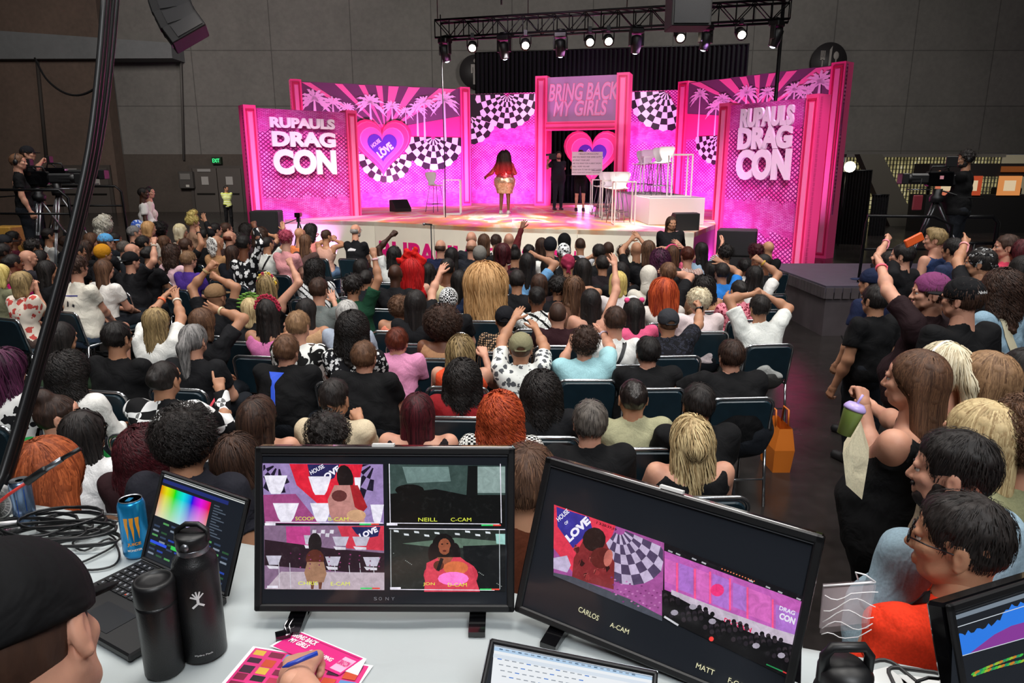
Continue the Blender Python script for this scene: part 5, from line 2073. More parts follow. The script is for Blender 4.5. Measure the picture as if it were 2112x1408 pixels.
# microphone stand before the stage
p = aty(889, 470, 12.6)
t = empty('microphone_stand', (p.x, 12.6, 0), label='thin black microphone stand before the white stage front', cat='microphone stand')
m = MB()
m.lathe([(.14, 0), (.14, .02), (.02, .035)], BLACKP)
m.obj('base', t)
m = MB()
m.tube([(0, 0, .03), (0, 0, p.z + .05)], .011, BLACKM, 8)
m.tube([(0, 0, p.z + .05), (.05, 0, p.z + .04), (.06, 0, .4), (.05, .02, .1)], .004, BLACKP, 5)
m.obj('pole', t)
m = MB()
m.tube([(.02, 0, p.z + .06), (-.10, -.02, p.z + .07)], [.012, .014], BLACKP, 8)
m.ball((-.12, -.02, p.z + .07), .026, STEEL)
m.obj('microphone', t)
# ---------------------------------------------------------------- truss and lamps
L0 = aty(903, 62, 18.8)
R0 = aty(1629, 23, 16.6)
hz = (L0.z + R0.z) / 2
L0.z = R0.z = hz
t = empty('lighting_truss', L0, label='long black box truss carrying lamps above the stage', cat='truss')
dv = R0 - L0
n = 22
H_, D_ = .20, .20
nr = Vector((-dv.y, dv.x, 0)).normalized()
TRM = plain('121214', .45, .6)
for sy in (-1, 1):
 for sz in (-1, 1):
  m = MB()
  o_ = nr * (sy * D_) + Vector((0, 0, sz * H_))
  m.tube([o_, dv + o_], .028, TRM, 8)
  m.obj('chord', t)
m = MB()
for i in range(n + 1):
 c = dv * (i / n)
 for sy in (-1, 1):
  m.tube([c + nr * (sy * D_) + Vector((0, 0, -H_)), c + nr * (sy * D_) + Vector((0, 0, H_))], .014, TRM, 5)
 if i < n:
  c2 = dv * ((i + 1) / n)
  for sy in (-1, 1):
   q = 1 if i % 2 else -1
   m.tube([c + nr * (sy * D_) + Vector((0, 0, -H_ * q)), c2 + nr * (sy * D_) + Vector((0, 0, H_ * q))], .013, TRM, 5)
  m.tube([c + nr * (-D_) + Vector((0, 0, H_)), c2 + nr * D_ + Vector((0, 0, H_))], .013, TRM, 5)
m.obj('bracing', t)
for k in (0, 6.2, 12.5, 22):
 c = L0 + dv * (k / n)
 m = MB()
 m.tube([c + Vector((0, 0, H_)), c + Vector((0, 0, 7.5))], .012, BLACKP, 5)
 m.obj('hoist_cable', t).matrix_parent_inverse = Matrix.Translation(-L0)
for px_, yb_ in ((908, 480), (1614, 205)):
 P = aty(px_, 30, 18.0 if px_ < 1000 else 17.6)
 Q = aty(px_ + (6 if px_ < 1000 else -3), yb_ if px_ > 1000 else 470, 18.0 if px_ < 1000 else 16.4)
 m = MB()
 if px_ < 1000:
  m.tube([(P.x, P.y, P.z), (P.x + .03, P.y, 2.6), (P.x + .02, P.y, 1.25)], .014, BLACKP, 5)
  m.obj('hanging_cable', label='thin black cable dropping from the left truss end to the stage', cat='cable')
 else:
  m.tube([(P.x, P.y, P.z + .3), (P.x, P.y, 2.0), (P.x - .02, P.y, .0)], .045, BLACKP, 8)
  m.obj('truss_pole', label='tall black pole under the right truss end behind the title flat', cat='pole')
def lamp_at(px, py):
 """point under the truss whose image column is px"""
 for i in range(2001):
  c = L0 + dv * (i / 2000)
  if project(c)[0] >= px:
   break
 return c
MH = [(923, 0), (1044, 0), (1160, 0), (1316, 0), (1458, 0), (1603, 0)]
PAR = [(979, 0), (1088, 0), (1220, 0), (1258, 0), (1405, 0), (1530, 0)]
ordn = ['first', 'second', 'third', 'fourth', 'fifth', 'last']
LAMPGLOW, LAMPCOOL = emis('fff0d2', 18.0), emis('dfe4ff', 9.0)
for i, (px, _) in enumerate(MH):
 c = lamp_at(px, 0) - Vector((0, 0, H_ + .03)) - nr * D_
 t = empty('moving_head_lamp', c, rz=.3 * (i - 2.5), label='black moving head lamp, %s from the left of its kind on the truss' % ordn[i], cat='stage lamp', group='black moving head lamps on the truss')
 m = MB()
 m.box((0, 0, -.06), (.30, .24, .12), BLACKP, bev=.02)
 m.tube([(-.1, 0, .05), (.1, 0, .05)], .03, BLACKM, 8)
 m.obj('base', t)
 m = MB()
 for s in (-1, 1):
  m.box((s * .15, 0, -.24), (.04, .12, .28), BLACKP, bev=.01)
 m.obj('yoke', t)
 a = math.radians(18)
 Mt = Matrix.Translation((0, 0, -.34)) @ Matrix.Rotation(a, 4, 'X')
 m = MB()
 m.lathe([(.05, .20), (.12, .16), (.125, -.02), (.10, -.16), (.10, -.19)], BLACKP, 18, Mt)
 hd_ = m.obj('lamp_head', t)
 m = MB()
 m.ball((0, 0, -.19), (.06, .06, .03), LAMPCOOL, Mt)
 m.obj('lens', hd_)
for i, (px, _) in enumerate(PAR):
 c = lamp_at(px, 0) - Vector((0, 0, H_ + .03)) - nr * D_
 t = empty('wash_lamp', c, label='bright warm wash lamp, %s from the left of its kind on the truss' % ordn[i], cat='stage lamp', group='bright warm wash lamps on the truss')
 m = MB()
 m.box((0, 0, .03), (.08, .08, .12), BLACKM)
 for s in (-1, 1):
  m.tube([(0, 0, 0), (s * .13, 0, -.05), (s * .13, 0, -.22)], .014, BLACKM, 6)
 m.obj('yoke', t)
 Mt = Matrix.Translation((0, 0, -.22)) @ Matrix.Rotation(math.radians(-62), 4, 'X')
 m = MB()
 m.lathe([(.06, .18), (.11, .12), (.125, -.10)], BLACKP, 18, Mt)
 cn = m.obj('can', t)
 m = MB()
 m.lathe([(.001, -.135), (.05, -.128), (.085, -.102)], LAMPGLOW, 18, Mt)
 m.obj('lens', cn)
# light from these lamps and the washes at the foot of the set
for i, (px, tx, col, wt) in enumerate(((923, (-4, 20, 2), (1, .25, .75), 900), (1044, (-1, 19.5, 1.2), (1, .95, .9), 1500), (1160, (.5, 22, 2.5), (1, .35, .85), 900), (1316, (3, 21, 2.5), (1, .5, .9), 900), (1458, (-3, 20, 3), (.75, .35, 1), 1400),
           (1603, (5, 16, 2), (1, .3, .8), 900), (1088, (0, 18, 1.2), (1, .93, .85), 1300), (1258, (3.5, 16.5, 1.3), (1, .9, .86), 1100), (1405, (1.5, 15.5, 1.2), (1, .9, .85), 900), (979, (-5, 17.5, 1.2), (1, .88, .9), 1000))):
 c = lamp_at(px, 0) - Vector((0, .25, .62))
 spot_light('stage_spot', c, tx, wt, col, 62, .8, .1)
for i, (M_, u, z0_, back_, wt) in enumerate(((M1, 1.3, .2, 1.5, 120), (M2, 1.4, 1.3, 1.5, 150), (M2, 3.4, 1.3, 1.5, 170), (M2, 5.2, 1.3, 1.5, 150), (M3, 1.2, 1.3, 1.5, 190), (M4, .2, 1.3, 1.4, 80), (M5, .9, 1.3, 1.5, 190),
           (M6, 1.2, 1.3, 1.5, 150), (M6, 3.6, 1.3, 1.4, 130), (M7, 1.2, .2, 1.5, 190), (M4, 1.6, 1.3, -1.0, 90))):
 P_ = M_ @ Vector((u, -back_, z0_))
 area_light('foot_wash', P_, M_ @ Vector((u, .3 if back_ > 0 else -3, z0_ + 1.9)), .6, wt, (1.0, .20, .80) if i % 3 else (.86, .22, 1.0), 150)
# unseen front-of-house lamps; those on the flats and portal are added to brighten them
for loc, tg, wt, col, an in (((-5, 9, 8.5), (-5.9, 18.6, 2.0), 4200, (1, .42, .88), 20), ((5, 7, 8.5), (5.9, 16.3, 2.0), 3300, (1, .38, .86), 20), ((-3, 6, 8.5), (-2.0, 17.2, .7), 2600, (1, .92, .82), 46), ((3, 6, 8.5), (3.2, 15.0, .9), 2000, (1, .93, .85), 40),
        ((-1.5, 9, 9), (2.4, 25.5, 4.7), 6000, (1, .78, .96), 18)):
 spot_light('front_fill_spot', loc, tg, wt, col, an, .6, .2)
# hanging loudspeakers ---------------------------------------------------------
t = empty('line_array', aty(345, 0, 12.5), label='curved black line array loudspeaker hanging at the upper left', cat='loudspeaker')
O = Vector(t.location)
prev = None
path = [(341, -52, 2), (345, -20, 7), (353, 11, 14), (366, 40, 23), (384, 66, 34)]
for i, (px, py, an) in enumerate(path):
 P = aty(px, py, 12.5) - O
 m = MB()
 T_ = Matrix.Translation(P) @ Matrix.Rotation(math.radians(-an), 4, 'Y') @ Matrix.Rotation(math.radians(20), 4, 'Z')
 m.box((0, 0, 0), (.62, .5, .285), plain('131114', .7, bmp=.3, scale=100), M=T_, bev=.015)
 m.box((.05, -.255, 0), (.45, .02, .2), plain('1f1d20', .5, .3), M=T_)
 for s in (-1, 1):
  m.box((s * .315, 0, 0), (.015, .15, .18), BLACKM, M=T_)
 m.obj('array_box', t)
m = MB()
m.tube([aty(335, -100, 12.5) - O, aty(345, -70, 12.5) - O], .02, BLACKM)
m.obj('hanging_frame', t)
t = empty('hanging_speaker', aty(1427, 28, 9.5), label='black box hanging down over the right half of the truss', cat='loudspeaker')
m = MB()
m.box((0, .22, .12), (.50, .44, .52), plain('101012', .75, bmp=.3, scale=100), bev=.01)
m.obj('cabinet', t)
m = MB()
m.box((0, -.01, .12), (.44, .02, .46), plain('1a1a1d', .5, .3, bmp=.4, scale=200))
m.obj('grille', t)
m = MB()
m.tube([(0, .2, .38), (0, .2, 2.5)], .012, BLACKM)
m.obj('hanging_cable', t)
m = MB()
P = aty(1034, -5, 17.4)
m.box((P.x, P.y, P.z + .55), (.22, .22, .7), BLACKM, bev=.02)
m.tube([(P.x, P.y, P.z + .9), (P.x, P.y, P.z + 5)], .02, BLACKM)
m.tube([(P.x, P.y, P.z + .2), (P.x, P.y, P.z - .15)], .02, BLACKM)
m.obj('chain_hoist', label='dark chain hoist holding up the left part of the truss', cat='hoist')
m = MB()
m.tube(smooth([aty(72, 120, 36), aty(95, 162, 35), aty(130, 190, 34), aty(165, 196, 33), aty(200, 178, 32), aty(212, 140, 31)]), .05, BLACKP, 6)
m.obj('slack_cable', label='slack black cable looping along the far left wall', cat='cable')
# ---------------------------------------------------------------- the audience
REG = {'A': (0, 400, 3.911), 'B': (500, 400, 3.911), 'C': (1000, 400, 3.3), 'D': (1620, 400, 3.911), 'E': (0, 640, 3.352), 'F': (500, 640, 3.911), 'G': (1000, 640, 3.3),
    'H': (1620, 700, 1.988), 'K': (940, 130, 3.911), 'L': (0, 290, 7.823), 'M': (1740, 310, 5.677), 'N': (0, 0, 2.933)}
PEOPLE = []
def topmat(s):
 if s is None:
  return None
 if ':' in s:
  q = s.split(':')
  return pattern(q[0], q[1], q[2], float(q[3]) if len(q) > 3 else 1.0)
 return cloth(s)
def P(reg, X, Y, z, style, hair, sk, top, label, L=None, R=None, yaw=None, hy=None, st=False, chair_=True, **k):
 ox, oy, s = REG[reg]
 px, py = ox + X / s, oy + Y / s
 if z is None:
  z = 1.6 if st else 1.19
 pos = aty(px, py, k.pop('Y_')) if 'Y_' in k else atz(px, py, z)
 z = pos.z
 if not st and project(pos)[2] > 5.5:
  best = None
  for dz in (0, .04, -.04, .08, -.08, .12, -.12, .15):
   q = atz(px, py, z + dz)
   gap = min([(q.to_2d() - p['pos'].to_2d()).length for p in PEOPLE] + [9])
   if best is None or gap > best[0] + .03:
    best = (gap, q)
   if gap > .5:
    break
  pos = best[1]
  z = pos.z
 if yaw is None:
  yaw = math.degrees(math.atan2(.5 - pos.x, 19 - pos.y)) * (.75 if not st else .6)
  if hy is None:
   hy = yaw * 1.3
 depth = project(pos)[2]
 arms = {}
 base = k.pop('base', 0.0)
 cy, sy = math.cos(math.radians(yaw)), math.sin(math.radians(yaw))
 for side, a in (('L', L), ('R', R)):
  if a is None:
   continue
  sgn = -1 if side == 'L' else 1
  shl = .175 * sgn
  shz = (z - base - .53) / .69 * .435 + .53 + base if not st else 1.385 * (z - base) / 1.62 + base
  sh = Vector((pos.x + shl * cy, pos.y - shl * sy, shz))
  hx, hyy = ox + a[0] / s, oy + a[1] / s
  r = ray(hx, hyy).normalized()
  o = Vector((0, 0, CAMH))
  t0 = (sh - o).dot(r)
  dp = ((o + r * t0) - sh).length
  want = a[3] if len(a) > 3 else .58
  q = o + r * (t0 + (math.sqrt(max(0, want ** 2 - dp ** 2)) if dp < want else 0) * (.55 if len(a) <= 3 else 1))
  d = q - Vector((pos.x, pos.y, 0))
  loc = (d.x * cy - d.y * sy, d.x * sy + d.y * cy, d.z - base)
  arms[side] = (loc, a[2]) if len(a) < 5 else (loc, a[2], None, a[4])
 PEOPLE.append(dict(pos=pos, px=px, py=py, label=label, chair=chair_ and not st))
 o = person(label, (pos.x, pos.y), z, yaw, hy, seated=not st, style=style, hair=hair, sk=sk, top=topmat(top), arms=arms, depth=depth, base=base, **k)
 if chair_ and not st:
  c = Vector((pos.x, pos.y))
  for q in CHAIRS:
   if (q[0] - c).length < .46:
    break
  else:
   CHAIRS.append((c, yaw, label))
 return o
CHAIRS = []
K1, K2, K3 = '17171a', '1f2228', '101012'
NOSL = dict(sleeve='none', neckline='tank')
STRAP = dict(sleeve='none', neckline='strap')
# rows at the far left, seen half from behind -------------------------------------
P('A', 855, 262, 1.36, 'bouffant', 'white', 'pale', K1, 'person in a tall curly snow-white wig turned toward the stage')
P('A', 1085, 312, 1.30, 'short', 'grey', 'fair', K1, 'grey-haired person in a black top beside the blue patterned head wrap')
P('A', 1118, 268, 1.36, None, 'brown', 'fair', 'b9a58a', 'person wearing a blue and white patterned head wrap', hat='wrap', hatmat=pattern('floral', '3f63c0', 'd8e2f4', 1.6))
P('A', 1203, 278, 1.34, 'bob', 'strawberry', 'fair', 'e0d6c8', 'strawberry blond person with short fringe beneath the man in white')
P('A', 1300, 290, 1.34, 'afro', 'black', 'brown', K1, 'person with large round black curls near the white-shirted man')
P('A', 1458, 300, 1.34, 'bob', 'platinum', 'tan', 'd9c7b0', 'person with a pale cream headscarf over blond hair', hat='wrap', hatmat=cloth('d8c9a0'))
P('A', 1560, 228, 1.38, 'updo', 'yellow', 'fair', 'b08a70', 'person in a piled yellow curly wig rising above the back rows')
P('A', 1505, 420, 1.22, 'short', 'darkbrown', 'tan', K1, 'dark-haired person in black raising one bare arm with a bracelet before the yellow wig', R=(1605, 270, 'relax'), extra=x_wrist('R', '2a2a2a'))
P('A', 1660, 335, 1.26, 'crop', 'black', 'tan', K1, 'black-haired person stretching a black long sleeve and open hand into the air', sleeve='long', R=(1650, 185, 'open'))
P('A', 1742, 290, 1.33, 'short', 'black', 'fair', 'c9c4bd', 'short black-haired person in profile above the starry white kerchief')
P('A', 1752, 395, 1.20, None, 'black', 'tan', 'b98c62', 'person with a white kerchief of small black stars over the head', hat='kerchief', hatmat=pattern('dots', 'e9e6e0', '2a2a30', 1.4))
P('A', 1828, 285, 1.34, 'short', 'darkbrown', 'fair', K1, 'dark-haired person in profile one seat beyond the kerchief wearer')
P('A', 1856, 352, 1.25, 'balding', 'auburn', 'fair', '3a2a28', 'balding auburn-haired person behind the starry kerchief')
P('A', 1935, 375, 1.22, 'curlyshort', 'black', 'brown', K1, 'person with short tight black curls beside the red patterned scarf')
P('A', 1990, 292, 1.33, 'curlylong', 'black', 'tan', K1, 'person with long black curls just in front of the left speaker')
P('A', 1880, 480, None, 'long', 'darkbrown', 'tan', '14161f', 'person with straight dark brown hair in a loose navy top on a separate chair', build=1.25)
P('A', 1525, 535, None, 'short', 'lightbrown', 'fair', '4a2f86', 'brown-haired person in a bright purple shirt', extra=x_glasses)
P('A', 1392, 480, 1.20, 'curlylong', 'darkbrown', 'fair', 'e3bcc4', 'person with long brown curls in a pale pink top beside the purple shirt')
P('A', 1060, 545, 1.20, 'crop', 'black', 'fair', K1, 'broad person in black with a backwards black cap and one arm held high', build=1.3, hat='capback', hatmat=cloth('111114'), R=(1258, 360, 'fist'), extra=x_wrist('R', 'c9c0b0'))
P('A', 1068, 462, 1.22, 'bald', 'black', 'fair', K2, 'bald person sitting directly beyond the backwards black cap')
P('A', 1160, 400, 1.26, 'short', 'black', 'tan', K1, 'black-haired person in black beyond the raised bare arm')
P('A', 1210, 490, 1.16, 'bun', 'black', 'tan', K1, 'person with pinned black hair between the black cap and the brown curls')
P('A', 1008, 440, 1.26, 'short', 'saltpepper', 'fair', 'b9bbb8', 'person with salt-and-pepper hair in a pale tee beyond the bald head')
P('A', 858, 388, 1.28, 'short', 'brown', 'fair', K1, 'person in a light blue cap with a white front', hat='cap', hatmat=cloth('5aa3d8'))
P('A', 835, 480, 1.22, 'crop', 'brown', 'tan', K1, 'person in a mustard orange knit hat', hat='beanie', hatmat=cloth('c98a1e'))
P('A', 845, 610, None, 'long', 'brown', 'fair', 'ece8e2', 'person with long brown hair in a white tee on a black chair')
P('A', 628, 590, 1.26, 'curlyshort', 'darkbrown', 'fair', 'e6e0d2', 'large man in a cream tee with small dark print on its back', build=1.3, bottom='4e6078', legs='short', extra=x_many(x_print([[(-.10, .04), (.10, .05), (.10, .065), (-.10, .055)]], '4a4a8a', (0, -.08)), x_print([[(-.03, -.06), (.0, -.05), (.0, .0), (-.02, .01)], [(.05, -.05), (.08, -.06), (.085, -.03), (.06, -.02)]], '22222a', (0, -.09))))
P('A', 625, 470, 1.22, 'short', 'black', 'tan', K1, 'dark-haired person half hidden by the leaning cable pole')
P('A', 742, 372, 1.30, 'long', 'brown', 'fair', K1, 'long brown-haired person behind the blue cap')
P('A', 930, 370, 1.26, 'short', 'black', 'brown', K2, 'dark-haired person in grey next to the blue cap')
P('A', 700, 440, 1.24, 'longwavy', 'darkbrown', 'tan', K1, 'person with wavy dark hair between the pole and the mustard hat')
P('A', 398, 335, 1.30, 'short', 'black', 'tan', 'e9e6e0', 'dark-haired person in a white tee looking toward the stage beneath the camera tripods')
P('A', 262, 335, 1.30, 'balding', 'grey', 'fair', 'd9d6cf', 'person in a flat grey cap near the camera platform', hat='cap', hatmat=cloth('6a6c72'))
P('A', 112, 360, 1.28, 'short', 'black', 'brown', '5a2030', 'black-haired person in a dark red top by the yellow case')
P('A', 40, 395, 1.28, 'crop', 'black', 'brown', K1, 'person in a plain dark cap at the left picture edge', hat='cap', hatmat=cloth('26262a'))
P('A', 272, 435, 1.24, 'curlyshort', 'black', 'tan', K1, 'person with tousled black hair in front of the white tee below the tripods')
P('A', 228, 520, 1.20, 'bald', 'black', 'fair', '2c2a30', 'bald pink-headed person two rows behind the tripods')
P('A', 112, 560, None, 'bun', 'black', 'brown', 'e0207a', 'person with black hair and a hot pink top near the left edge')
P('A', 30, 470, 1.22, 'short', 'black', 'dark', K1, 'dark-haired person beyond the hot pink top')
P('A', 385, 615, None, 'long', 'black', 'tan', K1, 'long black-haired person behind the pole next to the cream-shirted man')
P('A', 188, 715, 1.18, 'bob', 'dirty', 'fair', 'floral:efe2d2:c8514a:0.9', 'woman with ash-blond bob in a cream blouse with red flowers, hand at her mouth', R=(300, 760, 'relax'), bottom='5b4a44')
P('A', 10, 650, 1.19, 'bob', 'yellow', 'fair', '7a7a60', 'yellow-blond person cut off by the left picture edge')
P('E', 60, 400, 1.12, 'longwavy', 'purple', 'fair', 'floral:e9e8e6:1b1b1e:0.7', 'person with long purple-black hair in a white top with black writing')
P('A', 540, 395, 1.24, 'short', 'darkbrown', 'fair', K2, 'person hidden behind the thick black cable bundle')
P('A', 330, 520, 1.18, 'long', 'black', 'tan', K1, 'long black-haired person left of the cable bundle under the tripods')
P('A', 1330, 390, 1.24, 'bob', 'brown', 'tan', 'cbb9a8', 'brown-haired person in beige beyond the raised fist')
# left middle ---------------------------------------------------------------------
P('A', 1270, 1035, 1.12, 'braids', 'dirty', 'tan', 'e9e8e3', 'person with gathered blond-brown braids and hoop earrings clapping overhead', L=(1345, 790, 'open', .62), R=(1425, 800, 'open', .62), extra=x_many(x_hoops, x_wrist('R', 'e8e0d0'), x_wrist('L', 'ff7a50')), bottom='26262a')
P('A', 1640, 1040, 1.12, 'bob', 'brown', 'tan', K1, 'person with a brown bob in a black tee and shorts reaching one arm up', R=(1752, 880, 'open'), legs='short', extra=x_wrist('R', 'd9c9a0'))
P('A', 1745, 830, 1.16, 'bald', 'brown', 'tan', K1, 'bald person in a tan visor photographing with a phone held overhead', L=(1690, 545, 'fist'), R=(1735, 625, 'grip'), hat='cap', hatmat=cloth('8a6c4e'), extra=x_wrist('L', 'b8a070'))
P('E', 1345, 205, 1.13, 'pony', 'grey', 'fair', K1, 'older person in black with a long steel-grey ponytail', build=1.1)
P('E', 815, 190, 1.16, 'short', 'black', 'tan', K3, 'broad black-haired person in a plain black tee with glasses', build=1.35, extra=x_glasses)
P('E', 430, 190, 1.14, 'long', 'black', 'tan', '51684e', 'long black-haired person in a sage green top beside the cable pole')
P('E', 480, 430, 1.10, 'curlylong', 'black', 'brown', 'efede8', 'person with very long black curls in a white sweater', sleeve='long', build=1.1)
P('E', 1140, 480, 1.10, 'bun', 'black', 'tan', 'plaidflower:151517:ececec:1', 'person in a black and white checkered flower shirt pointing with a banded wrist', R=(1560, 530, 'point'), sleeve='long', build=1.35, extra=x_many(x_wrist('R', 'ff5a6a', tail=True)))
P('E', 410, 735, 1.08, 'topbun', 'darkbrown', 'fair', '0f7a35', 'person with shaved sides and top knot in a bright green shirt', sleeve='long', hy=55)
P('E', 590, 850, 1.05, 'braids', 'black', 'brown', 'eceaea', 'person with black coiled hair and tiny clips in a white tee')
P('E', 1010, 990, 1.02, 'curlylong', 'maroon', 'fair', '2a1418', 'person with long wine-red curls behind the tilted laptop')
P('E', 350, 1140, 1.42, 'verylong', 'ginger', 'fair', '5a4030', 'person with long ginger hair standing against the table edge', st=True)
P('E', 1290, 910, 1.34, 'curlyshort', 'black', 'tan', '22222a', 'young person with thick black hair and a bare ear beyond the laptop', st=True)
P('E', 1640, 1030, .98, 'longwavy', 'darkbrown', 'tan', K1, 'person with dark wavy hair ending in blond tips beside the first monitor')
P('E', 1780, 760, 1.10, 'long', 'darkbrown', 'tan', K1, 'person with long dark brown hair parted at the crown beside the flower-check shirt', **STRAP)
# centre left ----------------------------------------------------------------------
P('B', 15, 405, 1.22, 'short', 'black', 'brown', 'floral:16161a:e8e8e8:1.0', 'person in black and white animal-print sleeves with one fist up', sleeve='long', R=(102, 230, 'fist'))
P('B', 150, 335, 1.28, 'curlylong', 'darkbrown', 'tan', '3a2a30', 'brown curly person with an open palm raised near the left speaker', R=(218, 305, 'open'))
P('B', 205, 405, 1.22, 'crop', 'black', 'tan', 'dfe2dc', 'person in a pale tee with black cross strap, one bent arm over the head', R=(340, 255, 'flat'), extra=x_strap('141414', -1))
P('B', 355, 360, 1.28, 'curlyshort', 'pinkred', 'pale', 'e8a0a4', 'person with pinkish curly hair in a pink top')
P('B', 465, 325, 1.28, 'bald', 'black', 'tan', 'd97a4a', 'shaven-headed person in an orange tank before the stage front', **NOSL)
P('B', 556, 300, 1.30, 'curlylong', 'black', 'tan', 'ea8f8a', 'person with black curls in a coral top before the stage front', L=(590, 345, 'relax'))
P('B', 512, 385, 1.23, 'long', 'brown', 'fair', '4d3b38', 'person with long brown hair in a sheer brown top with crossed straps', build=1.2)
P('B', 678, 345, 1.24, 'fade', 'darkbrown', 'tan', 'c79a8a', 'man in a beige tank with both hands at his mouth', L=(722, 345, 'relax', .45), R=(745, 360, 'relax', .45), bottom='5f7a9a', **NOSL)
P('B', 915, 295, 1.32, 'balding', 'grey', 'fair', '121317', 'grey-bearded man in a black polo with white back print and glasses', build=1.25, extra=x_many(x_glasses, x_beard('grey'), x_print([[(-.09, -.01), (.07, .0), (.08, .03), (-.04, .05), (-.09, .02)]], 'c8c8cc', (0, -.06))))
P('B', 1226, 490, 1.20, 'braids', 'black', 'dark', 'dfe0dc', 'person with black braids and white star clips raising a dark arm holding a pen', L=(1205, 300, 'grip'))
P('B', 1372, 620, 1.14, 'wig', 'red', 'pale', 'c8181c', 'person in a bright red wig topped with a huge red bow', hat='bow', hatmat=cloth('d8201c'), sleeve='none')
P('B', 1235, 645, 1.12, 'bald', 'black', 'dark', K1, 'bald dark-skinned person in black beside the red bow')
P('B', 1600, 430, 1.24, 'balding', 'darkbrown', 'fair', '1d2340', 'balding man in navy below the last pink letters')
P('B', 1690, 500, 1.20, 'long', 'black', 'tan', K1, 'long black-haired person right beside the balding man in navy')
P('B', 1848, 360, 1.30, 'bald', 'brown', 'fair', K2, 'bald man in the front row before the stage letters')
P('B', 1850, 430, 1.23, 'balding', 'brown', 'fair', '23252d', 'balding man in dark grey directly behind the front-row bald man')
P('B', 1950, 385, 1.26, 'long', 'brown', 'fair', K1, 'long brown-haired person in the front row centre')
P('B', 2045, 385, 1.26, 'short', 'darkbrown', 'fair', 'e8e4df', 'short-haired person in white with a strap, front row centre', extra=x_strap('151515', 1))
P('B', 1915, 495, 1.18, 'crop', 'grey', 'fair', '2a2c34', 'person wearing a heather grey knit cap', hat='beanie', hatmat=cloth('7d7a74'))
P('B', 2080, 470, 1.19, 'bob', 'darkbrown', 'fair', '5a1420', 'dark bob-haired person in deep red behind the front row')
P('B', 1665, 860, 1.10, 'crop', 'black', 'fair', K1, 'person in a black and white checkered beret with a long white glove raised', L=(1598, 600, 'open', .62), hat='beanie', hatmat=pattern('check', 'e8e8e8', '101010', 2.6))
P('B', 1655, 600, 1.17, 'short', 'black', 'brown', 'd8cba0', 'short black-haired person in a cream sleeveless top with hand up', L=(1640, 640, 'relax', .4), **NOSL)
P('B', 1752, 700, 1.12, 'long', 'black', 'tan', '1e2c48', 'person with glossy black hair in navy beside the giant blond wig')
P('B', 1500, 630, 1.16, 'long', 'black', 'brown', K1, 'long black-haired person between the red bow and the cream top')
P('B', 1965, 735, 1.13, 'bigwig', 'strawberry', 'fair', 'b08a60', 'person in an enormous teased strawberry blond wig')
P('B', 1400, 880, 1.08, 'verylong', 'black', 'tan', K1, 'person with very long straight black hair and a strip of blond')
P('B', 1275, 930, 1.08, 'curlyshort', 'brown', 'tan', 'e98a70', 'person with short brown curls in an orange strappy top', **STRAP)
P('B', 895, 750, 1.15, 'curlyshort', 'black', 'tan', '17402c', 'person in a dark green tee with one thick arm straight up', build=1.3, R=(1070, 450, 'fist'), extra=x_wrist('R', 'f0c0c8'))
P('B', 620, 775, 1.12, 'short', 'darkbrown', 'fair', '6f7674', 'short brown-haired person in a grey collared shirt clapping', R=(735, 850, 'open', .45))
P('B', 590, 610, 1.17, 'curlylong', 'black', 'tan', 'maze:e6e6e6:141416:1.5', 'black-haired person in a loose white shirt with black chain print', build=1.4)
P('B', 960, 600, 1.16, 'long', 'black', 'tan', K1, 'person with straight black hair between the jeans and the raised arm')
P('B', 1000, 690, 1.12, 'bun', 'black', 'tan', K2, 'person with pinned black hair beyond the dark green shoulder')
P('B', 210, 745, 1.12, 'longwavy', 'dirty', 'fair', K1, 'person with tawny hair and yellow flowers raising a tattooed arm', R=(405, 525, 'fist'), extra=x_many(x_flowers(('e8c03a', 'f0e0a0', 'c83a5a'))), **NOSL)
P('B', 85, 935, 1.08, 'bob', 'blond', 'fair', K1, 'blond person with green leaves pinned in the hair', extra=x_flowers(('5f8f3a', '7fae4a'), True))
P('B', 220, 955, 1.08, 'braids', 'black', 'tan', 'd878ae', 'person with thin black braids in a shiny pink strap top', extra=x_flowers(('b02040',)), **STRAP)
P('B', 455, 1065, 1.06, 'short', 'lightbrown', 'fair', 'cow:e4e4e0:141414:1.2', 'brown-haired man in a black and white cow-spot shirt', build=1.15)
P('B', 520, 945, 1.08, 'long', 'black', 'tan', 'c29a74', 'long black-haired person with bare tan shoulders behind the cow-spot shirt', **STRAP)
P('B', 850, 965, 1.08, 'bob', 'silver', 'fair', 'aab4c4', 'silver-haired person in a pale blue top')
P('B', 895, 1090, 1.06, 'curlylong', 'black', 'tan', 'floral:16161a:e6e6e6:2.0', 'person with dense dark curls in a small black and white flower print', build=1.1)
P('B', 1620, 1060, 1.06, 'afro', 'darkbrown', 'brown', 'b88a66', 'person with a wide dark afro and bare brown back', **STRAP)
P('B', 360, 1265, 1.04, 'short', 'brown', 'fair', K3, 'man with thinning brown hair in a black tee with blue back print', build=1.4, extra=x_print([[(-.075, .13), (-.012, .17), (.05, .13), (.02, .11), (.02, -.10), (-.01, -.12), (-.03, .02), (-.045, .11)]], '2a55d8', (-.03, -.12)))
P('B', 985, 1320, 1.03, 'short', 'brown', 'fair', K3, 'man with neat brown hair in a plain black tee beside the pink tee', build=1.4)
P('B', 1250, 1195, 1.05, 'short', 'auburn', 'fair', 'd98fb4', 'youth with cropped auburn hair in a pink tee')
P('B', 1765, 1270, 1.03, 'halfup', 'dirty', 'fair', 'e0512e', 'person with clipped-up streaked hair in an orange top, elbow raised', R=(1960, 1290, 'relax', .45), **NOSL)
P('F', 1780, 560, 1.00, 'curlylong', 'black', 'tan', '8a1a20', 'person with heavy black curls and metallic hair clips in black and red')
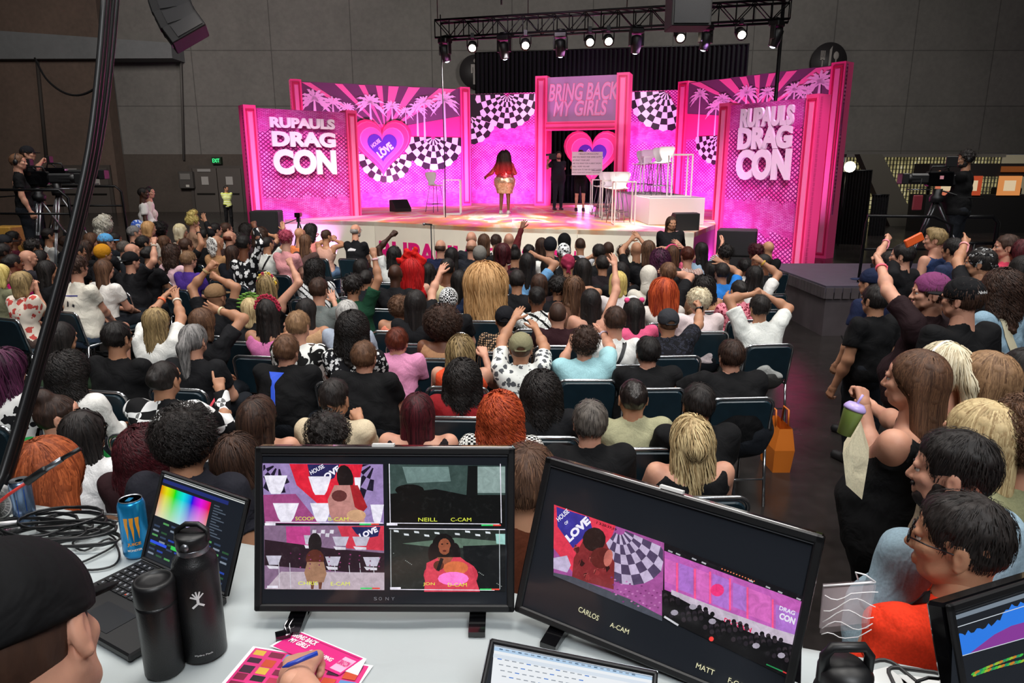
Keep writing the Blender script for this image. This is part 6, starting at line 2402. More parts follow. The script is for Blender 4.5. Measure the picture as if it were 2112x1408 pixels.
# centre right ---------------------------------------------------------------------
P('C', 80, 325, 1.28, 'short', 'darkbrown', 'fair', 'dad4cf', 'short dark-haired person in the front row near the lone raised red sleeve')
P('C', 165, 315, 1.29, 'bald', 'brown', 'fair', 'd8d2cc', 'bald person in pale clothes in the front row')
P('C', 125, 400, 1.22, 'bob', 'maroon', 'tan', '3a1a20', 'dark red-haired person behind the front-row bald head')
P('C', 300, 400, 1.21, 'short', 'black', 'brown', '5a1c20', 'person in a dark red sleeve stretching an arm high above the stage edge', sleeve='long', L=(255, 190, 'open', .75))
P('C', 205, 420, 1.20, 'topbun', 'black', 'tan', K1, 'person with black hair knotted on top near the red sleeve')
P('C', 290, 470, 1.17, 'long', 'black', 'tan', '6c9cc8', 'black-haired person in a light blue tee with a bent raised arm', R=(345, 385, 'relax', .45))
P('C', 385, 350, 1.27, 'long', 'darkbrown', 'tan', K1, 'person with smooth dark brown hair standing out against the white stage front')
P('C', 445, 355, 1.26, 'crop', 'black', 'fair', 'e9e6e0', 'person in a small dark cap and white tee', hat='beanie', hatmat=cloth('1b1c22'))
P('C', 540, 325, 1.30, None, 'black', 'brown', K1, 'person in a plain black hood in the front row', hat='hood', hatmat=cloth('0e0e10'))
P('C', 535, 400, 1.22, 'crop', 'black', 'brown', K1, 'person in a white bandana with black paisley print', hat='bandana', hatmat=pattern('floral', 'e6e6e6', '1a1a1e', 2.4))
P('C', 565, 480, 1.15, None, 'black', 'tan', K1, 'person in a rose red head covering', hat='bandana', hatmat=cloth('9a2c4a'))
P('C', 648, 350, 1.26, 'crop', 'darkbrown', 'tan', 'cfcfd4', 'close-cropped man in a light grey tee before the white stage front')
P('C', 838, 380, 1.23, 'crop', 'darkbrown', 'brown', 'c9bfae', 'shaven-headed person in beige just left of the clapping bald man')
P('C', 775, 400, 1.21, 'short', 'black', 'tan', K1, 'dark-haired person in black with one hand by the cheek', L=(725, 415, 'relax', .45))
P('C', 665, 510, 1.14, 'verylong', 'black', 'tan', K1, 'person with a smooth curtain of black hair behind the rose head covering')
P('C', 800, 480, 1.15, 'short', 'black', 'tan', '20181c', 'short black-haired person at the foot of the long raised bare arm')
P('C', 1030, 380, 1.23, 'bald', 'black', 'tan', K3, 'bald man in a black tee clapping both hands above his head', L=(998, 290, 'open', .6), R=(1045, 275, 'open', .6))
P('C', 940, 410, 1.20, 'curlyshort', 'darkbrown', 'tan', 'leopard:8fb58a:e8e0a8:1', 'curly-haired person in a green patterned shirt')
P('C', 1110, 378, 1.23, 'long', 'brown', 'fair', K1, 'brown-haired person in black next to the clapping bald man')
P('C', 1190, 450, 1.17, 'curlylong', 'purple', 'tan', K1, 'person with dark purple curls behind the signing woman')
P('C', 1272, 405, 1.21, 'long', 'brown', 'fair', 'e86a8a', 'brown-haired person wearing a broad hot pink headband, hands raised', R=(1330, 330, 'open', .5), L=(1285, 340, 'open', .5), extra=x_band('e8407a', .016))
P('C', 1375, 420, 1.20, 'short', 'auburn', 'fair', 'stripe:8a1c24:ece6da:1.6', 'person in a red and cream striped shirt')
P('C', 1470, 385, 1.22, 'long', 'black', 'fair', 'a9c4dc', 'black-haired person in light blue stretching a tattooed arm toward the speakers', R=(1625, 315, 'open', .62))
P('C', 1632, 412, 1.20, 'curlyshort', 'black', 'tan', K3, 'person with short black curls in front of the black speaker stack')
P('C', 1610, 535, 1.13, 'short', 'black', 'tan', '2a7ad0', 'person in a bright blue tee with a raised hand', R=(1600, 440, 'open', .5))
P('C', 1842, 400, 1.21, 'curlyshort', 'maroon', 'brown', 'e8c0c4', 'person with dark red curls in a pale pink tank', **NOSL)
P('C', 1925, 372, 1.23, 'bald', 'black', 'tan', K3, 'bald person behind the man with an arm across his head')
P('C', 1890, 470, 1.20, 'crop', 'black', 'brown', K1, 'brown-skinned bearded person in black turned to look back', extra=x_beard('saltpepper'), hy=-60)
P('C', 1830, 560, 1.14, 'long', 'black', 'tan', 'e4e2de', 'black-haired person in a white tee folding one arm over the head', R=(1870, 420, 'fist', .5), L=(1640, 690, 'relax', .6), build=1.15, extra=x_wrist('R', 'c9a040'))
P('C', 1725, 660, 1.10, 'bun', 'black', 'tan', 'leopard:e88a9a:7a1c30:1.2', 'dark-haired person in a pink leopard-print top on the aisle side', build=1.2)
P('C', 1868, 775, 1.12, 'short', 'black', 'tan', 'dfe1dc', 'large man in a tight white tee filming with a raised phone', build=1.45, L=(1835, 640, 'grip', .45), R=(1890, 650, 'grip', .45), bottom='4a4a48')
P('C', 720, 730, 1.10, 'verylong', 'black', 'fair', None, 'bare-backed person with long black hair and one straight pale arm raised', R=(890, 450, 'open', .7))
P('C', 905, 600, 1.12, 'bob', 'yellow', 'fair', 'e6dedd', 'person with a golden bob in a white top')
P('C', 1210, 680, 1.09, 'wig', 'orange', 'fair', 'e0d8d0', 'person in a big orange-red wig with small cat ears')
P('C', 1455, 735, 1.08, 'curlyshort', 'platinum', 'fair', 'ecdadb', 'person with white-blond cropped hair in a wide pale pink tee', build=1.4)
P('C', 1245, 880, 1.06, 'crop', 'brown', 'tan', 'leopard:15151a:2c2e3a:1.4', 'man in a washed black cap and dark leopard shirt with a fist raised', build=1.4, hat='capsnap', hatmat=cloth('34353a'), R=(1468, 750, 'fist', .6), extra=x_wrist('R', '111113', 'watch'))
P('C', 1490, 635, 1.10, 'curlylong', 'black', 'tan', 'b98a66', 'person with big black curls and bare tan shoulders beyond the white-blond head', **STRAP)
P('C', 1010, 800, 1.08, 'verylong', 'black', 'tan', 'e8608a', 'person with very long black hair held by two pink pompoms', extra=x_poms)
P('C', 885, 865, 1.06, 'short', 'darkbrown', 'fair', 'e4e3df', 'short dark-haired person in a white tee with a black strap beside the pompoms', extra=x_strap('151517', -1))
P('C', 495, 825, 1.06, 'crop', 'darkbrown', 'fair', '2c1218', 'person in a maroon tee with a pink collar showing')
P('C', 355, 715, 1.09, 'fade', 'black', 'brown', 'maze:e9e9e4:141414:1.0', 'man in a white shirt with thick black squiggle lines')
P('C', 500, 640, 1.11, 'curlyshort', 'black', 'tan', K1, 'curly black-haired person in black behind the squiggle shirt')
P('C', 370, 615, 1.12, 'bob', 'darkbrown', 'tan', '2a1c20', 'dark bob-haired person between the giant wig and the squiggle shirt')
P('C', 218, 590, 1.12, 'short', 'black', 'tan', K1, 'short black-haired person in black beside the giant wig')
P('C', 140, 860, 1.06, 'crop', 'black', 'tan', 'net:26221f:c9a27e:1.0', 'person in a black cap and open fishnet top', hat='capsnap', hatmat=cloth('15151a'), build=1.1)
P('C', 245, 1055, 1.03, 'crop', 'brown', 'tan', 'floral:e2e4df:55585c:1.6', 'person in a khaki cap and white printed shirt clapping with both arms up', hat='capsnap', hatmat=cloth('8b8668'), L=(212, 810, 'flat', .62), R=(345, 890, 'flat', .62))
P('C', 680, 1025, 1.04, 'curlyshort', 'darkbrown', 'fair', 'a5d3da', 'dark curly-haired man in an aqua shirt with arms raised to his head', build=1.3, L=(598, 990, 'relax', .52), R=(800, 920, 'open', .6), extra=x_wrist('R', 'c8b8c8'))
P('C', 1110, 1080, 1.03, 'short', 'black', 'fair', K3, 'short black-haired man in a black tee in front of the leopard shirt', build=1.4)
P('C', 1675, 1105, 1.06, 'short', 'darkbrown', 'fair', K3, 'very large man in a black tee resting an arm along the next chair', build=1.7, L=(905, 1420, 'relax', .8))
P('C', 1245, 540, 1.13, 'short', 'brown', 'fair', K1, 'brown-haired person beyond the orange-red wig', R=(1235, 500, 'relax', .4))
P('C', 605, 640, 1.11, 'longwavy', 'brown', 'tan', '6a4a3a', 'brown wavy-haired person holding up a bent bare arm', R=(598, 605, 'fist', .4))
P('C', 430, 490, 1.16, 'long', 'black', 'tan', K1, 'long black-haired person below the white tee and dark cap')
P('C', 925, 530, 1.14, 'long', 'black', 'tan', K1, 'long black-haired person right of the golden bob')
P('C', 1110, 560, 1.12, None, 'brown', 'fair', 'd8d2c6', 'person in a raised oatmeal hood', hat='hood', hatmat=cloth('d6d0c4'), sleeve='long')
P('C', 1290, 560, 1.12, 'long', 'black', 'tan', K1, 'long black-haired person with bare shoulders beyond the orange wig', **STRAP)
P('C', 1760, 500, 1.16, 'short', 'black', 'brown', 'dcd8d4', 'dark-haired person in off-white near the foot of the title flat')
P('C', 1540, 520, 1.14, 'long', 'black', 'tan', K1, 'long black-haired person left of the bright blue tee')
P('C', 1395, 620, 1.10, 'curlylong', 'black', 'brown', 'floral:e8e8ea:3a4a6a:2', 'person with black curls in a white floral top beside the orange wig')
# last rows before the table -------------------------------------------------------
P('G', 385, 560, 1.02, 'curlylong', 'black', 'brown', K1, 'person with a great mass of long black curls just beyond the grey-haired man', build=1.1)
P('G', 110, 720, 1.02, 'curlylong', 'orange', 'fair', 'check:e8e6e0:17171a:3', 'person with bushy copper-red curls in a black and white gingham shirt')
P('G', 715, 765, 1.06, 'short', 'saltpepper', 'fair', K3, 'man with short salt-and-pepper hair and a black cord at his neck', build=1.15)
P('G', 1008, 600, 1.04, 'bun', 'black', 'tan', 'a7a483', 'person with slicked wet black hair in a sage canvas vest', wet=True, sleeve='cap')
P('G', 1450, 640, 1.06, 'short', 'black', 'tan', K3, 'black-haired person in a black tee leaning toward the slicked hair', build=1.2)
P('G', 1400, 880, 1.02, 'halfup', 'blond', 'fair', K3, 'woman with a loose blond half ponytail and black halter', neckline='strap', sleeve='none')
P('G', 290, 1170, 1.42, 'short', 'brown', 'tan', '5a2c1a', 'brown-haired person in a rust top seen between the two monitors', st=True)
P('F', 140, 850, 1.02, 'long', 'darkbrown', 'fair', K1, 'person with long dark brown hair behind the first monitor corner', **STRAP)
P('F', 742, 720, 1.05, 'fade', 'black', 'tan', 'd3c2a4', 'man with combed black hair in a beige shirt holding something white by his cheek', R=(940, 870, 'relax', .45))
P('F', 700, 1030, 1.00, 'curlyshort', 'black', 'tan', K1, 'person whose tight black curls rise over the first monitor')
P('F', 1420, 830, 1.02, 'long', 'maroon', 'fair', '1a1216', 'person with straight dark wine hair and thin black shoulder straps', **STRAP)
# standing crowd beyond the aisle ---------------------------------------------------
T8 = dict(st=True)
P('D', 1205, 370, 1.62, 'quiff', 'dirty', 'fair', '2f3f66', 'young man with bleached curly top in a navy tank', st=True, yaw=-25, hy=-62, **NOSL)
P('D', 1345, 450, 1.55, 'short', 'black', 'tan', '2a3450', 'black-haired person behind the bleached curly head', st=True, yaw=-25)
P('D', 1565, 560, 1.62, 'short', 'black', 'tan', K1, 'man in a black paisley bandana throwing a two-finger sign with a banded wrist', st=True, yaw=-15, hy=-50, hat='bandana', hatmat=pattern('floral', '141416', 'b8b8b8', 2.6), L=(1450, 330, 'horn', .75), extra=x_wrist('L', 'f0a0a0', tail=True))
P('D', 1165, 800, 1.60, 'short', 'darkbrown', 'fair', '241418', 'man in a magenta cap and dark brown tee pointing skyward with a ribbon wristband', st=True, yaw=-30, hy=-75, hat='capback', hatmat=cloth('7a3a66'), L=(690, 440, 'point', .8), build=1.3, extra=x_wrist('L', 'ff6a7a', tail=True))
P('D', 1420, 850, 1.62, 'short', 'darkbrown', 'fair', K3, 'broad man in a backwards black cap with white script and glasses', st=True, yaw=-15, hy=-38, hat='capsnap', hatmat=cloth('0e0e11'), build=1.5, extra=x_many(x_glasses, x_capword('Nashville', 'e8e8e8', .075, .018)))
P('D', 1740, 770, 1.56, 'curlylong', 'darkbrown', 'tan', '8aa6b8', 'person with brown curls in a light denim jacket carrying a cream tote', st=True, yaw=-20, sleeve='long', build=1.2, extra=x_strap('d8cfb0', 1, .03))
P('D', 1780, 430, 1.62, 'short', 'darkbrown', 'fair', 'c8405a', 'short brown-haired man in profile wearing a pink top and necklace', st=True, yaw=-25, hy=-70)
P('D', 1890, 470, 1.58, 'braids', 'maroon', 'brown', 'stripe:5a1c28:d8c8c0:1.3', 'person in dark red striped clothes at the right picture edge', st=True, yaw=-25)
P('D', 1905, 620, 1.58, 'long', 'black', 'tan', 'dad8d2', 'black-haired person in white at the far right behind the denim jacket', st=True, yaw=-20)
P('D', 940, 500, 1.52, 'short', 'black', 'fair', K1, 'person in a black tee waving an orange phone with a smartwatch on the wrist', st=True, yaw=-30, L=(965, 420, 'grip', .62), hy=-50, extra=x_wrist('L', '111114', 'watch'))
P('D', 830, 560, 1.42, 'short', 'black', 'fair', K1, 'person in black whose fist and pink wristband rise beside the riser rail', st=True, yaw=-20, L=(840, 290, 'fist', .8), extra=x_wrist('L', 'f090a0', tail=True))
P('D', 690, 720, 1.40, 'crop', 'black', 'tan', '1b2340', 'person in a dark navy cap bending by the corner of the riser', st=True, yaw=-30, hat='cap', hatmat=cloth('17203c'))
P('D', 720, 860, 1.36, 'short', 'black', 'tan', K3, 'person in black with a black backpack leaning on the riser', st=True, yaw=-20, build=1.1)
P('H', 530, 170, 1.56, 'long', 'brown', 'fair', K3, 'brown-haired woman in a black camisole with a neon green strap holding a lidded cup', st=True, yaw=-38, hy=-48, L=(305, 255, 'grip', .45, (-.2, -.2, -1)), R=(335, 275, 'grip', .6, (.1, .1, -1)), bottom=K3, build=1.25, extra=x_strap('35e03a', -1, .012, False), **STRAP)
P('H', 640, 130, 1.55, 'pony', 'platinum', 'fair', K1, 'platinum blond person with a white hair clip between two brown heads', st=True, yaw=-25, extra=x_band('f0f0ec', .006))
P('H', 810, 175, 1.53, 'verylong', 'lightbrown', 'fair', '5a4438', 'person with very long straight light brown hair facing the stage', st=True, yaw=-30, hy=-45)
P('H', 790, 400, 1.50, 'verylong', 'blond', 'fair', '8a7a68', 'person with long wavy golden hair behind the faded haircut', st=True, yaw=-22)
P('H', 690, 550, 1.52, 'fade', 'black', 'fair', '92aab8', 'bearded man with a sharp fade, hoop earring and light denim vest', st=True, yaw=-20, hy=-50, build=1.3, extra=x_many(x_beard('black'), x_hoops))
P('H', 715, 835, 1.46, 'fade', 'black', 'tan', 'e8391c', 'man with thick black hair and glasses in an orange-red tee with black sling', st=True, yaw=-14, hy=-52, build=1.2, extra=x_many(x_glasses, x_strap('131315', 1, .028)), sleeve='cap')
P('H', 975, 420, 1.50, 'curlyshort', 'brown', 'fair', '8a8a68', 'person in a faded camouflage jacket cut off at the right edge', st=True, yaw=-20, sleeve='long')
P('H', 975, 150, 1.50, 'long', 'black', 'tan', K1, 'dark-haired person in black at the right edge beside the long light brown hair', st=True, yaw=-20)
# people away from the seats --------------------------------------------------------
P('K', 395, 760, None, 'stagewig', 'ombre', 'brown', 'sequin:c83a4a:e07a80:1', 'performer with long black to red curls, gold sequin skirt and high heels on stage', st=True, yaw=12, hy=20, base=SZ, Y_=20.3, L=(235, 930, 'relax', .6), R=(470, 850, 'grip', .4), build=1.5, skirtmat=pattern('sequin', 'c9946a', 'f4dcc0', 1.0), bottom=None,
  shoe='b8b0ac', sleeve='long')
P('K', 830, 745, None, 'short', 'black', 'fair', '23252c', 'bearded camera operator in black standing in the portal with a shoulder camera', st=True, yaw=165, hy=175, base=SZ, Y_=22.6, L=(845, 810, 'grip', .5), R=(735, 800, 'grip', .5), build=1.25, bottom='22262e', extra=x_beard('black'))
P('K', 1010, 735, None, 'short', 'darkbrown', 'fair', K1, 'crew member in black shorts holding up the handwritten cue card', st=True, yaw=180, base=SZ, Y_=21.9, L=(1150, 800, 'grip', .5), R=(950, 800, 'grip', .5), legs='short', bottom='121214')
P('C', 1270, 200, None, 'long', 'darkbrown', 'tan', K1, 'smiling sign language interpreter in black facing the audience', st=True, yaw=180, hy=172, Y_=12.6, L=(1290, 275, 'flat', .4), R=(1262, 278, 'flat', .38), sleeve='long', build=1.2)
P('N', 868, 1170, None, 'crop', 'black', 'dark', 'eeebe6', 'man in a white tee and white trousers standing beyond the left rows', st=True, yaw=60, hy=75, Y_=14.8, build=1.2, bottom='e6e2dc')
P('N', 905, 1165, None, 'crop', 'black', 'fair', 'e8dcd2', 'man in a dark headband standing just behind the man in white', st=True, yaw=70, hy=95, Y_=15.5, extra=x_band('101012', .012), bottom='2a2a2e')
P('N', 1368, 1140, None, 'short', 'black', 'tan', 'hstripe:c4d62e:e6e8d8:.35', 'security guard in a yellow reflective vest near the double doors', st=True, yaw=150, hy=120, Y_=30.5, L=(1350, 1190, 'fist', .35), R=(1395, 1190, 'fist', .35), bottom='141416')
YL = 12.2
P('L', 300, 345, None, 'short', 'brown', 'fair', K3, 'man in black with big headphones standing on the left camera platform', st=True, yaw=55, hy=75, Y_=YL - .9, base=.75, L=(235, 535, 'relax', .45), extra=x_headphones)
P('L', 455, 215, None, 'short', 'darkbrown', 'fair', K3, 'camera operator in a dark cap behind the left broadcast camera', st=True, yaw=60, hy=80, Y_=YL, base=.75, hat='cap', hatmat=cloth('1c1c20'), R=(700, 330, 'grip', .6))
P('M', 1425, 110, None, 'curlyshort', 'black', 'tan', '0c0c0e', 'bearded camera operator in black with headset on the right platform', st=True, yaw=-45, hy=-80, Y_=10.9, base=.75, L=(1130, 275, 'fist', .6), extra=x_many(x_headphones, x_beard('black'), x_wrist('L', '8a5a30')), build=1.15)
DESC = {}
for (c, yaw_, lab_) in CHAIRS:
 s_ = lab_
 w_ = s_.split()
 chair(c, yaw_, ' '.join(('stacking chair under the ' + s_).split()[:15]))
# ---------------------------------------------------------------- camera platforms, rails, broadcast cameras
def platform(name, x0, x1, y0, y1, z, label, skirt='4b4346', top='4a4452'):
 t = empty(name, (x0, y0, 0), label=label, cat='platform')
 m = MB()
 m.box(((x1 - x0) / 2, (y1 - y0) / 2, z - .05), (x1 - x0, y1 - y0, .1), plain(top, .6, noise=.1, scale=6))
 m.obj('deck', t)
 m = MB()
 n = int((x1 - x0) / .12)
 w, d = x1 - x0, y1 - y0
 SKM = plain(skirt, .8, noise=.12, scale=5, bmp=.2)
 m.box((w / 2, d / 2, (z - .1) / 2), (w - .04, d - .04, z - .1), SKM)
 for i in range(n):
  m.box((.06 + (w - .12) * i / max(1, n - 1), .0, z - .11), (.105, .03, .16), SKM, rz=.05 * ((i % 3) - 1))
 for i in range(int(d / .12)):
  m.box((.0, .06 + .12 * i, z - .11), (.03, .105, .16), SKM)
 m.obj('skirt', t)
 return t
c_ = atz(1694, 690, 0)
platform('camera_riser', c_.x - .05, c_.x + 5.2, c_.y - .1, c_.y + 2.5, .75, 'grey skirted riser at the aisle carrying the right camera')
platform('camera_riser', -13.5, atz(232, 470, .75).x, 10.6, 13.8, .75, 'dark low riser carrying the two cameras at the far left', '1a1a1c', '29292c')
def rail(path, r, label, extra=()):
 m = MB()
 m.tube(path, r, BLACKM, 8)
 for e in extra:
  m.tube(e, r * .8, BLACKM, 8)
 return m.obj('guard_rail', label=label, cat='rail')
yy = c_.y + .2
a, b_, c2, d = aty(1768, 600, yy), aty(1776, 445, yy), aty(1940, 447, yy), aty(1950, 560, yy)
rail([(a.x, yy, .76), (a.x + .02, yy, b_.z - .12), (b_.x + .10, yy, b_.z), (c2.x - .1, yy, c2.z), (d.x, yy, c2.z - .12), (d.x, yy, .76)], .022, 'black guard rail on the near edge of the right camera riser', [[(a.x, yy, 1.25), (d.x, yy, 1.25)]])
yy = c_.y + 1.6
a, c2 = aty(1975, 447, yy), aty(2062, 440, yy)
rail([(a.x, yy, .76), (a.x, yy, a.z - .1), (a.x + .1, yy, a.z), (c2.x - .1, yy, a.z), (c2.x, yy, a.z - .1), (c2.x, yy, .76)], .035, 'thick black rail beside the right camera operator', [[(a.x, yy, 1.2), (c2.x, yy, 1.2)], [((a.x + c2.x) / 2, yy, .76), ((a.x + c2.x) / 2, yy, 1.2)]])
yy = 11.0
a, b_ = aty(-60, 391, yy), aty(122, 392, yy)
rail([(a.x, yy, a.z), (b_.x, yy, b_.z), (b_.x + .12, yy, b_.z - .12), (b_.x + .14, yy, .76)], .022, 'long black guard rail before the left camera operators', [[(a.x, yy, aty(0, 440, yy).z), (b_.x + .14, yy, aty(120, 441, yy).z)]])
yy = 13.6
a, b_ = aty(80, 384, yy), aty(238, 384, yy)
rail([(a.x, yy, a.z), (b_.x, yy, b_.z), (b_.x + .1, yy, b_.z - .1), (b_.x + .12, yy, .76)], .022, 'black guard rail on the far side of the left camera riser', [[(a.x, yy, aty(0, 424, yy).z), (b_.x + .1, yy, aty(120, 424, yy).z)]])
def big_camera(p, rz, label, z0, h, legs='b9bcc0', lens=1.0, mon=None):
 """broadcast camera on twin-tube tripod; lens towards +X before rotation"""
 t = empty('broadcast_camera', (p.x, p.y, z0), rz, label=label, cat='video camera')
 LM = plain(legs, .3, .8)
 for k in range(3):
  a = k * 2.094 + .6
  l = MB()
  for s in (-.022, .022):
   ox, oy = -math.sin(a) * s, math.cos(a) * s
   l.tube([(ox, oy, h - .16), (math.cos(a) * .30 + ox, math.sin(a) * .30 + oy, h * .45)], .014, LM, 7)
   l.tube([(math.cos(a) * .28 + ox * .6, math.sin(a) * .28 + oy * .6, h * .5), (math.cos(a) * .58 + ox * .5, math.sin(a) * .58 + oy * .5, .01)], .011, LM, 7)
  l.box((math.cos(a) * .30, math.sin(a) * .30, h * .45), (.07, .07, .05), BLACKP)
  l.obj('leg', t)
 m = MB()
 m.lathe([(.09, h - .20), (.10, h - .12), (.06, h - .08), (.07, h)], BLACKP, 16)
 m.tube([(-.05, .06, h - .03), (-.35, .10, h - .12), (-.62, .10, h - .14)], .012, BLACKP, 6)
 m.obj('tripod_head', t)
 m = MB()
 m.box((0, 0, h + .15), (.36, .15, .22), BLACKG, bev=.02)
 m.box((-.24, 0, h + .13), (.14, .12, .16), BLACKP, bev=.015)
 m.tube([(-.12, 0, h + .26), (-.10, 0, h + .33), (.12, 0, h + .33), (.14, 0, h + .26)], .014, BLACKP, 7)
 if mon:
  m.box((.0, .08, h + .17), (.05, .012, .05), plain('e8a0ac', .5))
 m.obj('body', t)
 m = MB()
 m.box((.34 * lens + .02, 0, h + .15), (.36 * lens, .14, .16), BLACKP, bev=.03)
 m.lathe([(.06, .18), (.07, .30 * lens), (.075, .52 * lens), (.085, .62 * lens)], BLACKP, 18, Matrix.Translation((0, 0, h + .15)) @ Matrix.Rotation(math.radians(90), 4, 'Y'))
 m.box((.64 * lens, 0, h + .15), (.10, .22, .16), BLACKP, bev=.01)
 m.tube([(.10, -.03, h - .01), (.55 * lens, -.03, h - .01)], .010, STEEL, 6)
 m.tube([(.10, .03, h - .01), (.55 * lens, .03, h - .01)], .010, STEEL, 6)
 m.obj('lens', t)
 m = MB()
 m.tube([(-.02, .08, h + .28), (-.10, .10, h + .34)], .012, BLACKP, 6)
 m.box((-.10, .10, h + .40), (.05 if mon is None else .16, .14 if mon is None else .03, .11 if mon is None else .15), BLACKP, bev=.006)
 vf = m.obj('viewfinder', t)
 if mon:
  m = MB()
  m.box((-.10, .083, h + .40), (.125, .004, .11), emis('9fd4da', 1.2))
  m.obj('viewfinder_screen', vf)
 return t
big_camera(aty(112, 345, 12.3), math.radians(8), 'broadcast camera with long zoom lens on silver tripod, farther of two at the left', .75, 1.42, lens=1.2)
big_camera(aty(72, 350, 11.5), math.radians(10), 'broadcast camera on silver tripod beside the man with big headphones', .75, 1.36, lens=1.0)
bc = big_camera(aty(1935, 385, 10.9), math.radians(172), 'cinema camera with matte box on grey tripod on the right riser', .75, 1.36, '5a5c60', lens=.8, mon=True)
m = MB()
p = aty(1892, 418, 10.6)
m.box((p.x, p.y, p.z), (.16, .03, .22), plain('7a2a34', .5, bmp=.4), rz=.2, bev=.01)
m.tube([(p.x, p.y, p.z + .1), (p.x + .02, p.y, p.z + .35)], .004, BLACKP, 5)
m.obj('tool_pouch', label='dark red pouch hanging from the right camera tripod', cat='pouch')
m = MB()
p = aty(12, 466, 12.6)
m.box((p.x, p.y, (p.z + .75) / 2), (.4, .4, p.z - .75), plain('b98a3a', .6, noise=.15), bev=.02)
m.obj('equipment_case', label='yellow-orange case by the left camera operators', cat='case')
# man's bags and aisle cable
m = MB()
v, q = mesh_field([('e', V3(0, 0, .28), V3(.20, .14, .28)), ('e', V3(0, -.12, .22), V3(.14, .08, .18))], .015, noise=lambda X: wav(X, .006, 20))
o = np_object('backpack', v, q, [plain('101013', .7, bmp=.4, scale=30)])
p = atz(1778, 740, .5)
o.location = (p.x, p.y, .45)
tag(o, label='black backpack worn low beside the riser in the aisle', cat='backpack')
m = MB()
m.tube([atz(1735, 690, .006), atz(1752, 730, .006), atz(1760, 790, .006), atz(1748, 830, .006), atz(1775, 880, .006)], .008, BLACKP, 6)
m.obj('floor_cable', label='thin black cable lying on the aisle floor by the riser', cat='cable')
t = empty('tote_bag', atz(1598, 960, 0), label='orange bag standing by the aisle chair of the large man in black', cat='bag')
t.location.z = 0
m = MB()
V = []
for z, w, d in ((0, .14, .07), (.20, .17, .08), (.38, .16, .05)):
 V += [(-d, -w, z), (d, -w, z), (d, w, z), (-d, w, z)]
F = [(3, 2, 1, 0)]
for i in (0, 4):
 F += [(i, i + 1, i + 5, i + 4), (i + 1, i + 2, i + 6, i + 5), (i + 2, i + 3, i + 7, i + 6), (i + 3, i, i + 4, i + 7)]
m.add(V, F, plain('d9741c', .6, bmp=.5, scale=8), None, False)
m.obj('bag_body', t)
m = MB()
for s in (-1, 1):
 m.tube([(s * .05, -.07, .37), (s * .05, -.05, .50), (s * .05, .05, .50), (s * .05, .07, .37)], .008, plain('c2641a', .6), 6)
m.obj('bag_handle', t)
# ---------------------------------------------------------------- production table
TZ = 1.385
PF = .645
tl_, tr_ = atz(186, 1060, TZ), atz(1065, 1222, TZ)
ed = (tr_ - tl_).normalized()
slope = ed.y / ed.x
def far(x):
 return tr_.y + slope * (x - tr_.x)
m = MB()
x0, x1 = -3.0, 1.15
m.box((-.9, .35, PF - .05), (5.2, 2.3, .1), plain('2c2b2d', .7, noise=.1))
m.box((-.9, .35, (PF - .1) / 2), (5.1, 2.2, PF - .1), plain('141416', .8))
m.obj('production_riser', label='dark riser under the production table', cat='platform')
nearx = lambda x: far(x) - .62
t = empty('production_table', (0, 0, 0), label='long table under a wrinkled white cloth holding the monitors', cat='table')
cl, nt, b = newmat('white_tablecloth')
b.inputs['Base Color'].default_value = srgb('b4bbbc')
b.inputs['Roughness'].default_value = .7
tc = N(nt, 'ShaderNodeTexCoord')
n1 = N(nt, 'ShaderNodeTexNoise', Scale=5.0, Detail=3.0, Distortion=.8)
nt.links.new(tc.outputs['Object'], n1.inputs['Vector'])
bump(nt, b, n1.outputs[0], .5, .02)
V, F = [], []
nx, ny = 90, 22
for j in range(ny + 1):
 for i in range(nx + 1):
  x = x0 + (x1 - x0) * i / nx
  y = nearx(x) + (far(x) - nearx(x)) * j / ny
  w = .0022 * math.sin(x * 9 + y * 5) * math.sin(y * 13 - x * 4) + .0015 * math.sin(x * 23 + y * 17)
  V.append((x, y, TZ - .003 + w))
k = len(V)
for i in range(nx + 1):
 x = x0 + (x1 - x0) * i / nx
 V.append((x, far(x) + .02 + .012 * math.sin(x * 30), TZ - .5))
for j in range(ny):
 for i in range(nx):
  a = j * (nx + 1) + i
  F.append((a, a + 1, a + nx + 2, a + nx + 1))
for i in range(nx):
 a = ny * (nx + 1) + i
 F.append((a, a + 1, k + i + 1, k + i))
m = MB()
m.add(V, F, cl)
m.obj('tablecloth', t)
for x in (-2.8, -1.0, .9):
 for f_ in (.06, .5):
  m = MB()
  m.tube([(x, nearx(x) + f_, TZ - .02), (x, nearx(x) + f_, PF)], .015, STEEL, 8)
  m.obj('leg', t)
class Device:
 """flat device given by three corners; local x right, z up along the screen, front to -Y"""
 def __init__(s, TL, TR, BL):
  s.w = (TR - TL).length
  ux = (TR - TL).normalized()
  dn = (BL - TL)
  dn = (dn - ux * dn.dot(ux))
  s.h = dn.length
  uz = -dn.normalized()
  uy = uz.cross(ux)
  s.M = Matrix(((ux.x, uy.x, uz.x, TL.x), (ux.y, uy.y, uz.y, TL.y), (ux.z, uy.z, uz.z, TL.z), (0, 0, 0, 1)))
  s.Mi = s.M.inverted()
 def px(s, x, y):
  o, r = s.Mi @ Vector((0, 0, CAMH)), s.Mi.to_3x3() @ ray(x, y)
  t = -o.y / r.y
  p = o + r * t
  return (p.x, p.z)
def camp(px, py, d):
 return Vector((0, 0, CAMH)) + ray(px, py) * d
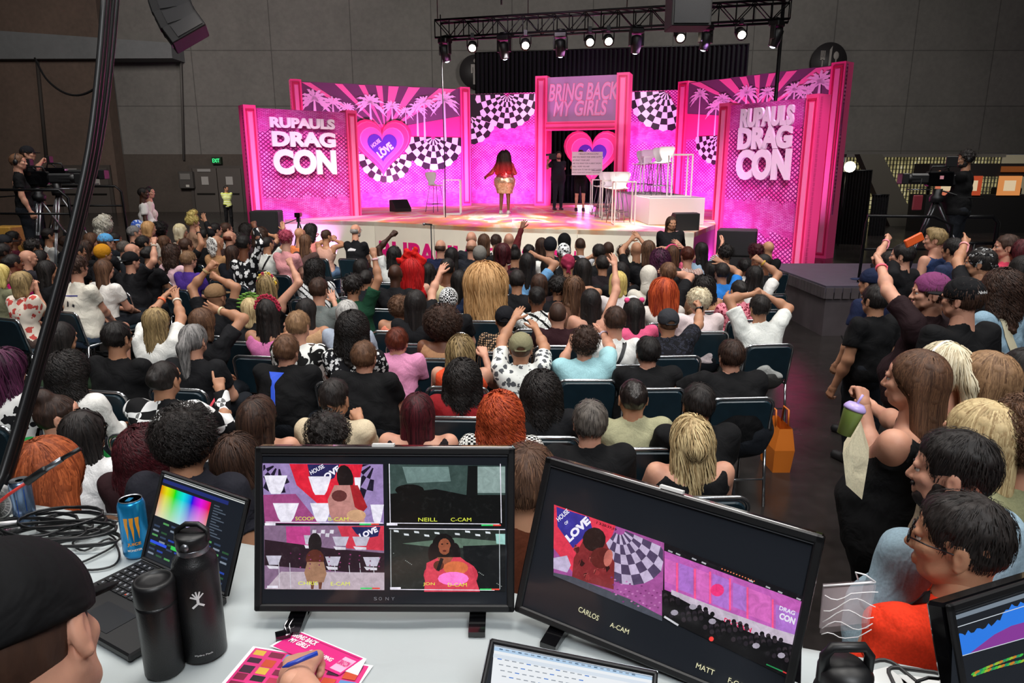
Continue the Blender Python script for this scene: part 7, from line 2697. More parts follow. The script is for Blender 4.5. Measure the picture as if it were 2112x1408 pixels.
def scr(col, e=1.0):
 """one tone of a live camera picture, with the unevenness of video"""
 key = ('scr', col, e)
 if key not in _M:
  m, nt, b = newmat('screen_tone')
  c = srgb(col)
  tc = N(nt, 'ShaderNodeTexCoord')
  n1 = N(nt, 'ShaderNodeTexNoise', Scale=55.0, Detail=6.0, Roughness=.7, Distortion=.7)
  nt.links.new(tc.outputs['Object'], n1.inputs['Vector'])
  k = (.72, .88, 1.0, 1.15)
  nt.links.new(ramp(nt, n1.outputs[0], [(p, tuple(min(1, x * q + (.02 if q > 1 else 0)) for x in c[:3]) + (1,)) for p, q in zip((.3, .45, .55, .72), k)]), b.inputs['Emission Color'])
  b.inputs['Emission Strength'].default_value = e
  b.inputs['Base Color'].default_value = (.01, .01, .01, 1)
  b.inputs['Roughness'].default_value = .15
  _M[key] = m
 return _M[key]
class Art:
 def __init__(s, dev):
  s.d, s.mb, s.k, s.video = dev, MB(), 0, dev is D1 or dev is D2
 def poly(s, pts, col, e=1.0, step=True):
  P = [s.d.px(*p) for p in pts]
  a = sum(P[i][0] * P[(i + 1) % len(P)][1] - P[(i + 1) % len(P)][0] * P[i][1] for i in range(len(P)))
  if a < 0:
   P = P[::-1]
  y = -.0006 - .000012 * s.k
  s.mb.add([(x, y, z) for x, z in P], [tuple(range(len(P)))], (scr if s.video else emis)(col, e), None, False)
  s.k += 1
 def blob(s, cx, cy, rx, ry, col, e=1.0, n=14, rot=0.0, wob=0.0):
  c, q = math.cos(rot), math.sin(rot)
  pts = []
  for i in range(n):
   a = 2 * math.pi * i / n
   w = 1 + wob * math.sin(a * 3 + cx)
   x, y = rx * w * math.cos(a), ry * w * math.sin(a)
   pts.append((cx + x * c - y * q, cy + x * q + y * c))
  s.poly(pts, col, e)
 def text(s, t, x0, y0, x1, y1, col, e=1.0, rot=None, off=.02):
  a, b = s.d.px(x0, y0), s.d.px(x1, y1)
  v, f = textmesh(t, 1.0, 0, off, 0, 1.0)
  q = np.array(v)
  lo, hi = q.min(0), q.max(0)
  L = math.hypot(b[0] - a[0], b[1] - a[1])
  return a, b, q, lo, hi, L, f, col, e
 def line(s, t, x0, y0, x1, y1, hpx, col, e=1.0, off=.02):
  """text from pixel (x0,y0) to (x1,y1) along its middle line, letter height in pixels"""
  a, b, q, lo, hi, L, f, col, e = s.text(t, x0, y0, x1, y1, col, e, off=off)
  up = s.d.px(x0, y0 - hpx)
  H = math.hypot(up[0] - a[0], up[1] - a[1])
  ang = math.atan2(b[1] - a[1], b[0] - a[0])
  X = (q[:, 0] - lo[0]) / (hi[0] - lo[0]) * L
  Z = ((q[:, 1] - lo[1]) / (hi[1] - lo[1]) - .5) * H
  y = -.0006 - .000012 * s.k
  V = [(a[0] + x * math.cos(ang) - z * math.sin(ang), y, a[1] + x * math.sin(ang) + z * math.cos(ang)) for x, z in zip(X, Z)]
  s.mb.add(V, f, emis(col, e), None, False)
  s.k += 1
 def bar(s, x0, y0, x1, y1, w, col, e=1.0):
  dx, dy = x1 - x0, y1 - y0
  l = math.hypot(dx, dy)
  nx_, ny_ = -dy / l * w / 2, dx / l * w / 2
  s.poly([(x0 + nx_, y0 + ny_), (x1 + nx_, y1 + ny_), (x1 - nx_, y1 - ny_), (x0 - nx_, y0 - ny_)], col, e)
SCRB = plain('26292f', .16, coat=.2)  # unlit screen; grey glare of the hall is put into its colour
def monitor(dev, label, bez=.016, bot=.045, th=.035, name='monitor'):
 t = empty(name, label=label, cat='monitor' if name == 'monitor' else 'laptop')
 t.matrix_world = dev.M
 m = MB()
 w, h = dev.w, dev.h
 m.box((w / 2, th / 2 + .002, -h / 2), (w, th, h), BLACKG, bev=.006)
 m.box((w / 2, -.002, -bez / 2), (w, .010, bez), BLACKP, bev=.003)
 m.box((w / 2, -.002, -h + bez / 2), (w, .010, bez), BLACKP, bev=.003)
 for x in (bez / 2, w - bez / 2):
  m.box((x, -.002, -h / 2), (bez, .010, h), BLACKP, bev=.003)
 e_ = MB()
 e_.box((w / 2, -.0045, -bez - .002), (w - 2 * bez, .003, .0015), STEEL)
 e_.obj('bezel_strip', hs_ if False else t)
 hs_ = m.obj('housing', t)
 m = MB()
 m.box((w / 2, 0, -h / 2), (w - 2 * bez, .001, h - 2 * bez), SCRB)
 m.obj('screen', t)
 return t
# first monitor: four camera views
D2 = None
D1 = Device(camp(527, 920, 1.537), camp(1062, 922, 1.537), camp(528, 1259, 1.537))
mon1 = monitor(D1, 'large black monitor showing four camera pictures in a grid')
A = Art(D1)
WH, LAV, DKP = 'f0ecfa', 'b7a6d8', '2a1e3c'
# view 1
A.poly([(541, 955), (790, 957), (792, 1080), (546, 1078)], 'a48cc4', .9)
A.poly([(543, 1020), (610, 1018), (660, 1080), (546, 1078)], 'b0508e', .8)
for (cx, cy, r0, r1, a0, a1) in ((575, 955, 12, 62, 60, 175), (775, 952, 14, 84, 95, 185)):
 for i in range(7):
  for j in range(3):
   if (i + j) % 2:
    t0, t1 = math.radians(a0 + (a1 - a0) * i / 7), math.radians(a0 + (a1 - a0) * (i + 1) / 7)
    q0, q1 = r0 + (r1 - r0) * j / 3, r0 + (r1 - r0) * (j + 1) / 3
    P_ = [(cx + q * math.cos(t), cy + q * math.sin(t)) for q, t in ((q0, t0), (q1, t0), (q1, t1), (q0, t1))]
    P_ = [(min(max(x, 543), 790), min(max(y, 957), 1078)) for x, y in P_]
    A.poly(P_, DKP if j % 2 == i % 2 else '1d142e', .8)
A.poly([(597, 956), (748, 957), (742, 990), (700, 1040), (655, 1038), (612, 1000)], 'e3203a', 1.0)
A.poly([(634, 957), (700, 957), (690, 985), (655, 1000), (640, 985)], '22225c', .9)
A.line('HOUSE', 640, 975, 668, 960, 9, WH)
A.line('LOVE', 662, 990, 700, 964, 13, WH, off=.05)
for (x, y, w) in ((569, 980, 48), (660, 982, 48), (590, 1037, 54), (663, 1037, 46), (778, 1040, 28), (738, 984, 14)):
 A.poly([(x - w / 2, y), (x + w / 2, y), (x + w * .3, y + 30), (x + w * .2, y + 38), (x - w * .2, y + 38), (x - w * .3, y + 30)], WH, 1.0)
A.blob(712, 985, 17, 27, '1a1012', .8, rot=-.2)
A.poly([(722, 1000), (738, 1000), (758, 1045), (745, 1060), (730, 1050)], 'b0202a', .9)
A.poly([(690, 1000), (722, 1000), (732, 1045), (752, 1060), (752, 1078), (690, 1078), (680, 1060), (676, 1030)], 'c98d86', .9)
A.blob(700, 1022, 16, 12, '6b3434', .8)
A.blob(735, 1062, 20, 12, 'e0b088', .9)
A.bar(548, 1076, 790, 1078, 2, WH)
# view 2
A.poly([(799, 957), (1042, 960), (1042, 1086), (801, 1082)], '060808', .6)
A.poly([(801, 957), (1042, 960), (1042, 1020), (960, 1020), (900, 1008), (803, 1018)], '3f5450', .8)
A.poly([(830, 962), (925, 962), (930, 992), (840, 996)], '7b9692', .8)
A.poly([(980, 962), (1042, 962), (1042, 1016), (985, 1016)], '9db4b0', .8)
A.poly([(965, 960), (985, 960), (985, 1022), (962, 1022)], '0a0e0e', .6)
A.blob(845, 1010, 30, 12, '020303', .5)
for x in (803, 1032):
 A.bar(x, 956, x + 2, 1078, 1.6, WH)
A.bar(803, 1078, 1030, 1080, 1.5, WH)
# view 3
A.poly([(545, 1083), (792, 1083), (793, 1216), (546, 1214)], '9a7a9c', .75)
A.poly([(590, 1085), (640, 1085), (640, 1130), (592, 1128)], 'd84a9a', .8)
A.poly([(546, 1112), (680, 1130), (793, 1140), (793, 1185), (546, 1165)], '35202c', .7)
A.poly([(696, 1084), (792, 1084), (792, 1135), (715, 1130)], 'dc3a50', .9)
A.poly([(725, 1086), (785, 1086), (780, 1105), (752, 1110), (735, 1100)], '26285e', .9)
A.line('LOVE', 742, 1106, 778, 1090, 12, WH, off=.05)
for i in range(5):
 A.poly([(645 + i * 9, 1092 + (i % 2) * 7), (653 + i * 9, 1092 + (i % 2) * 7), (652 + i * 9, 1100 + (i % 2) * 7), (644 + i * 9, 1099 + (i % 2) * 7)], 'e8e4f0', .9)
for (x, y, w) in ((703, 1106, 34), (745, 1106, 36), (636, 1103, 18), (565, 1145, 32), (687, 1147, 32), (767, 1148, 36)):
 A.poly([(x - w / 2, y), (x + w / 2, y), (x + w * .3, y + 19), (x - w * .3, y + 19)], 'cfcadc', .9)
 A.poly([(x - w * .45, y + 20), (x + w * .3, y + 22), (x + w * .3, y + 27), (x - w * .3, y + 27)], 'e8e4f0', .9)
A.poly([(548, 1214), (580, 1178), (793, 1180), (793, 1216)], 'cdbcc8', .85)
A.blob(650, 1120, 14, 22, '2a2022', .7)
A.blob(650, 1152, 19, 20, '6a3428', .75)
A.poly([(634, 1158), (668, 1158), (674, 1182), (668, 1200), (634, 1200), (628, 1180)], 'b08468', .85)
for x in (641, 657):
 A.poly([(x, 1200), (x + 8, 1200), (x + 6, 1214), (x + 1, 1214)], '7a4a38', .8)
for (x, y0_, y1_) in ((575, 1150, 1212), (598, 1160, 1213), (690, 1160, 1180), (720, 1165, 1183), (742, 1160, 1182), (770, 1165, 1182)):
 A.bar(x, y0_, x + 2, y1_, 1.2, 'e8e4f0', .8)
for i in range(30):
 A.blob(600 + (i * 41) % 185, 1140 + (i * 13) % 36, 1.8, 1.4, 'b04a86' if i % 2 else '7a3060', .8, n=6)
# view 4
A.poly([(803, 1088), (1042, 1090), (1042, 1219), (805, 1216)], '2b312e', .7)
A.poly([(830, 1120), (940, 1108), (1040, 1116), (1040, 1130), (900, 1128)], '6f8a78', .7)
A.poly([(955, 1125), (1042, 1122), (1042, 1219), (960, 1219)], '15181b', .6)
for i in range(11):
 A.poly([(812 + i * 21, 1092 + (i * 7) % 12), (822 + i * 21, 1093 + (i * 7) % 12), (823 + i * 21, 1097 + (i * 7) % 12), (813 + i * 21, 1096 + (i * 7) % 12)], 'dfe6ea', 1.0)
for i in range(26):
 A.blob(812 + (i * 37) % 225, 1140 + (i * 23) % 70, 1.3, 1.1, '9aa09c', .8, n=5)
A.poly([(1022, 1100), (1042, 1100), (1042, 1122), (1024, 1120)], 'a8dcd4', .9)
A.blob(915, 1125, 24, 26, '120d0e', .7)
A.blob(917, 1126, 13, 17, 'a25a3e', .9)
A.blob(912, 1121, 2.2, 1.4, '1a0c0a', .6)
A.blob(923, 1120, 2.2, 1.4, '1a0c0a', .6)
A.blob(917, 1135, 4, 1.6, '5a1c1c', .8)
A.blob(895, 1140, 12, 22, '1a1012', .7)
A.blob(938, 1140, 12, 22, '1a1012', .7)
A.blob(930, 1185, 56, 34, 'd23a50', .95, n=22)
A.poly([(880, 1160), (905, 1148), (950, 1148), (972, 1165), (990, 1219), (875, 1219)], 'e0455a', .95)
A.poly([(902, 1148), (935, 1148), (925, 1164), (910, 1164)], 'a05a40', .9)
A.blob(940, 1170, 26, 14, 'e87a4a', .9)
A.blob(935, 1192, 32, 14, 'ff7ad0', 1.1)
A.blob(905, 1165, 11, 10, '6a3426', .8)
A.bar(903, 1176, 912, 1150, 7, '16161a', .7)
for x in (806, 1030):
 A.bar(x, 1092, x + 1, 1214, 1.3, 'c8ccd0')
A.bar(803, 1089, 1042, 1091, 1.8, WH)
A.bar(806, 1214, 1020, 1216, 1.5, WH)
YEL = 'd8e04a'
for (t_, xa, xb, y) in (('SCOOP', 610, 649, 1072), ('B-CAM', 678, 719, 1073), ('NEILL', 863, 902, 1074), ('C-CAM', 930, 972, 1074), ('CHRIS', 616, 656, 1205), ('E-CAM', 683, 722, 1206), ('JON', 873, 897, 1207), ('D-CAM', 924, 963, 1208)):
 A.line(t_, xa, y - 3.5, xb, y - 3.5, 7.5, YEL, 1.1, off=0)
for (x, y) in ((742, 1080), (993, 1082), (744, 1212), (990, 1214)):
 A.bar(x, y, x + 24, y, 3, '3ad06a')
 A.bar(x + 24, y, x + 40, y, 3, 'e84a3a')
for (x, y) in ((547, 1080), (798, 1080), (552, 1209), (805, 1212)):
 A.bar(x, y, x + 22, y, 5, WH)
a = A.mb.obj('screen_picture', mon1)
m = MB()
u, z = D1.px(790, 920)
m.box((u, .006, z + .002), (.048, .016, .006), WHITEP)
m.obj('tape_label', mon1)
m = MB()
for t_, x0_, x1_ in (('S', 772, 778), ('O', 782, 788), ('N', 796, 802), ('Y', 808, 814)):
 a, b_ = D1.px(x0_, 1229), D1.px(x1_, 1237)
 word(m, t_, (a[0] + b_[0]) / 2, -.0035, (a[1] + b_[1]) / 2, .007, plain('8a8f96', .4), width=.007)
m.obj('maker_name', mon1)
Md = D1.M
def foot(dev, root, u, z0, fwd=.075, back=.10):
 """angled stand foot reaching the table"""
 m = MB()
 Mi = dev.Mi
 p = dev.M @ Vector((u, .02, -dev.h + .04))
 fdir = Vector((dev.M[0][1], dev.M[1][1], 0)).normalized() * -1
 side = Vector((-fdir.y, fdir.x, 0))
 s = side * .018
 tip, tail, mid = p + fdir * fwd, p - fdir * back, p
 V = []
 for q, zz, hh in ((tip, TZ + .002, .012), (p + fdir * .02, TZ + .004, .02), (tail, TZ + .002, .012)):
  for sg in (-1, 1):
   V.append(Vector((q.x, q.y, zz)) + s * sg)
   V.append(Vector((q.x, q.y, zz + hh)) + s * sg)
 F = [(0, 1, 3, 2), (8, 10, 11, 9)]
 for i in (0, 4):
  F += [(i, i + 4, i + 5, i + 1), (i + 2, i + 3, i + 7, i + 6), (i + 1, i + 5, i + 7, i + 3), (i, i + 2, i + 6, i + 4)]
 V += [Vector((p.x, p.y, TZ + .01)) - s + fdir * .012, Vector((p.x, p.y, TZ + .01)) + s + fdir * .012, p + s + Vector((0, 0, .06)), p - s + Vector((0, 0, .06)), Vector((p.x, p.y, TZ + .01)) - s - fdir * .012, Vector((p.x, p.y, TZ + .01)) + s - fdir * .012, p + s + Vector((0, 0, .06)) - fdir * .02, p - s + Vector((0, 0, .06)) - fdir * .02]
 F += [(12, 13, 14, 15), (17, 16, 19, 18), (12, 15, 19, 16), (13, 17, 18, 14)]
 m.add([Mi @ v for v in V], F, BLACKG, None, False)
 m.obj('stand_foot', root)
foot(D1, mon1, D1.px(612, 1255)[0], 0)
foot(D1, mon1, D1.px(985, 1255)[0], 0)
# second monitor, turned
D2 = Device(camp(1128, 940, 1.54), camp(1702, 1106, 1.275), camp(1134, 1288, 1.50))
mon2 = monitor(D2, 'large black monitor turned sideways showing two stage pictures')
A = Art(D2)
A.poly([(1143, 1040), (1370, 1119), (1367, 1270), (1142, 1180)], 'b45aa8', .8)
A.poly([(1143, 1040), (1270, 1084), (1240, 1170), (1190, 1190), (1142, 1130)], 'e83a54', .95)
A.poly([(1148, 1045), (1215, 1066), (1222, 1090), (1182, 1130), (1150, 1085)], '3a34a0', .9)
A.line('HOUSE', 1150, 1072, 1172, 1052, 10, WH)
A.line('OF', 1165, 1080, 1172, 1075, 6, WH)
A.line('LOVE', 1170, 1112, 1214, 1070, 17, WH, off=.06)
for i in range(9):
 for j in range(5):
  a0, a1 = math.radians(8 + 118 * i / 9), math.radians(8 + 118 * (i + 1) / 9)
  q0, q1 = 14 + 20 * j, 34 + 20 * j
  P_ = [(1277 + q * math.cos(t) * .92, 1088 + q * math.sin(t) + q * math.cos(t) * .27) for q, t in ((q0, a0), (q1, a0), (q1, a1), (q0, a1))]
  P_ = [(min(x, 1368), y) for x, y in P_]
  A.poly(P_, 'd9c8ea' if (i + j) % 2 else '5a4a6e', .8)
A.poly([(1142, 1150), (1170, 1145), (1178, 1165), (1170, 1180), (1142, 1172)], 'cdbfe0', .9)
A.poly([(1205, 1110), (1250, 1118), (1268, 1160), (1266, 1215), (1210, 1200), (1180, 1190), (1184, 1150)], '8e2c30', .85)
for i in range(26):
 A.blob(1188 + (i * 31) % 72, 1130 + (i * 19) % 66, 5, 7, ('a8383a', '5c1a1c', 'c8605a', '3a1212')[i % 4], .8, n=7, wob=.3)
A.blob(1226, 1112, 24, 25, '2a1614', .7, rot=.2)
A.blob(1240, 1150, 22, 22, '6b2420', .8, rot=.3)
A.blob(1255, 1150, 9, 18, 'd07468', .9, rot=.2)
A.poly([(1142, 1180), (1180, 1188), (1250, 1215), (1300, 1235), (1366, 1270), (1366, 1280), (1142, 1186)], '8d94a8', .25)
A.line('1 3:20:37:19', 1231, 1077, 1272, 1092, 5, '1a0a10', .3)
for i in range(40):
 A.blob(1262 + (i * 29) % 104, 1190 + (i * 17) % 46 + ((i * 29) % 104) * .25, 2.6, 1.8, 'd888cc' if i % 2 else '8a3a80', .8, n=6)
# wide view
A.poly([(1371, 1119), (1656, 1228), (1652, 1410), (1366, 1272)], '15121a', .6)
A.poly([(1371, 1135), (1400, 1146), (1655, 1240), (1652, 1320), (1600, 1300), (1371, 1215)], 'd066c4', .85)
for (x0_, y0_, x1_, hh) in ((1371, 1150, 1394, 48), (1401, 1160, 1430, 55), (1437, 1172, 1462, 60), (1470, 1182, 1504, 62), (1512, 1200, 1540, 50), (1545, 1212, 1590, 56), (1600, 1245, 1652, 62)):
 dy = (x1_ - x0_) * .38
 A.poly([(x0_, y0_), (x1_, y0_ + dy), (x1_, y0_ + dy + hh), (x0_, y0_ + hh)], 'b878d8' if hh % 4 else 'e070c8', .9)
for x0_, y0_ in ((1397, 1160), (1434, 1172), (1465, 1178), (1506, 1192), (1542, 1210), (1594, 1235)):
 A.bar(x0_, y0_, x0_, y0_ + 66, 4, 'ff5a92')
A.line('CON', 1608, 1268, 1640, 1281, 14, WH, .9, off=.05)
A.line('DRAG', 1608, 1252, 1640, 1264, 9, WH, .9, off=.03)
A.blob(1480, 1216, 14, 13, 'ff3a86', .9)
A.poly([(1385, 1215), (1500, 1260), (1600, 1296), (1640, 1308), (1640, 1330), (1500, 1290), (1385, 1236)], 'dccde0', .8)
A.line('DRAGCON', 1494, 1277, 1550, 1299, 10, 'e0205a', .9, off=.04)
A.poly([(1366, 1216), (1400, 1232), (1480, 1275), (1540, 1300), (1650, 1345), (1652, 1410), (1366, 1272)], '0d0b10', .5)
for i in range(110):
 x = 1372 + (i * 47) % 270
 y = 1228 + (x - 1372) * .40 + (i * 13) % 42 - 6
 A.blob(x, y, 5, 5.5, ('17131a', '2a222c', '0b0a0d', '3a3038')[i % 4], .7, n=8)
for (x, y) in ((1392, 1262), (1470, 1280), (1612, 1350), (1560, 1330), (1430, 1250)):
 A.blob(x, y, 8, 6, 'b8b0c0', .8, n=8)
for i in range(12):
 A.blob(1490 + i * 6, 1172 + i * 2.3, 1.6, 1.3, 'ff8a5a', 1.0, n=6)
for i, (x, y) in enumerate(((1379, 1134), (1395, 1140), (1428, 1150), (1448, 1158), (1545, 1195), (1580, 1208), (1605, 1218), (1643, 1232))):
 A.bar(x, y, x + 9, y + 4, 3, 'c8c8d0', .8)
A.bar(1581, 1368, 1615, 1383, 2.5, '2a9a5a', .8)
A.bar(1615, 1383, 1632, 1391, 2.5, 'd83a3a', .9)
A.blob(1468, 1316, 5, 5, 'f0403a', 1.0)
A.bar(1371, 1270, 1400, 1288, 4, 'e8e8ee', .8)
CR = 'e6e2b8'
A.line('CARLOS', 1195, 1254, 1236, 1274, 11, CR, 1.0, off=0)
A.line('A-CAM', 1260, 1286, 1298, 1302, 10, CR, 1.0, off=0)
A.line('MATT', 1437, 1370, 1474, 1386, 11, CR, 1.0, off=0)
A.line('F-CAM', 1503, 1400, 1545, 1419, 11, CR, 1.0, off=0)
A.mb.obj('screen_picture', mon2)
m = MB()
u, z = D2.px(1384, 1011)
m.box((u, .006, z + .002), (.048, .016, .006), WHITEP)
m.obj('tape_label', mon2)
foot(D2, mon2, .10, 0)
foot(D2, mon2, D2.w - .10, 0)
# third screen, right edge
D3 = Device(camp(1950, 1246, 1.15), camp(2290, 1140, 1.38), camp(1936, 1620, 1.08))
mon3 = monitor(D3, 'black screen at the right table end showing blue scope graphs', bez=.014)
A = Art(D3)
A.poly([(1966, 1268), (2300, 1160), (2290, 1500), (1955, 1560)], '1d222a', .7)
A.poly([(1966, 1270), (2300, 1162), (2300, 1172), (1966, 1279)], '8a98a6', .7)
top_ = [(1972 + i * 6, 1316 - i * 2.1 - (9 * abs(math.sin(i * 1.9)) if i % 3 else 0) - (22 if i > 14 else 0) * min(1, (i - 14) / 4 if i > 14 else 0)) for i in range(50)]
A.poly(top_ + [(2266, 1275), (1969, 1355)], '2a78e0', 1.0)
A.poly([(2000, 1346), (2050, 1308), (2085, 1290), (2266, 1240), (2266, 1275)], '8a3a9a', .9)
A.bar(1970, 1294, 2300, 1190, 1.6, 'c8d0d8')
A.bar(1969, 1356, 2300, 1262, 1.6, 'c8d0d8')
A.bar(1973, 1292, 1969, 1356, 1.6, 'c8d0d8')
for i in range(40):
 x = 2008 + (i * 31) % 100
 A.blob(x, 1392 - (x - 2008) * .42 + ((i * 17) % 26 - 13) * (.3 + (x - 2008) / 140), 7, 2.6, ('46c84a', 'a8c83a', 'd8862a', '2a9a6a')[i % 4], .8, n=7, rot=-.5)
A.mb.obj('screen_picture', mon3)
foot(D3, mon3, .12, 0)
foot(D3, mon3, D3.w - .08, 0)
# centre laptop
D4 = Device(camp(1012, 1317, 1.27), camp(1357, 1385, 1.22), camp(985, 1580, 1.14))
lap = monitor(D4, 'silver-edged laptop open on a white web page before the second monitor', bez=.009, th=.006, name='laptop')
m = MB()
m.box((D4.w / 2, .006, .0006), (D4.w, .010, .003), plain('b8bcc0', .3, .9))
m.box((-.0008, .006, -D4.h / 2), (.003, .010, D4.h), plain('b8bcc0', .3, .9))
m.obj('lid_edge', lap)
A = Art(D4)
A.poly([(1020, 1329), (1347, 1392), (1338, 1560), (998, 1560)], 'eef2f6', .95)
A.poly([(1020, 1333), (1347, 1396), (1346, 1403), (1019, 1341)], 'b9d6f2', .9)
A.poly([(1018, 1347), (1345, 1409), (1344, 1416), (1017, 1355)], 'dfe9f4', .9)
for i in range(22):
 A.bar(1030 + i * 13, 1338 + i * 2.5, 1037 + i * 13, 1339.4 + i * 2.5, 2.4, '8fa0b4' if i % 3 else '55708c', .8)
for r in range(4):
 for i in range(14 - r * 2):
  A.bar(1026 + i * 15 + r * 3, 1358 + i * 2.9 + r * 12, 1035 + i * 15 + r * 3, 1359.6 + i * 2.9 + r * 12, 2.0, 'a0a8b2' if (i + r) % 4 else '4a86e0', .8)
A.mb.obj('screen_picture', lap)
m = MB()
bl, br_ = D4.M @ Vector((0, 0, -D4.h)), D4.M @ Vector((D4.w, 0, -D4.h))
fw = Vector((ray(1100, 1408).x * 0 - .10, -.97, 0)).normalized() * .2
V = [bl, br_, br_ + fw, bl + fw]
V = [Vector((v.x, v.y, TZ + .016)) for v in V] + [Vector((v.x, v.y, TZ + .002)) for v in V]
m.add([D4.Mi @ v for v in V], [(3, 2, 1, 0), (4, 5, 6, 7), (0, 1, 5, 4), (1, 2, 6, 5), (2, 3, 7, 6), (3, 0, 4, 7)], plain('b8bcc0', .3, .9), None, False)
m.obj('keyboard_base', lap)
# left laptop -----------------------------------------------------------
hA, hB = atz(293, 1152, TZ + .018), atz(458, 1226, TZ + .018)
hd = (hB - hA).normalized()
W_ = .325
hB = hA + hd * W_
dp = Vector((hd.y, -hd.x, 0))
DEP = .235
lean_ = math.radians(22)
upv = Vector((0, 0, 1)) * math.cos(lean_) - dp * math.sin(lean_)
D5 = Device(hA + upv * .225, hB + upv * .225, hA)
lp = monitor(D5, 'black laptop at the left with a rainbow colour chart on its screen', bez=.008, th=.005, name='laptop')
A = Art(D5)
def LQ(u0, v0, u1, v1):
 """rectangle by fractions of the lid, as pixels-free points"""
 return [(u0 * D5.w, -v0 * D5.h), (u1 * D5.w, -v0 * D5.h), (u1 * D5.w, -v1 * D5.h), (u0 * D5.w, -v1 * D5.h)]
def lpoly(P, col, e=1.0):
 y = -.0006 - .00001 * A.k
 A.mb.add([(x, y, z) for x, z in P], [(3, 2, 1, 0)], emis(col, e) if isinstance(col, str) else col, None, False)
 A.k += 1
lpoly(LQ(.03, .03, .97, .96), '161c26', .8)
lpoly(LQ(.03, .03, .97, .065), 'd8dcda', .9)
lpoly(LQ(.03, .09, .80, .13), '23307a', .8)
rb, nt, b = newmat('rainbow_chart')
tc = N(nt, 'ShaderNodeTexCoord')
sp = N(nt, 'ShaderNodeSeparateXYZ')
nt.links.new(tc.outputs['Object'], sp.inputs[0])
mu = N(nt, 'ShaderNodeMath', _operation='DIVIDE')
nt.links.new(sp.outputs[0], mu.inputs[0])
mu.inputs[1].default_value = D5.w * .62
hs = N(nt, 'ShaderNodeCombineColor', _mode='HSV')
nt.links.new(mu.outputs[0], hs.inputs[0])
sat = N(nt, 'ShaderNodeMapRange')
nt.links.new(sp.outputs[2], sat.inputs[0])
sat.inputs[1].default_value, sat.inputs[2].default_value = -D5.h * .66, -D5.h * .24
nt.links.new(sat.outputs[0], hs.inputs[1])
hs.inputs[2].default_value = .95
nt.links.new(hs.outputs[0], b.inputs['Emission Color'])
b.inputs['Emission Strength'].default_value = .75
b.inputs['Base Color'].default_value = (0, 0, 0, 1)
lpoly(LQ(.03, .16, .62, .50), rb)
for i in range(9):
 for j in range(8):
  if (i * 5 + j * 3) % 4:
   lpoly(LQ(.05 + i * .10, .54 + j * .05, .05 + i * .10 + .07, .56 + j * .05), ('2f5a3a', '5aa860', '3a4a66', '2c4ab0', '8a96a6')[(i + 2 * j) % 5], .8)
for j in range(12):
 lpoly(LQ(.66, .17 + j * .028, .66 + .06 + .04 * (j % 3), .182 + j * .028), '5a6676', .7)
lpoly(LQ(.30, .74, .42, .78), '3ad05a', .9)
lpoly(LQ(.05, .76, .25, .79), '2f55e8', .9)
A.mb.obj('screen_picture', lp)
m = MB()
kb = Matrix(((hd.x, -dp.x, 0, hA.x), (hd.y, -dp.y, 0, hA.y), (0, 0, 1, TZ), (0, 0, 0, 1)))     # y points to the hinge side
KB = D5.Mi @ kb
m.box((W_ / 2, -DEP / 2, .010), (W_, DEP, .018), BLACKP, M=KB, bev=.004)
m.box((W_ / 2, -DEP * .78, .0195), (.11, .07, .001), plain('1d1f23', .3), M=KB)
kbo = m.obj('keyboard_base', lp)
m = MB()
KM, KL = plain('101114', .5), emis('d8dce4', .5)
for r in range(6):
 for c in range(15):
  x, y = .016 + c * .0198, -.022 - r * .0185
  m.box((x + .008, y, .0205), (.0165, .0155, .003), KM, M=KB)
  m.box((x + .007, y + .002, .0222), (.004, .005, .0004), KL, M=KB)
m.obj('keys', kbo)
m = MB()
m.box((.12, -.115, .021), (.005, .005, .002), emis('ff5a3a', 2.0), M=KB)
m.obj('pointing_stub', kbo)
# bottles and cans -------------------------------------------------------
BOT = plain('141416', .38, bmp=.15, scale=400)
def hydro_logo(mb, r, z, ang, s=.018):
 """small white leaping figure mark with a line of lettering below"""
 Mw = Matrix.Rotation(ang, 4, 'Z')
 def wrap(pts):
  return [((r + .0006) * math.sin(x / r), -(r + .0006) * math.cos(x / r), zz) for x, zz in pts]
 wm = plain('e4e4e4', .4)
 def stroke(a, b, w):
  dx, dz = b[0] - a[0], b[1] - a[1]
  l = math.hypot(dx, dz)
  nx_, nz_ = -dz / l * w / 2, dx / l * w / 2
  mb.add(wrap([(a[0] + nx_, z + a[1] + nz_), (a[0] - nx_, z + a[1] - nz_), (b[0] - nx_, z + b[1] - nz_), (b[0] + nx_, z + b[1] + nz_)]), [(0, 1, 2, 3)], wm, Mw, False)
 for a, b, w in (((0, 0), (0, -.6), .28), ((0, -.5), (-.6, -1.0), .24), ((0, -.5), (.6, -.9), .24), ((0, 0), (-.75, .35), .2), ((0, 0), (-.5, .75), .16), ((0, 0), (-.15, .95), .16), ((0, 0), (.25, .9), .16), ((0, 0), (.6, .6), .16)):
  stroke((a[0] * s, a[1] * s), (b[0] * s, b[1] * s), w * s)
p = atz(423, 1345, TZ)
t = empty('water_bottle', (p.x, p.y, TZ), label='tall black flask with loop lid and small white mark on the left side', cat='bottle')
R_ = .0435
m = MB()
m.lathe([(.036, 0), (R_, .006), (R_, .205), (.040, .220), (.029, .232), (.029, .236)], BOT, 40)
m.obj('body', t)
m = MB()
m.lathe([(.0295, .232), (.030, .234), (.030, .243), (.0295, .245)], STEEL, 32)
m.obj('neck_ring', t)
m = MB()
m.lathe([(.030, .245), (.031, .247), (.031, .268), (.028, .272)], BLACKP, 32)
m.obj('lid', t)
m = MB()
m.tube([(-.031, 0, .256), (-.030, .004, .276), (-.012, .006, .288), (.012, .006, .288), (.030, .004, .276), (.031, 0, .256)], .0055, BLACKP, 10)
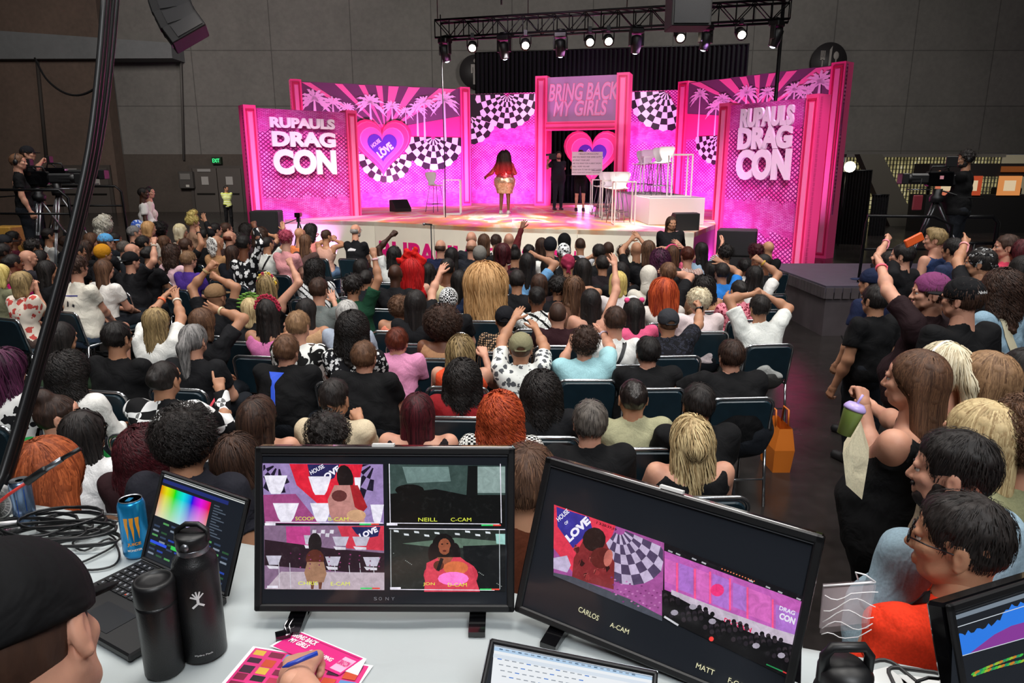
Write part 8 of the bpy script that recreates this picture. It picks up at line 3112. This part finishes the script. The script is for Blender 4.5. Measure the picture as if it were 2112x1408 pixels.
m.lathe([(.008, 0), (.008, .004)], STEEL, 16, Matrix.Translation((0, -.0305, .257)) @ Matrix.Rotation(math.radians(90), 4, 'X'))
m.obj('handle', t)
m = MB()
hydro_logo(m, R_, .150, math.radians(24))
v, f = textmesh('Hydro Flask', 1, 0, .01)
q = np.array(v)
lo, hi = q.min(0), q.max(0)
xx = (q[:, 0] - (lo[0] + hi[0]) / 2) / (hi[0] - lo[0]) * .034
zz = (q[:, 1] - lo[1]) / (hi[1] - lo[1]) * .005 + .022
m.add([((R_ + .0006) * math.sin(x / R_), -(R_ + .0006) * math.cos(x / R_), z) for x, z in zip(xx, zz)], f, plain('cfcfcf', .4), Matrix.Rotation(math.radians(24), 4, 'Z'), False)
m.obj('printed_mark', t)
p = atz(341, 1381, TZ)
t = empty('insulated_tumbler', (p.x, p.y, TZ), label='shorter black tumbler with flat flip lid in front of the laptop keyboard', cat='bottle')
m = MB()
m.lathe([(.032, 0), (.0365, .005), (.0375, .15), (.0375, .158)], BOT, 36)
m.obj('body', t)
m = MB()
m.lathe([(.0375, .158), (.0385, .160), (.0385, .196), (.036, .203), (.030, .205), (.030, .200), (.012, .199)], BLACKP, 36)
m.box((-.030, .0, .186), (.018, .020, .018), BLACKP, bev=.004)
m.obj('lid', t)
CANB = plain('1c8cc8', .25, .6)
p = atz(284, 1143, TZ)
t = empty('drink_can', (p.x, p.y, TZ), label='tall bright blue energy drink can with orange claw marks', cat='can')
r = .0325
m = MB()
m.lathe([(.024, 0), (.030, .006), (r, .012), (r, .142), (.030, .150), (.0265, .156)], CANB, 40)
m.obj('body', t)
m = MB()
m.lathe([(.0265, .156), (.0275, .158), (.0262, .1585), (.025, .1545), (.001, .1545)], STEEL, 32)
m.box((0, -.004, .157), (.012, .020, .0012), plain('3aa0d8', .3, .7))
m.box((0, -.014, .1552), (.014, .009, .0008), plain('101012', .5))
m.obj('lid', t)
m = MB()
OR = plain('e89a2a', .4)
for k, (x, h0) in enumerate(((-.013, .056), (.0, .050), (.013, .058))):
 pts = [(x - .005, .118), (x + .005, .118), (x + .003, .100), (x + .0038, .085), (x + .001, h0), (x - .002, .082), (x - .0045, .098)]
 m.add([((r + .0006) * math.sin(a / r), -(r + .0006) * math.cos(a / r), z) for a, z in pts], [tuple(range(7))[::-1]], OR, Matrix.Rotation(math.radians(22), 4, 'Z'), False)
for tx, z0, h, w, mt in (('JUICE', .040, .010, .032, OR), ('MONSTER', .026, .006, .034, WHITEP)):
 v, f = textmesh(tx, 1, 0, .03)
 q = np.array(v)
 lo, hi = q.min(0), q.max(0)
 xx = (q[:, 0] - (lo[0] + hi[0]) / 2) / (hi[0] - lo[0]) * w
 zz = (q[:, 1] - lo[1]) / (hi[1] - lo[1]) * h + z0
 m.add([((r + .0006) * math.sin(x / r), -(r + .0006) * math.cos(x / r), z) for x, z in zip(xx, zz)], f, mt, Matrix.Rotation(math.radians(22), 4, 'Z'), False)
m.obj('printed_mark', t)
p = atz(55, 1080, TZ)
t = empty('drink_can', (p.x, p.y, TZ), label='slim silver and blue drink can behind the tangled cables', cat='can')
m = MB()
m.lathe([(.022, 0), (.0265, .006), (.0275, .012), (.0275, .120), (.026, .128), (.023, .133)], plain('7c94b4', .25, .8), 32)
for a in (.2, .9, 1.6):
 m.lathe([(.0279, .03), (.0279, .11)], plain('c9d2dc', .3, .8), 4, Matrix.Rotation(a, 4, 'Z') @ Matrix.Scale(.3, 4)) if False else None
m.obj('body', t)
m = MB()
m.lathe([(.023, .133), (.024, .135), (.0225, .1345), (.001, .132)], STEEL, 28)
m.obj('lid', t)
m = MB()
m.add([((.0281) * math.sin(a), -.0281 * math.cos(a), z) for a, z in ((.1, .02), (.9, .05), (.9, .115), (.1, .085))], [(0, 1, 2, 3)], plain('1f4fa8', .3, .6), None, False)
m.obj('blue_panel', t)
# small white fan
p = atz(4, 1085, TZ)
t = empty('desk_fan', (p.x, p.y, TZ), label='small round white fan at the left table edge', cat='fan')
m = MB()
for rr_ in (.045, .030, .015):
 m.tube([(rr_ * math.cos(a), -.01, .075 + rr_ * math.sin(a)) for a in [math.pi * i / 14 for i in range(28)]], .0022, WHITEP, 6, closed=True)
for i in range(28):
 a = math.pi * i / 14
 m.tube([(0, -.012, .075), (.045 * math.cos(a), -.010, .075 + .045 * math.sin(a))], .001, WHITEP, 4)
m.obj('grille', t)
m = MB()
m.tube([(0, .012, .075), (0, -.006, .075)], [.050, .050], plain('d8d8d8', .5), 28)
m.box((0, .005, .015), (.03, .03, .03), WHITEP, bev=.005)
m.obj('fan_body', t)
m = MB()
p = atz(18, 1100, TZ)
m.box((p.x, p.y, TZ + .018), (.055, .012, .034), plain('f0ecee', .6), rz=.2)
word(m, 'FAN', p.x, p.y - .008, TZ + .018, .010, plain('e24a9a', .5), width=.03)
m.obj('paper_tag', label='little white card with pink print near the fan', cat='card')
# tangled cables (several real loops)
rr = random.Random(11)
for k in range(9):
 c = atz(70 + 20 * (k % 5), 1092 + 9 * (k % 4), TZ)
 ra_, rb_ = .10 + .02 * (k % 4), .05 + .008 * (k % 3)
 th0 = rr.uniform(-.5, .5)
 pts = []
 for i in range(46):
  a = 2 * math.pi * i / 18
  q = 1 + .08 * math.sin(i * .7 + k)
  x, y = ra_ * q * math.cos(a), rb_ * q * math.sin(a)
  pts.append((c.x + x * math.cos(th0) - y * math.sin(th0), c.y + x * math.sin(th0) + y * math.cos(th0), TZ + .006 + .004 * k + .003 * math.sin(i * .9 + k)))
 m = MB()
 m.tube(pts, .0032, BLACKP, 6)
 m.obj('coiled_cable', label='black cable looped in the tangle at the left end of the table', cat='cable', group='tangled black cables on the table')
m = MB()
pts = [atz(x, y, TZ + .005) for x, y in ((254, 1071), (200, 1090), (170, 1105), (150, 1120), (175, 1135), (225, 1110), (246, 1140), (235, 1165), (190, 1175), (150, 1168), (190, 1150), (240, 1120), (215, 1098), (160, 1098), (100, 1105))]
m.tube(smooth(pts, 4), .0028, BLACKP, 7)
m.obj('charging_cable', label='thin black cable curling beside the blue can', cat='cable')
# gooseneck microphone
t = empty('boom_microphone', label='black and silver microphone on a boom crossing the ginger hair', cat='microphone')
m = MB()
m.tube([camp(-40, 1065, 1.75), camp(20, 1018, 1.75), camp(62, 990, 1.75)], .004, plain('c23028', .5), 7)
m.obj('boom_arm', t)
m = MB()
m.tube([camp(55, 994, 1.75), camp(92, 968, 1.75), camp(96, 965, 1.75)], [.010, .009, .007], BLACKP, 12)
m.tube([camp(90, 970, 1.75), camp(128, 946, 1.75)], .007, STEEL, 12)
m.tube([camp(126, 947, 1.75), camp(165, 925, 1.75)], .0055, BLACKP, 12)
m.obj('microphone_body', t)
m = MB()
q0 = camp(-40, 1065, 1.75)
m.tube([q0, (q0.x - .05, q0.y + .02, q0.z - .05), (q0.x - .06, q0.y + .02, TZ)], .008, BLACKP, 8)
m.lathe([(.05, 0), (.05, .01), (.01, .015)], BLACKP, 20, Matrix.Translation((q0.x - .06, q0.y + .02, TZ)))
m.obj('stand', t)
# leaning bundle of cables from the rig to the floor
t = empty('cable_bundle', label='thick bundle of black cables leaning from the ceiling down the left side', cat='cable')
for off, rad, dd in (((0, 0), .013, 2.25), ((13, 4), .010, 2.3), ((-6, 6), .009, 2.2), ((24, -6), .008, 2.4)):
 m = MB()
 pts = []
 for i, (x, y) in enumerate(((233, -260), (222, -40), (208, 140), (188, 300), (158, 440), (122, 580), (80, 730), (40, 870), (8, 975), (-30, 1100))):
  k_ = min(1, i / 5)
  pts.append(camp(x + off[0] * (1 - .3 * k_), y + off[1], dd - .04 * i))
 pts[-1] = Vector((pts[-1].x, pts[-1].y, max(pts[-1].z, .66)))
 m.tube(smooth([(pts[0].x, pts[0].y, 6.0)] + pts + [(pts[-1].x - .1, pts[-1].y - .1, .66)], 3), rad, BLACKP, 8)
 m.obj('cable', t)
# papers, clip, hand with pen --------------------------------------------
def sheet(name, pix, z, label, draw):
 P_ = [atz(x, y, z) for x, y in pix]
 m = MB()
 m.add([tuple(p) for p in P_] + [(p.x, p.y, p.z - .0008) for p in P_], [(0, 3, 2, 1), (4, 5, 6, 7), (0, 1, 5, 4), (1, 2, 6, 5), (2, 3, 7, 6), (3, 0, 4, 7)], plain('f2eff2', .6), None, False)
 u, v = P_[1] - P_[0], P_[3] - P_[0]
 def quad(a, b, c, d, col):
  pts = [P_[0] + u * s + v * t + Vector((0, 0, .0006)) for s, t in ((a, b), (c, b), (c, d), (a, d))]
  pts = [p + Vector((0, 0, .0002 * (quad.k % 40) / 4)) for p in pts]
  quad.k += 1
  m.add(pts, [(0, 3, 2, 1)], plain(col, .5), None, False)
 quad.k = 0
 def wordq(t_, a, b, c, d, col, off=.03):
  vv, ff = textmesh(t_, 1, 0, off)
  q = np.array(vv)
  lo, hi = q.min(0), q.max(0)
  xs = a + (q[:, 0] - lo[0]) / (hi[0] - lo[0]) * (c - a)
  ys = d + (q[:, 1] - lo[1]) / (hi[1] - lo[1]) * (b - d)
  m.add([P_[0] + u * x + v * y + Vector((0, 0, .0022)) for x, y in zip(xs, ys)], ff, plain(col, .5), None, False)
 draw(quad, wordq)
 return m.obj(name, label=label, cat='paper')
def draw_a(q, w):
 q(.03, .05, .97, .95, 'd81f7c')
 q(.05, .10, .95, .14, 'b0105c')
 w('BRING BACK', .06, .14, .40, .34, 'f8eef4')
 w('MY GIRLS', .10, .38, .36, .58, 'f8eef4')
 w('#LIVETAPING', .42, .50, .74, .68, 'f8eef4')
 q(.80, .25, .95, .85, 'f4b0d0')
 w('DRAG CON', .81, .40, .94, .62, 'd81f7c')
def draw_b(q, w):
 q(.03, .03, .97, .97, 'd8307c')
 cols = ('3a1c30', 'b02a4a', '242a5a', 'e8d8dc', '7a1c3c', 'c84a2a', 'd8b040', '1c1418', '5a8ac0')
 rr = random.Random(4)
 for i in range(7):
  for j in range(6):
   q(.05 + i * .13, .06 + j * .15, .05 + i * .13 + rr.uniform(.08, .125), .06 + j * .15 + rr.uniform(.09, .14), cols[rr.randrange(9)])
sheet('paper_sheet', ((612, 1298), (756, 1358), (738, 1392), (556, 1332)), TZ + .006, 'pink printed sheet with white title words under the pen hand', draw_a)
sheet('paper_sheet', ((522, 1332), (770, 1372), (700, 1470), (430, 1440)), TZ + .003, 'sheet crowded with small colour photographs beneath the pink one', draw_b)
m = MB()
pts = [atz(x, y, TZ + .02) for x, y in ((602, 1283), (596, 1290), (600, 1300), (590, 1310), (580, 1312))]
m.tube([pts[0] + Vector((.004, 0, .01)), pts[1], pts[2] + Vector((0, 0, -.006)), pts[3]], .0016, CHROME, 6)
m.tube([pts[0] + Vector((-.006, 0, .01)), pts[1] + Vector((-.01, 0, 0)), pts[2] + Vector((-.008, 0, -.006)), pts[3]], .0016, CHROME, 6)
q_ = atz(584, 1315, TZ + .004)
m.box((q_.x, q_.y, TZ + .009), (.03, .02, .014), BLACKG, rz=.4)
m.obj('binder_clip', label='chrome and black binder clip at the top corner of the sheets', cat='clip')
hp = atz(600, 1338, TZ + .05)
base_ = (-.34, .60)
m = MB()
p0_, p1_ = atz(655, 1346, TZ + .10), atz(582, 1376, TZ + .085)
m.tube([p1_ + (p0_ - p1_) * t_ for t_ in (0, .12, .16, 1)], [.0012, .0035, .0045, .0045], plain('1c3aa8', .3), 12)
m.obj('pen', label='blue pen held over the pink printed sheets', cat='pen')
dloc = (hp.x - base_[0], hp.y - base_[1], hp.z - PF)
person('person whose hand writes on the pink sheets with a blue pen', base_, 1.60, 0, 0, seated=True, style='short', hair='brown', sk='fair', top=cloth('2a2c34'), depth=1.4, base=PF,
    arms={'R': (dloc, 'grip', (0.1, .25, -1), (.9, -.2, .3), (-.12, .95, -.28)), 'L': 'lap'}, pitch=-25, bottom='22252c', lean=.02)
chair(base_, 0, 'navy stacking chair under the person writing on the pink sheets').location.z = PF
cp = camp(38, 1330, .88)
person('person in a black cap with a bare ear, working at the left laptop', (cp.x, cp.y), cp.z, 18, -10, seated=True, style='crop', hair='darkbrown', sk='fair', top=cloth('2b3440'), depth=1.0, base=PF, hat='cap', hatmat=cloth('0e0e10'), pitch=-20, tilt=-16,
    bottom='1d2026')
# bottle and trays at the right end
p = camp(1742, 1395, 1.16)
t = empty('water_bottle', (p.x, p.y, TZ), label='black bottle with square carry loop between the second monitor and the scopes', cat='bottle')
hz_ = p.z - TZ
m = MB()
m.lathe([(.040, 0), (.046, .006), (.046, hz_ - .03), (.040, hz_ - .012)], BOT, 36)
m.obj('body', t)
m = MB()
m.lathe([(.040, hz_ - .02), (.043, hz_ - .018), (.043, hz_ + .012), (.030, hz_ + .026), (.001, hz_ + .030)], BLACKP, 36)
m.obj('lid', t)
m = MB()
m.tube([(-.036, 0, hz_ - .005), (-.037, 0, hz_ + .04), (-.026, 0, hz_ + .056), (.026, 0, hz_ + .056), (.037, 0, hz_ + .04), (.036, 0, hz_ - .005)], .0085, BLACKP, 12)
m.obj('carry_loop', t)
for k, (x, y, s) in enumerate(((1818, 1400, 1.0), (1905, 1404, .8))):
 p = atz(x, y, TZ + .05)
 t = empty('white_tray', (p.x, p.y, TZ), .3 - .5 * k, label=('rounded white tray with dark rim beside the looped bottle', 'smaller white tray with dark rim and a wire in front of the scopes')[k], cat='tray')
 m = MB()
 m.box((0, 0, .022), (.13 * s, .10 * s, .04), plain('eef0f0', .4), bev=.018)
 m.obj('tray_body', t)
 m = MB()
 w, d = .066 * s, .051 * s
 m.tube([(cx + .02 * math.cos(a), cy + .02 * math.sin(a), .042) for cx, cy, a0 in ((w - .02, d - .02, 0), (.02 - w, d - .02, 1.571), (.02 - w, .02 - d, 3.142), (w - .02, .02 - d, 4.712)) for a in (a0, a0 + .5, a0 + 1.07, a0 + 1.57)], .004, plain('3a3a3c', .4), 8, closed=True)
 m.obj('rim', t)
m = MB()
pp = [camp(x, y, 1.2) for x, y in ((1885, 1420), (1893, 1404), (1915, 1397), (1940, 1400))]
m.tube(pp, .003, BLACKP, 6)
m.obj('white_tray_cable', label='thin black wire arching over the smaller white tray', cat='cable')
# sheer bag, cup, phone, held flower things
glass, nt, b = newmat('sheer_plastic')
b.inputs['Base Color'].default_value = srgb('e8d4d8')
b.inputs['Alpha'].default_value = .28
b.inputs['Roughness'].default_value = .3
t = empty('sheer_bag', label='sheer pinkish bag with white wavy seams beside the orange-red tee', cat='bag')
A0, A1, A2, A3 = camp(1698, 1208, 1.62), camp(1806, 1200, 1.58), camp(1790, 1290, 1.60), camp(1690, 1300, 1.66)
m = MB()
nn_ = (A1 - A0).cross(A3 - A0).normalized() * .03
V = []
for s in (-1, 1):
 for j in range(5):
  for i in range(9):
   a_, b2_ = A0.lerp(A1, i / 8), A3.lerp(A2, i / 8)
   V.append(a_.lerp(b2_, j / 4) + nn_ * s * (.3 + .9 * math.sin(math.pi * j / 4) * math.sin(math.pi * i / 8)))
F = []
for s in (0, 45):
 for j in range(4):
  for i in range(8):
   a = s + j * 9 + i
   F.append((a, a + 1, a + 10, a + 9))
m.add(V, F, glass)
m.obj('bag_body', t)
m = MB()
wm = plain('f2eef0', .5)
for k in range(5):
 pts = []
 for i in range(9):
  a_, b2_ = A0.lerp(A1, i / 8), A3.lerp(A2, i / 8)
  f_ = min(1, max(0, k / 4.2 + .12 * math.sin(i * .8 + k)))
  pts.append(a_.lerp(b2_, f_) - nn_ * 1.1)
 m.tube(pts, .0011, wm, 6)
m.tube([A0, A1], .0025, wm, 6)
m.tube([A1, camp(1785, 1185, 1.58), camp(1765, 1180, 1.58), camp(1770, 1195, 1.6)], .002, wm, 6)
m.obj('seam', t)
p = camp(1757, 872, 2.28)
t = empty('drink_cup', camp(1752, 868, 2.3), label='green drink cup with lilac lid held by the woman with the green strap', cat='cup')
m = MB()
Rt = Matrix.Rotation(math.radians(16), 4, 'Y') @ Matrix.Scale(.8, 4)
m.lathe([(.028, -.06), (.040, .05), (.041, .052)], plain('9ab45a', .3), 28, Rt)
m.obj('cup', t)
m = MB()
m.lathe([(.043, .05), (.044, .058), (.040, .066), (.030, .078), (.001, .080)], plain('b9a4e0', .35), 28, Rt)
m.tube([Rt @ Vector((0, 0, .07)), Rt @ Vector((.01, 0, .12))], .004, plain('b9a4e0', .35), 8)
m.obj('lid', t)
t = empty('orange_phone', aty(1885, 495, 6.05), label='orange object held up beside the bleached curly head', cat='phone')
m = MB()
m.box((0, 0, 0), (.16, .03, .075), plain('e8602a', .4), M=Matrix.Rotation(math.radians(-28), 4, 'Y'), bev=.008)
m.obj('case', t)
# tote on the green-strap woman
m = MB()
a_, b2_ = camp(1765, 905, 2.45), camp(1745, 1010, 2.4)
V = [camp(1772, 880, 2.5), camp(1792, 945, 2.5), camp(1778, 1030, 2.45), camp(1745, 1000, 2.4), camp(1738, 935, 2.4)]
V = [Vector(v) for v in V]
V2 = [v + Vector((.05, .10, 0)) for v in V]
m.add(V + V2, [(0, 1, 2, 3, 4), (9, 8, 7, 6, 5)] + [(i, 5 + i, 5 + (i + 1) % 5, (i + 1) % 5) for i in range(5)], cloth('c9c0a4'), None, False)
m.obj('canvas_tote', label='cream canvas tote hanging from the arm of the green-strap woman', cat='bag')
# cue card
P = aty(1211, 337, 21.45)
t = empty('cue_card', (P.x, 21.45, P.z), label='large white cue card with handwritten black lines held on stage', cat='cue card')
a, b_ = aty(1180, 313, 21.45), aty(1242, 361, 21.45)
w, h = b_.x - a.x, a.z - b_.z
m = MB()
m.box((0, 0, 0), (w, .012, h), plain('f4efec', .6))
m.obj('card', t)
m = MB()
ink = plain('1a1618', .6)
for i, (tx, x0_, x1_) in enumerate((('HELLO DRAGCON!', .22, .86), ('ARE YOU READY FOR SOME CATTY', .02, .97), ('AF WHAT YOUR LIKE?', .02, .58), ('ARE YOU READY FOR A GREAT SHOW?', .02, .96), ('WELL I HOPE YOU ARE!', .02, .58), ('CAUSE NOW ITS TIME FOR SWEET SUMMER', .02, .98), ('WITH YOUR HOST JOHNNY MCGOVERN', .02, .95))):
 word(m, tx, -w / 2 + w * (x0_ + x1_) / 2, -.008, h / 2 - h * (.09 + .135 * i), h * .065, ink, width=w * (x1_ - x0_), shear=.15)
m.box((w * .3, -.0075, h / 2 - h * .81), (w * .3, .002, .012), ink)
m.obj('handwriting', t)
# shoulder camera of the operator in the portal
P = aty(1138, 323, 22.2)
t = empty('shoulder_camera', (P.x, 22.15, P.z), label='black shoulder camera carried by the operator in the portal', cat='video camera')
m = MB()
m.box((0, 0, 0), (.16, .34, .18), BLACKG, bev=.02)
m.lathe([(.05, .16), (.06, .26), (.07, .34)], BLACKP, 18, Matrix.Rotation(math.radians(90), 4, 'X'))
m.box((0, -.36, 0), (.22, .04, .16), BLACKM)
m.tube([(0, -.1, .09), (0, -.1, .15), (0, .12, .15), (0, .12, .09)], .012, BLACKP, 6)
m.box((-.14, -.05, .05), (.10, .08, .06), BLACKP, bev=.01)
m.obj('body', t)
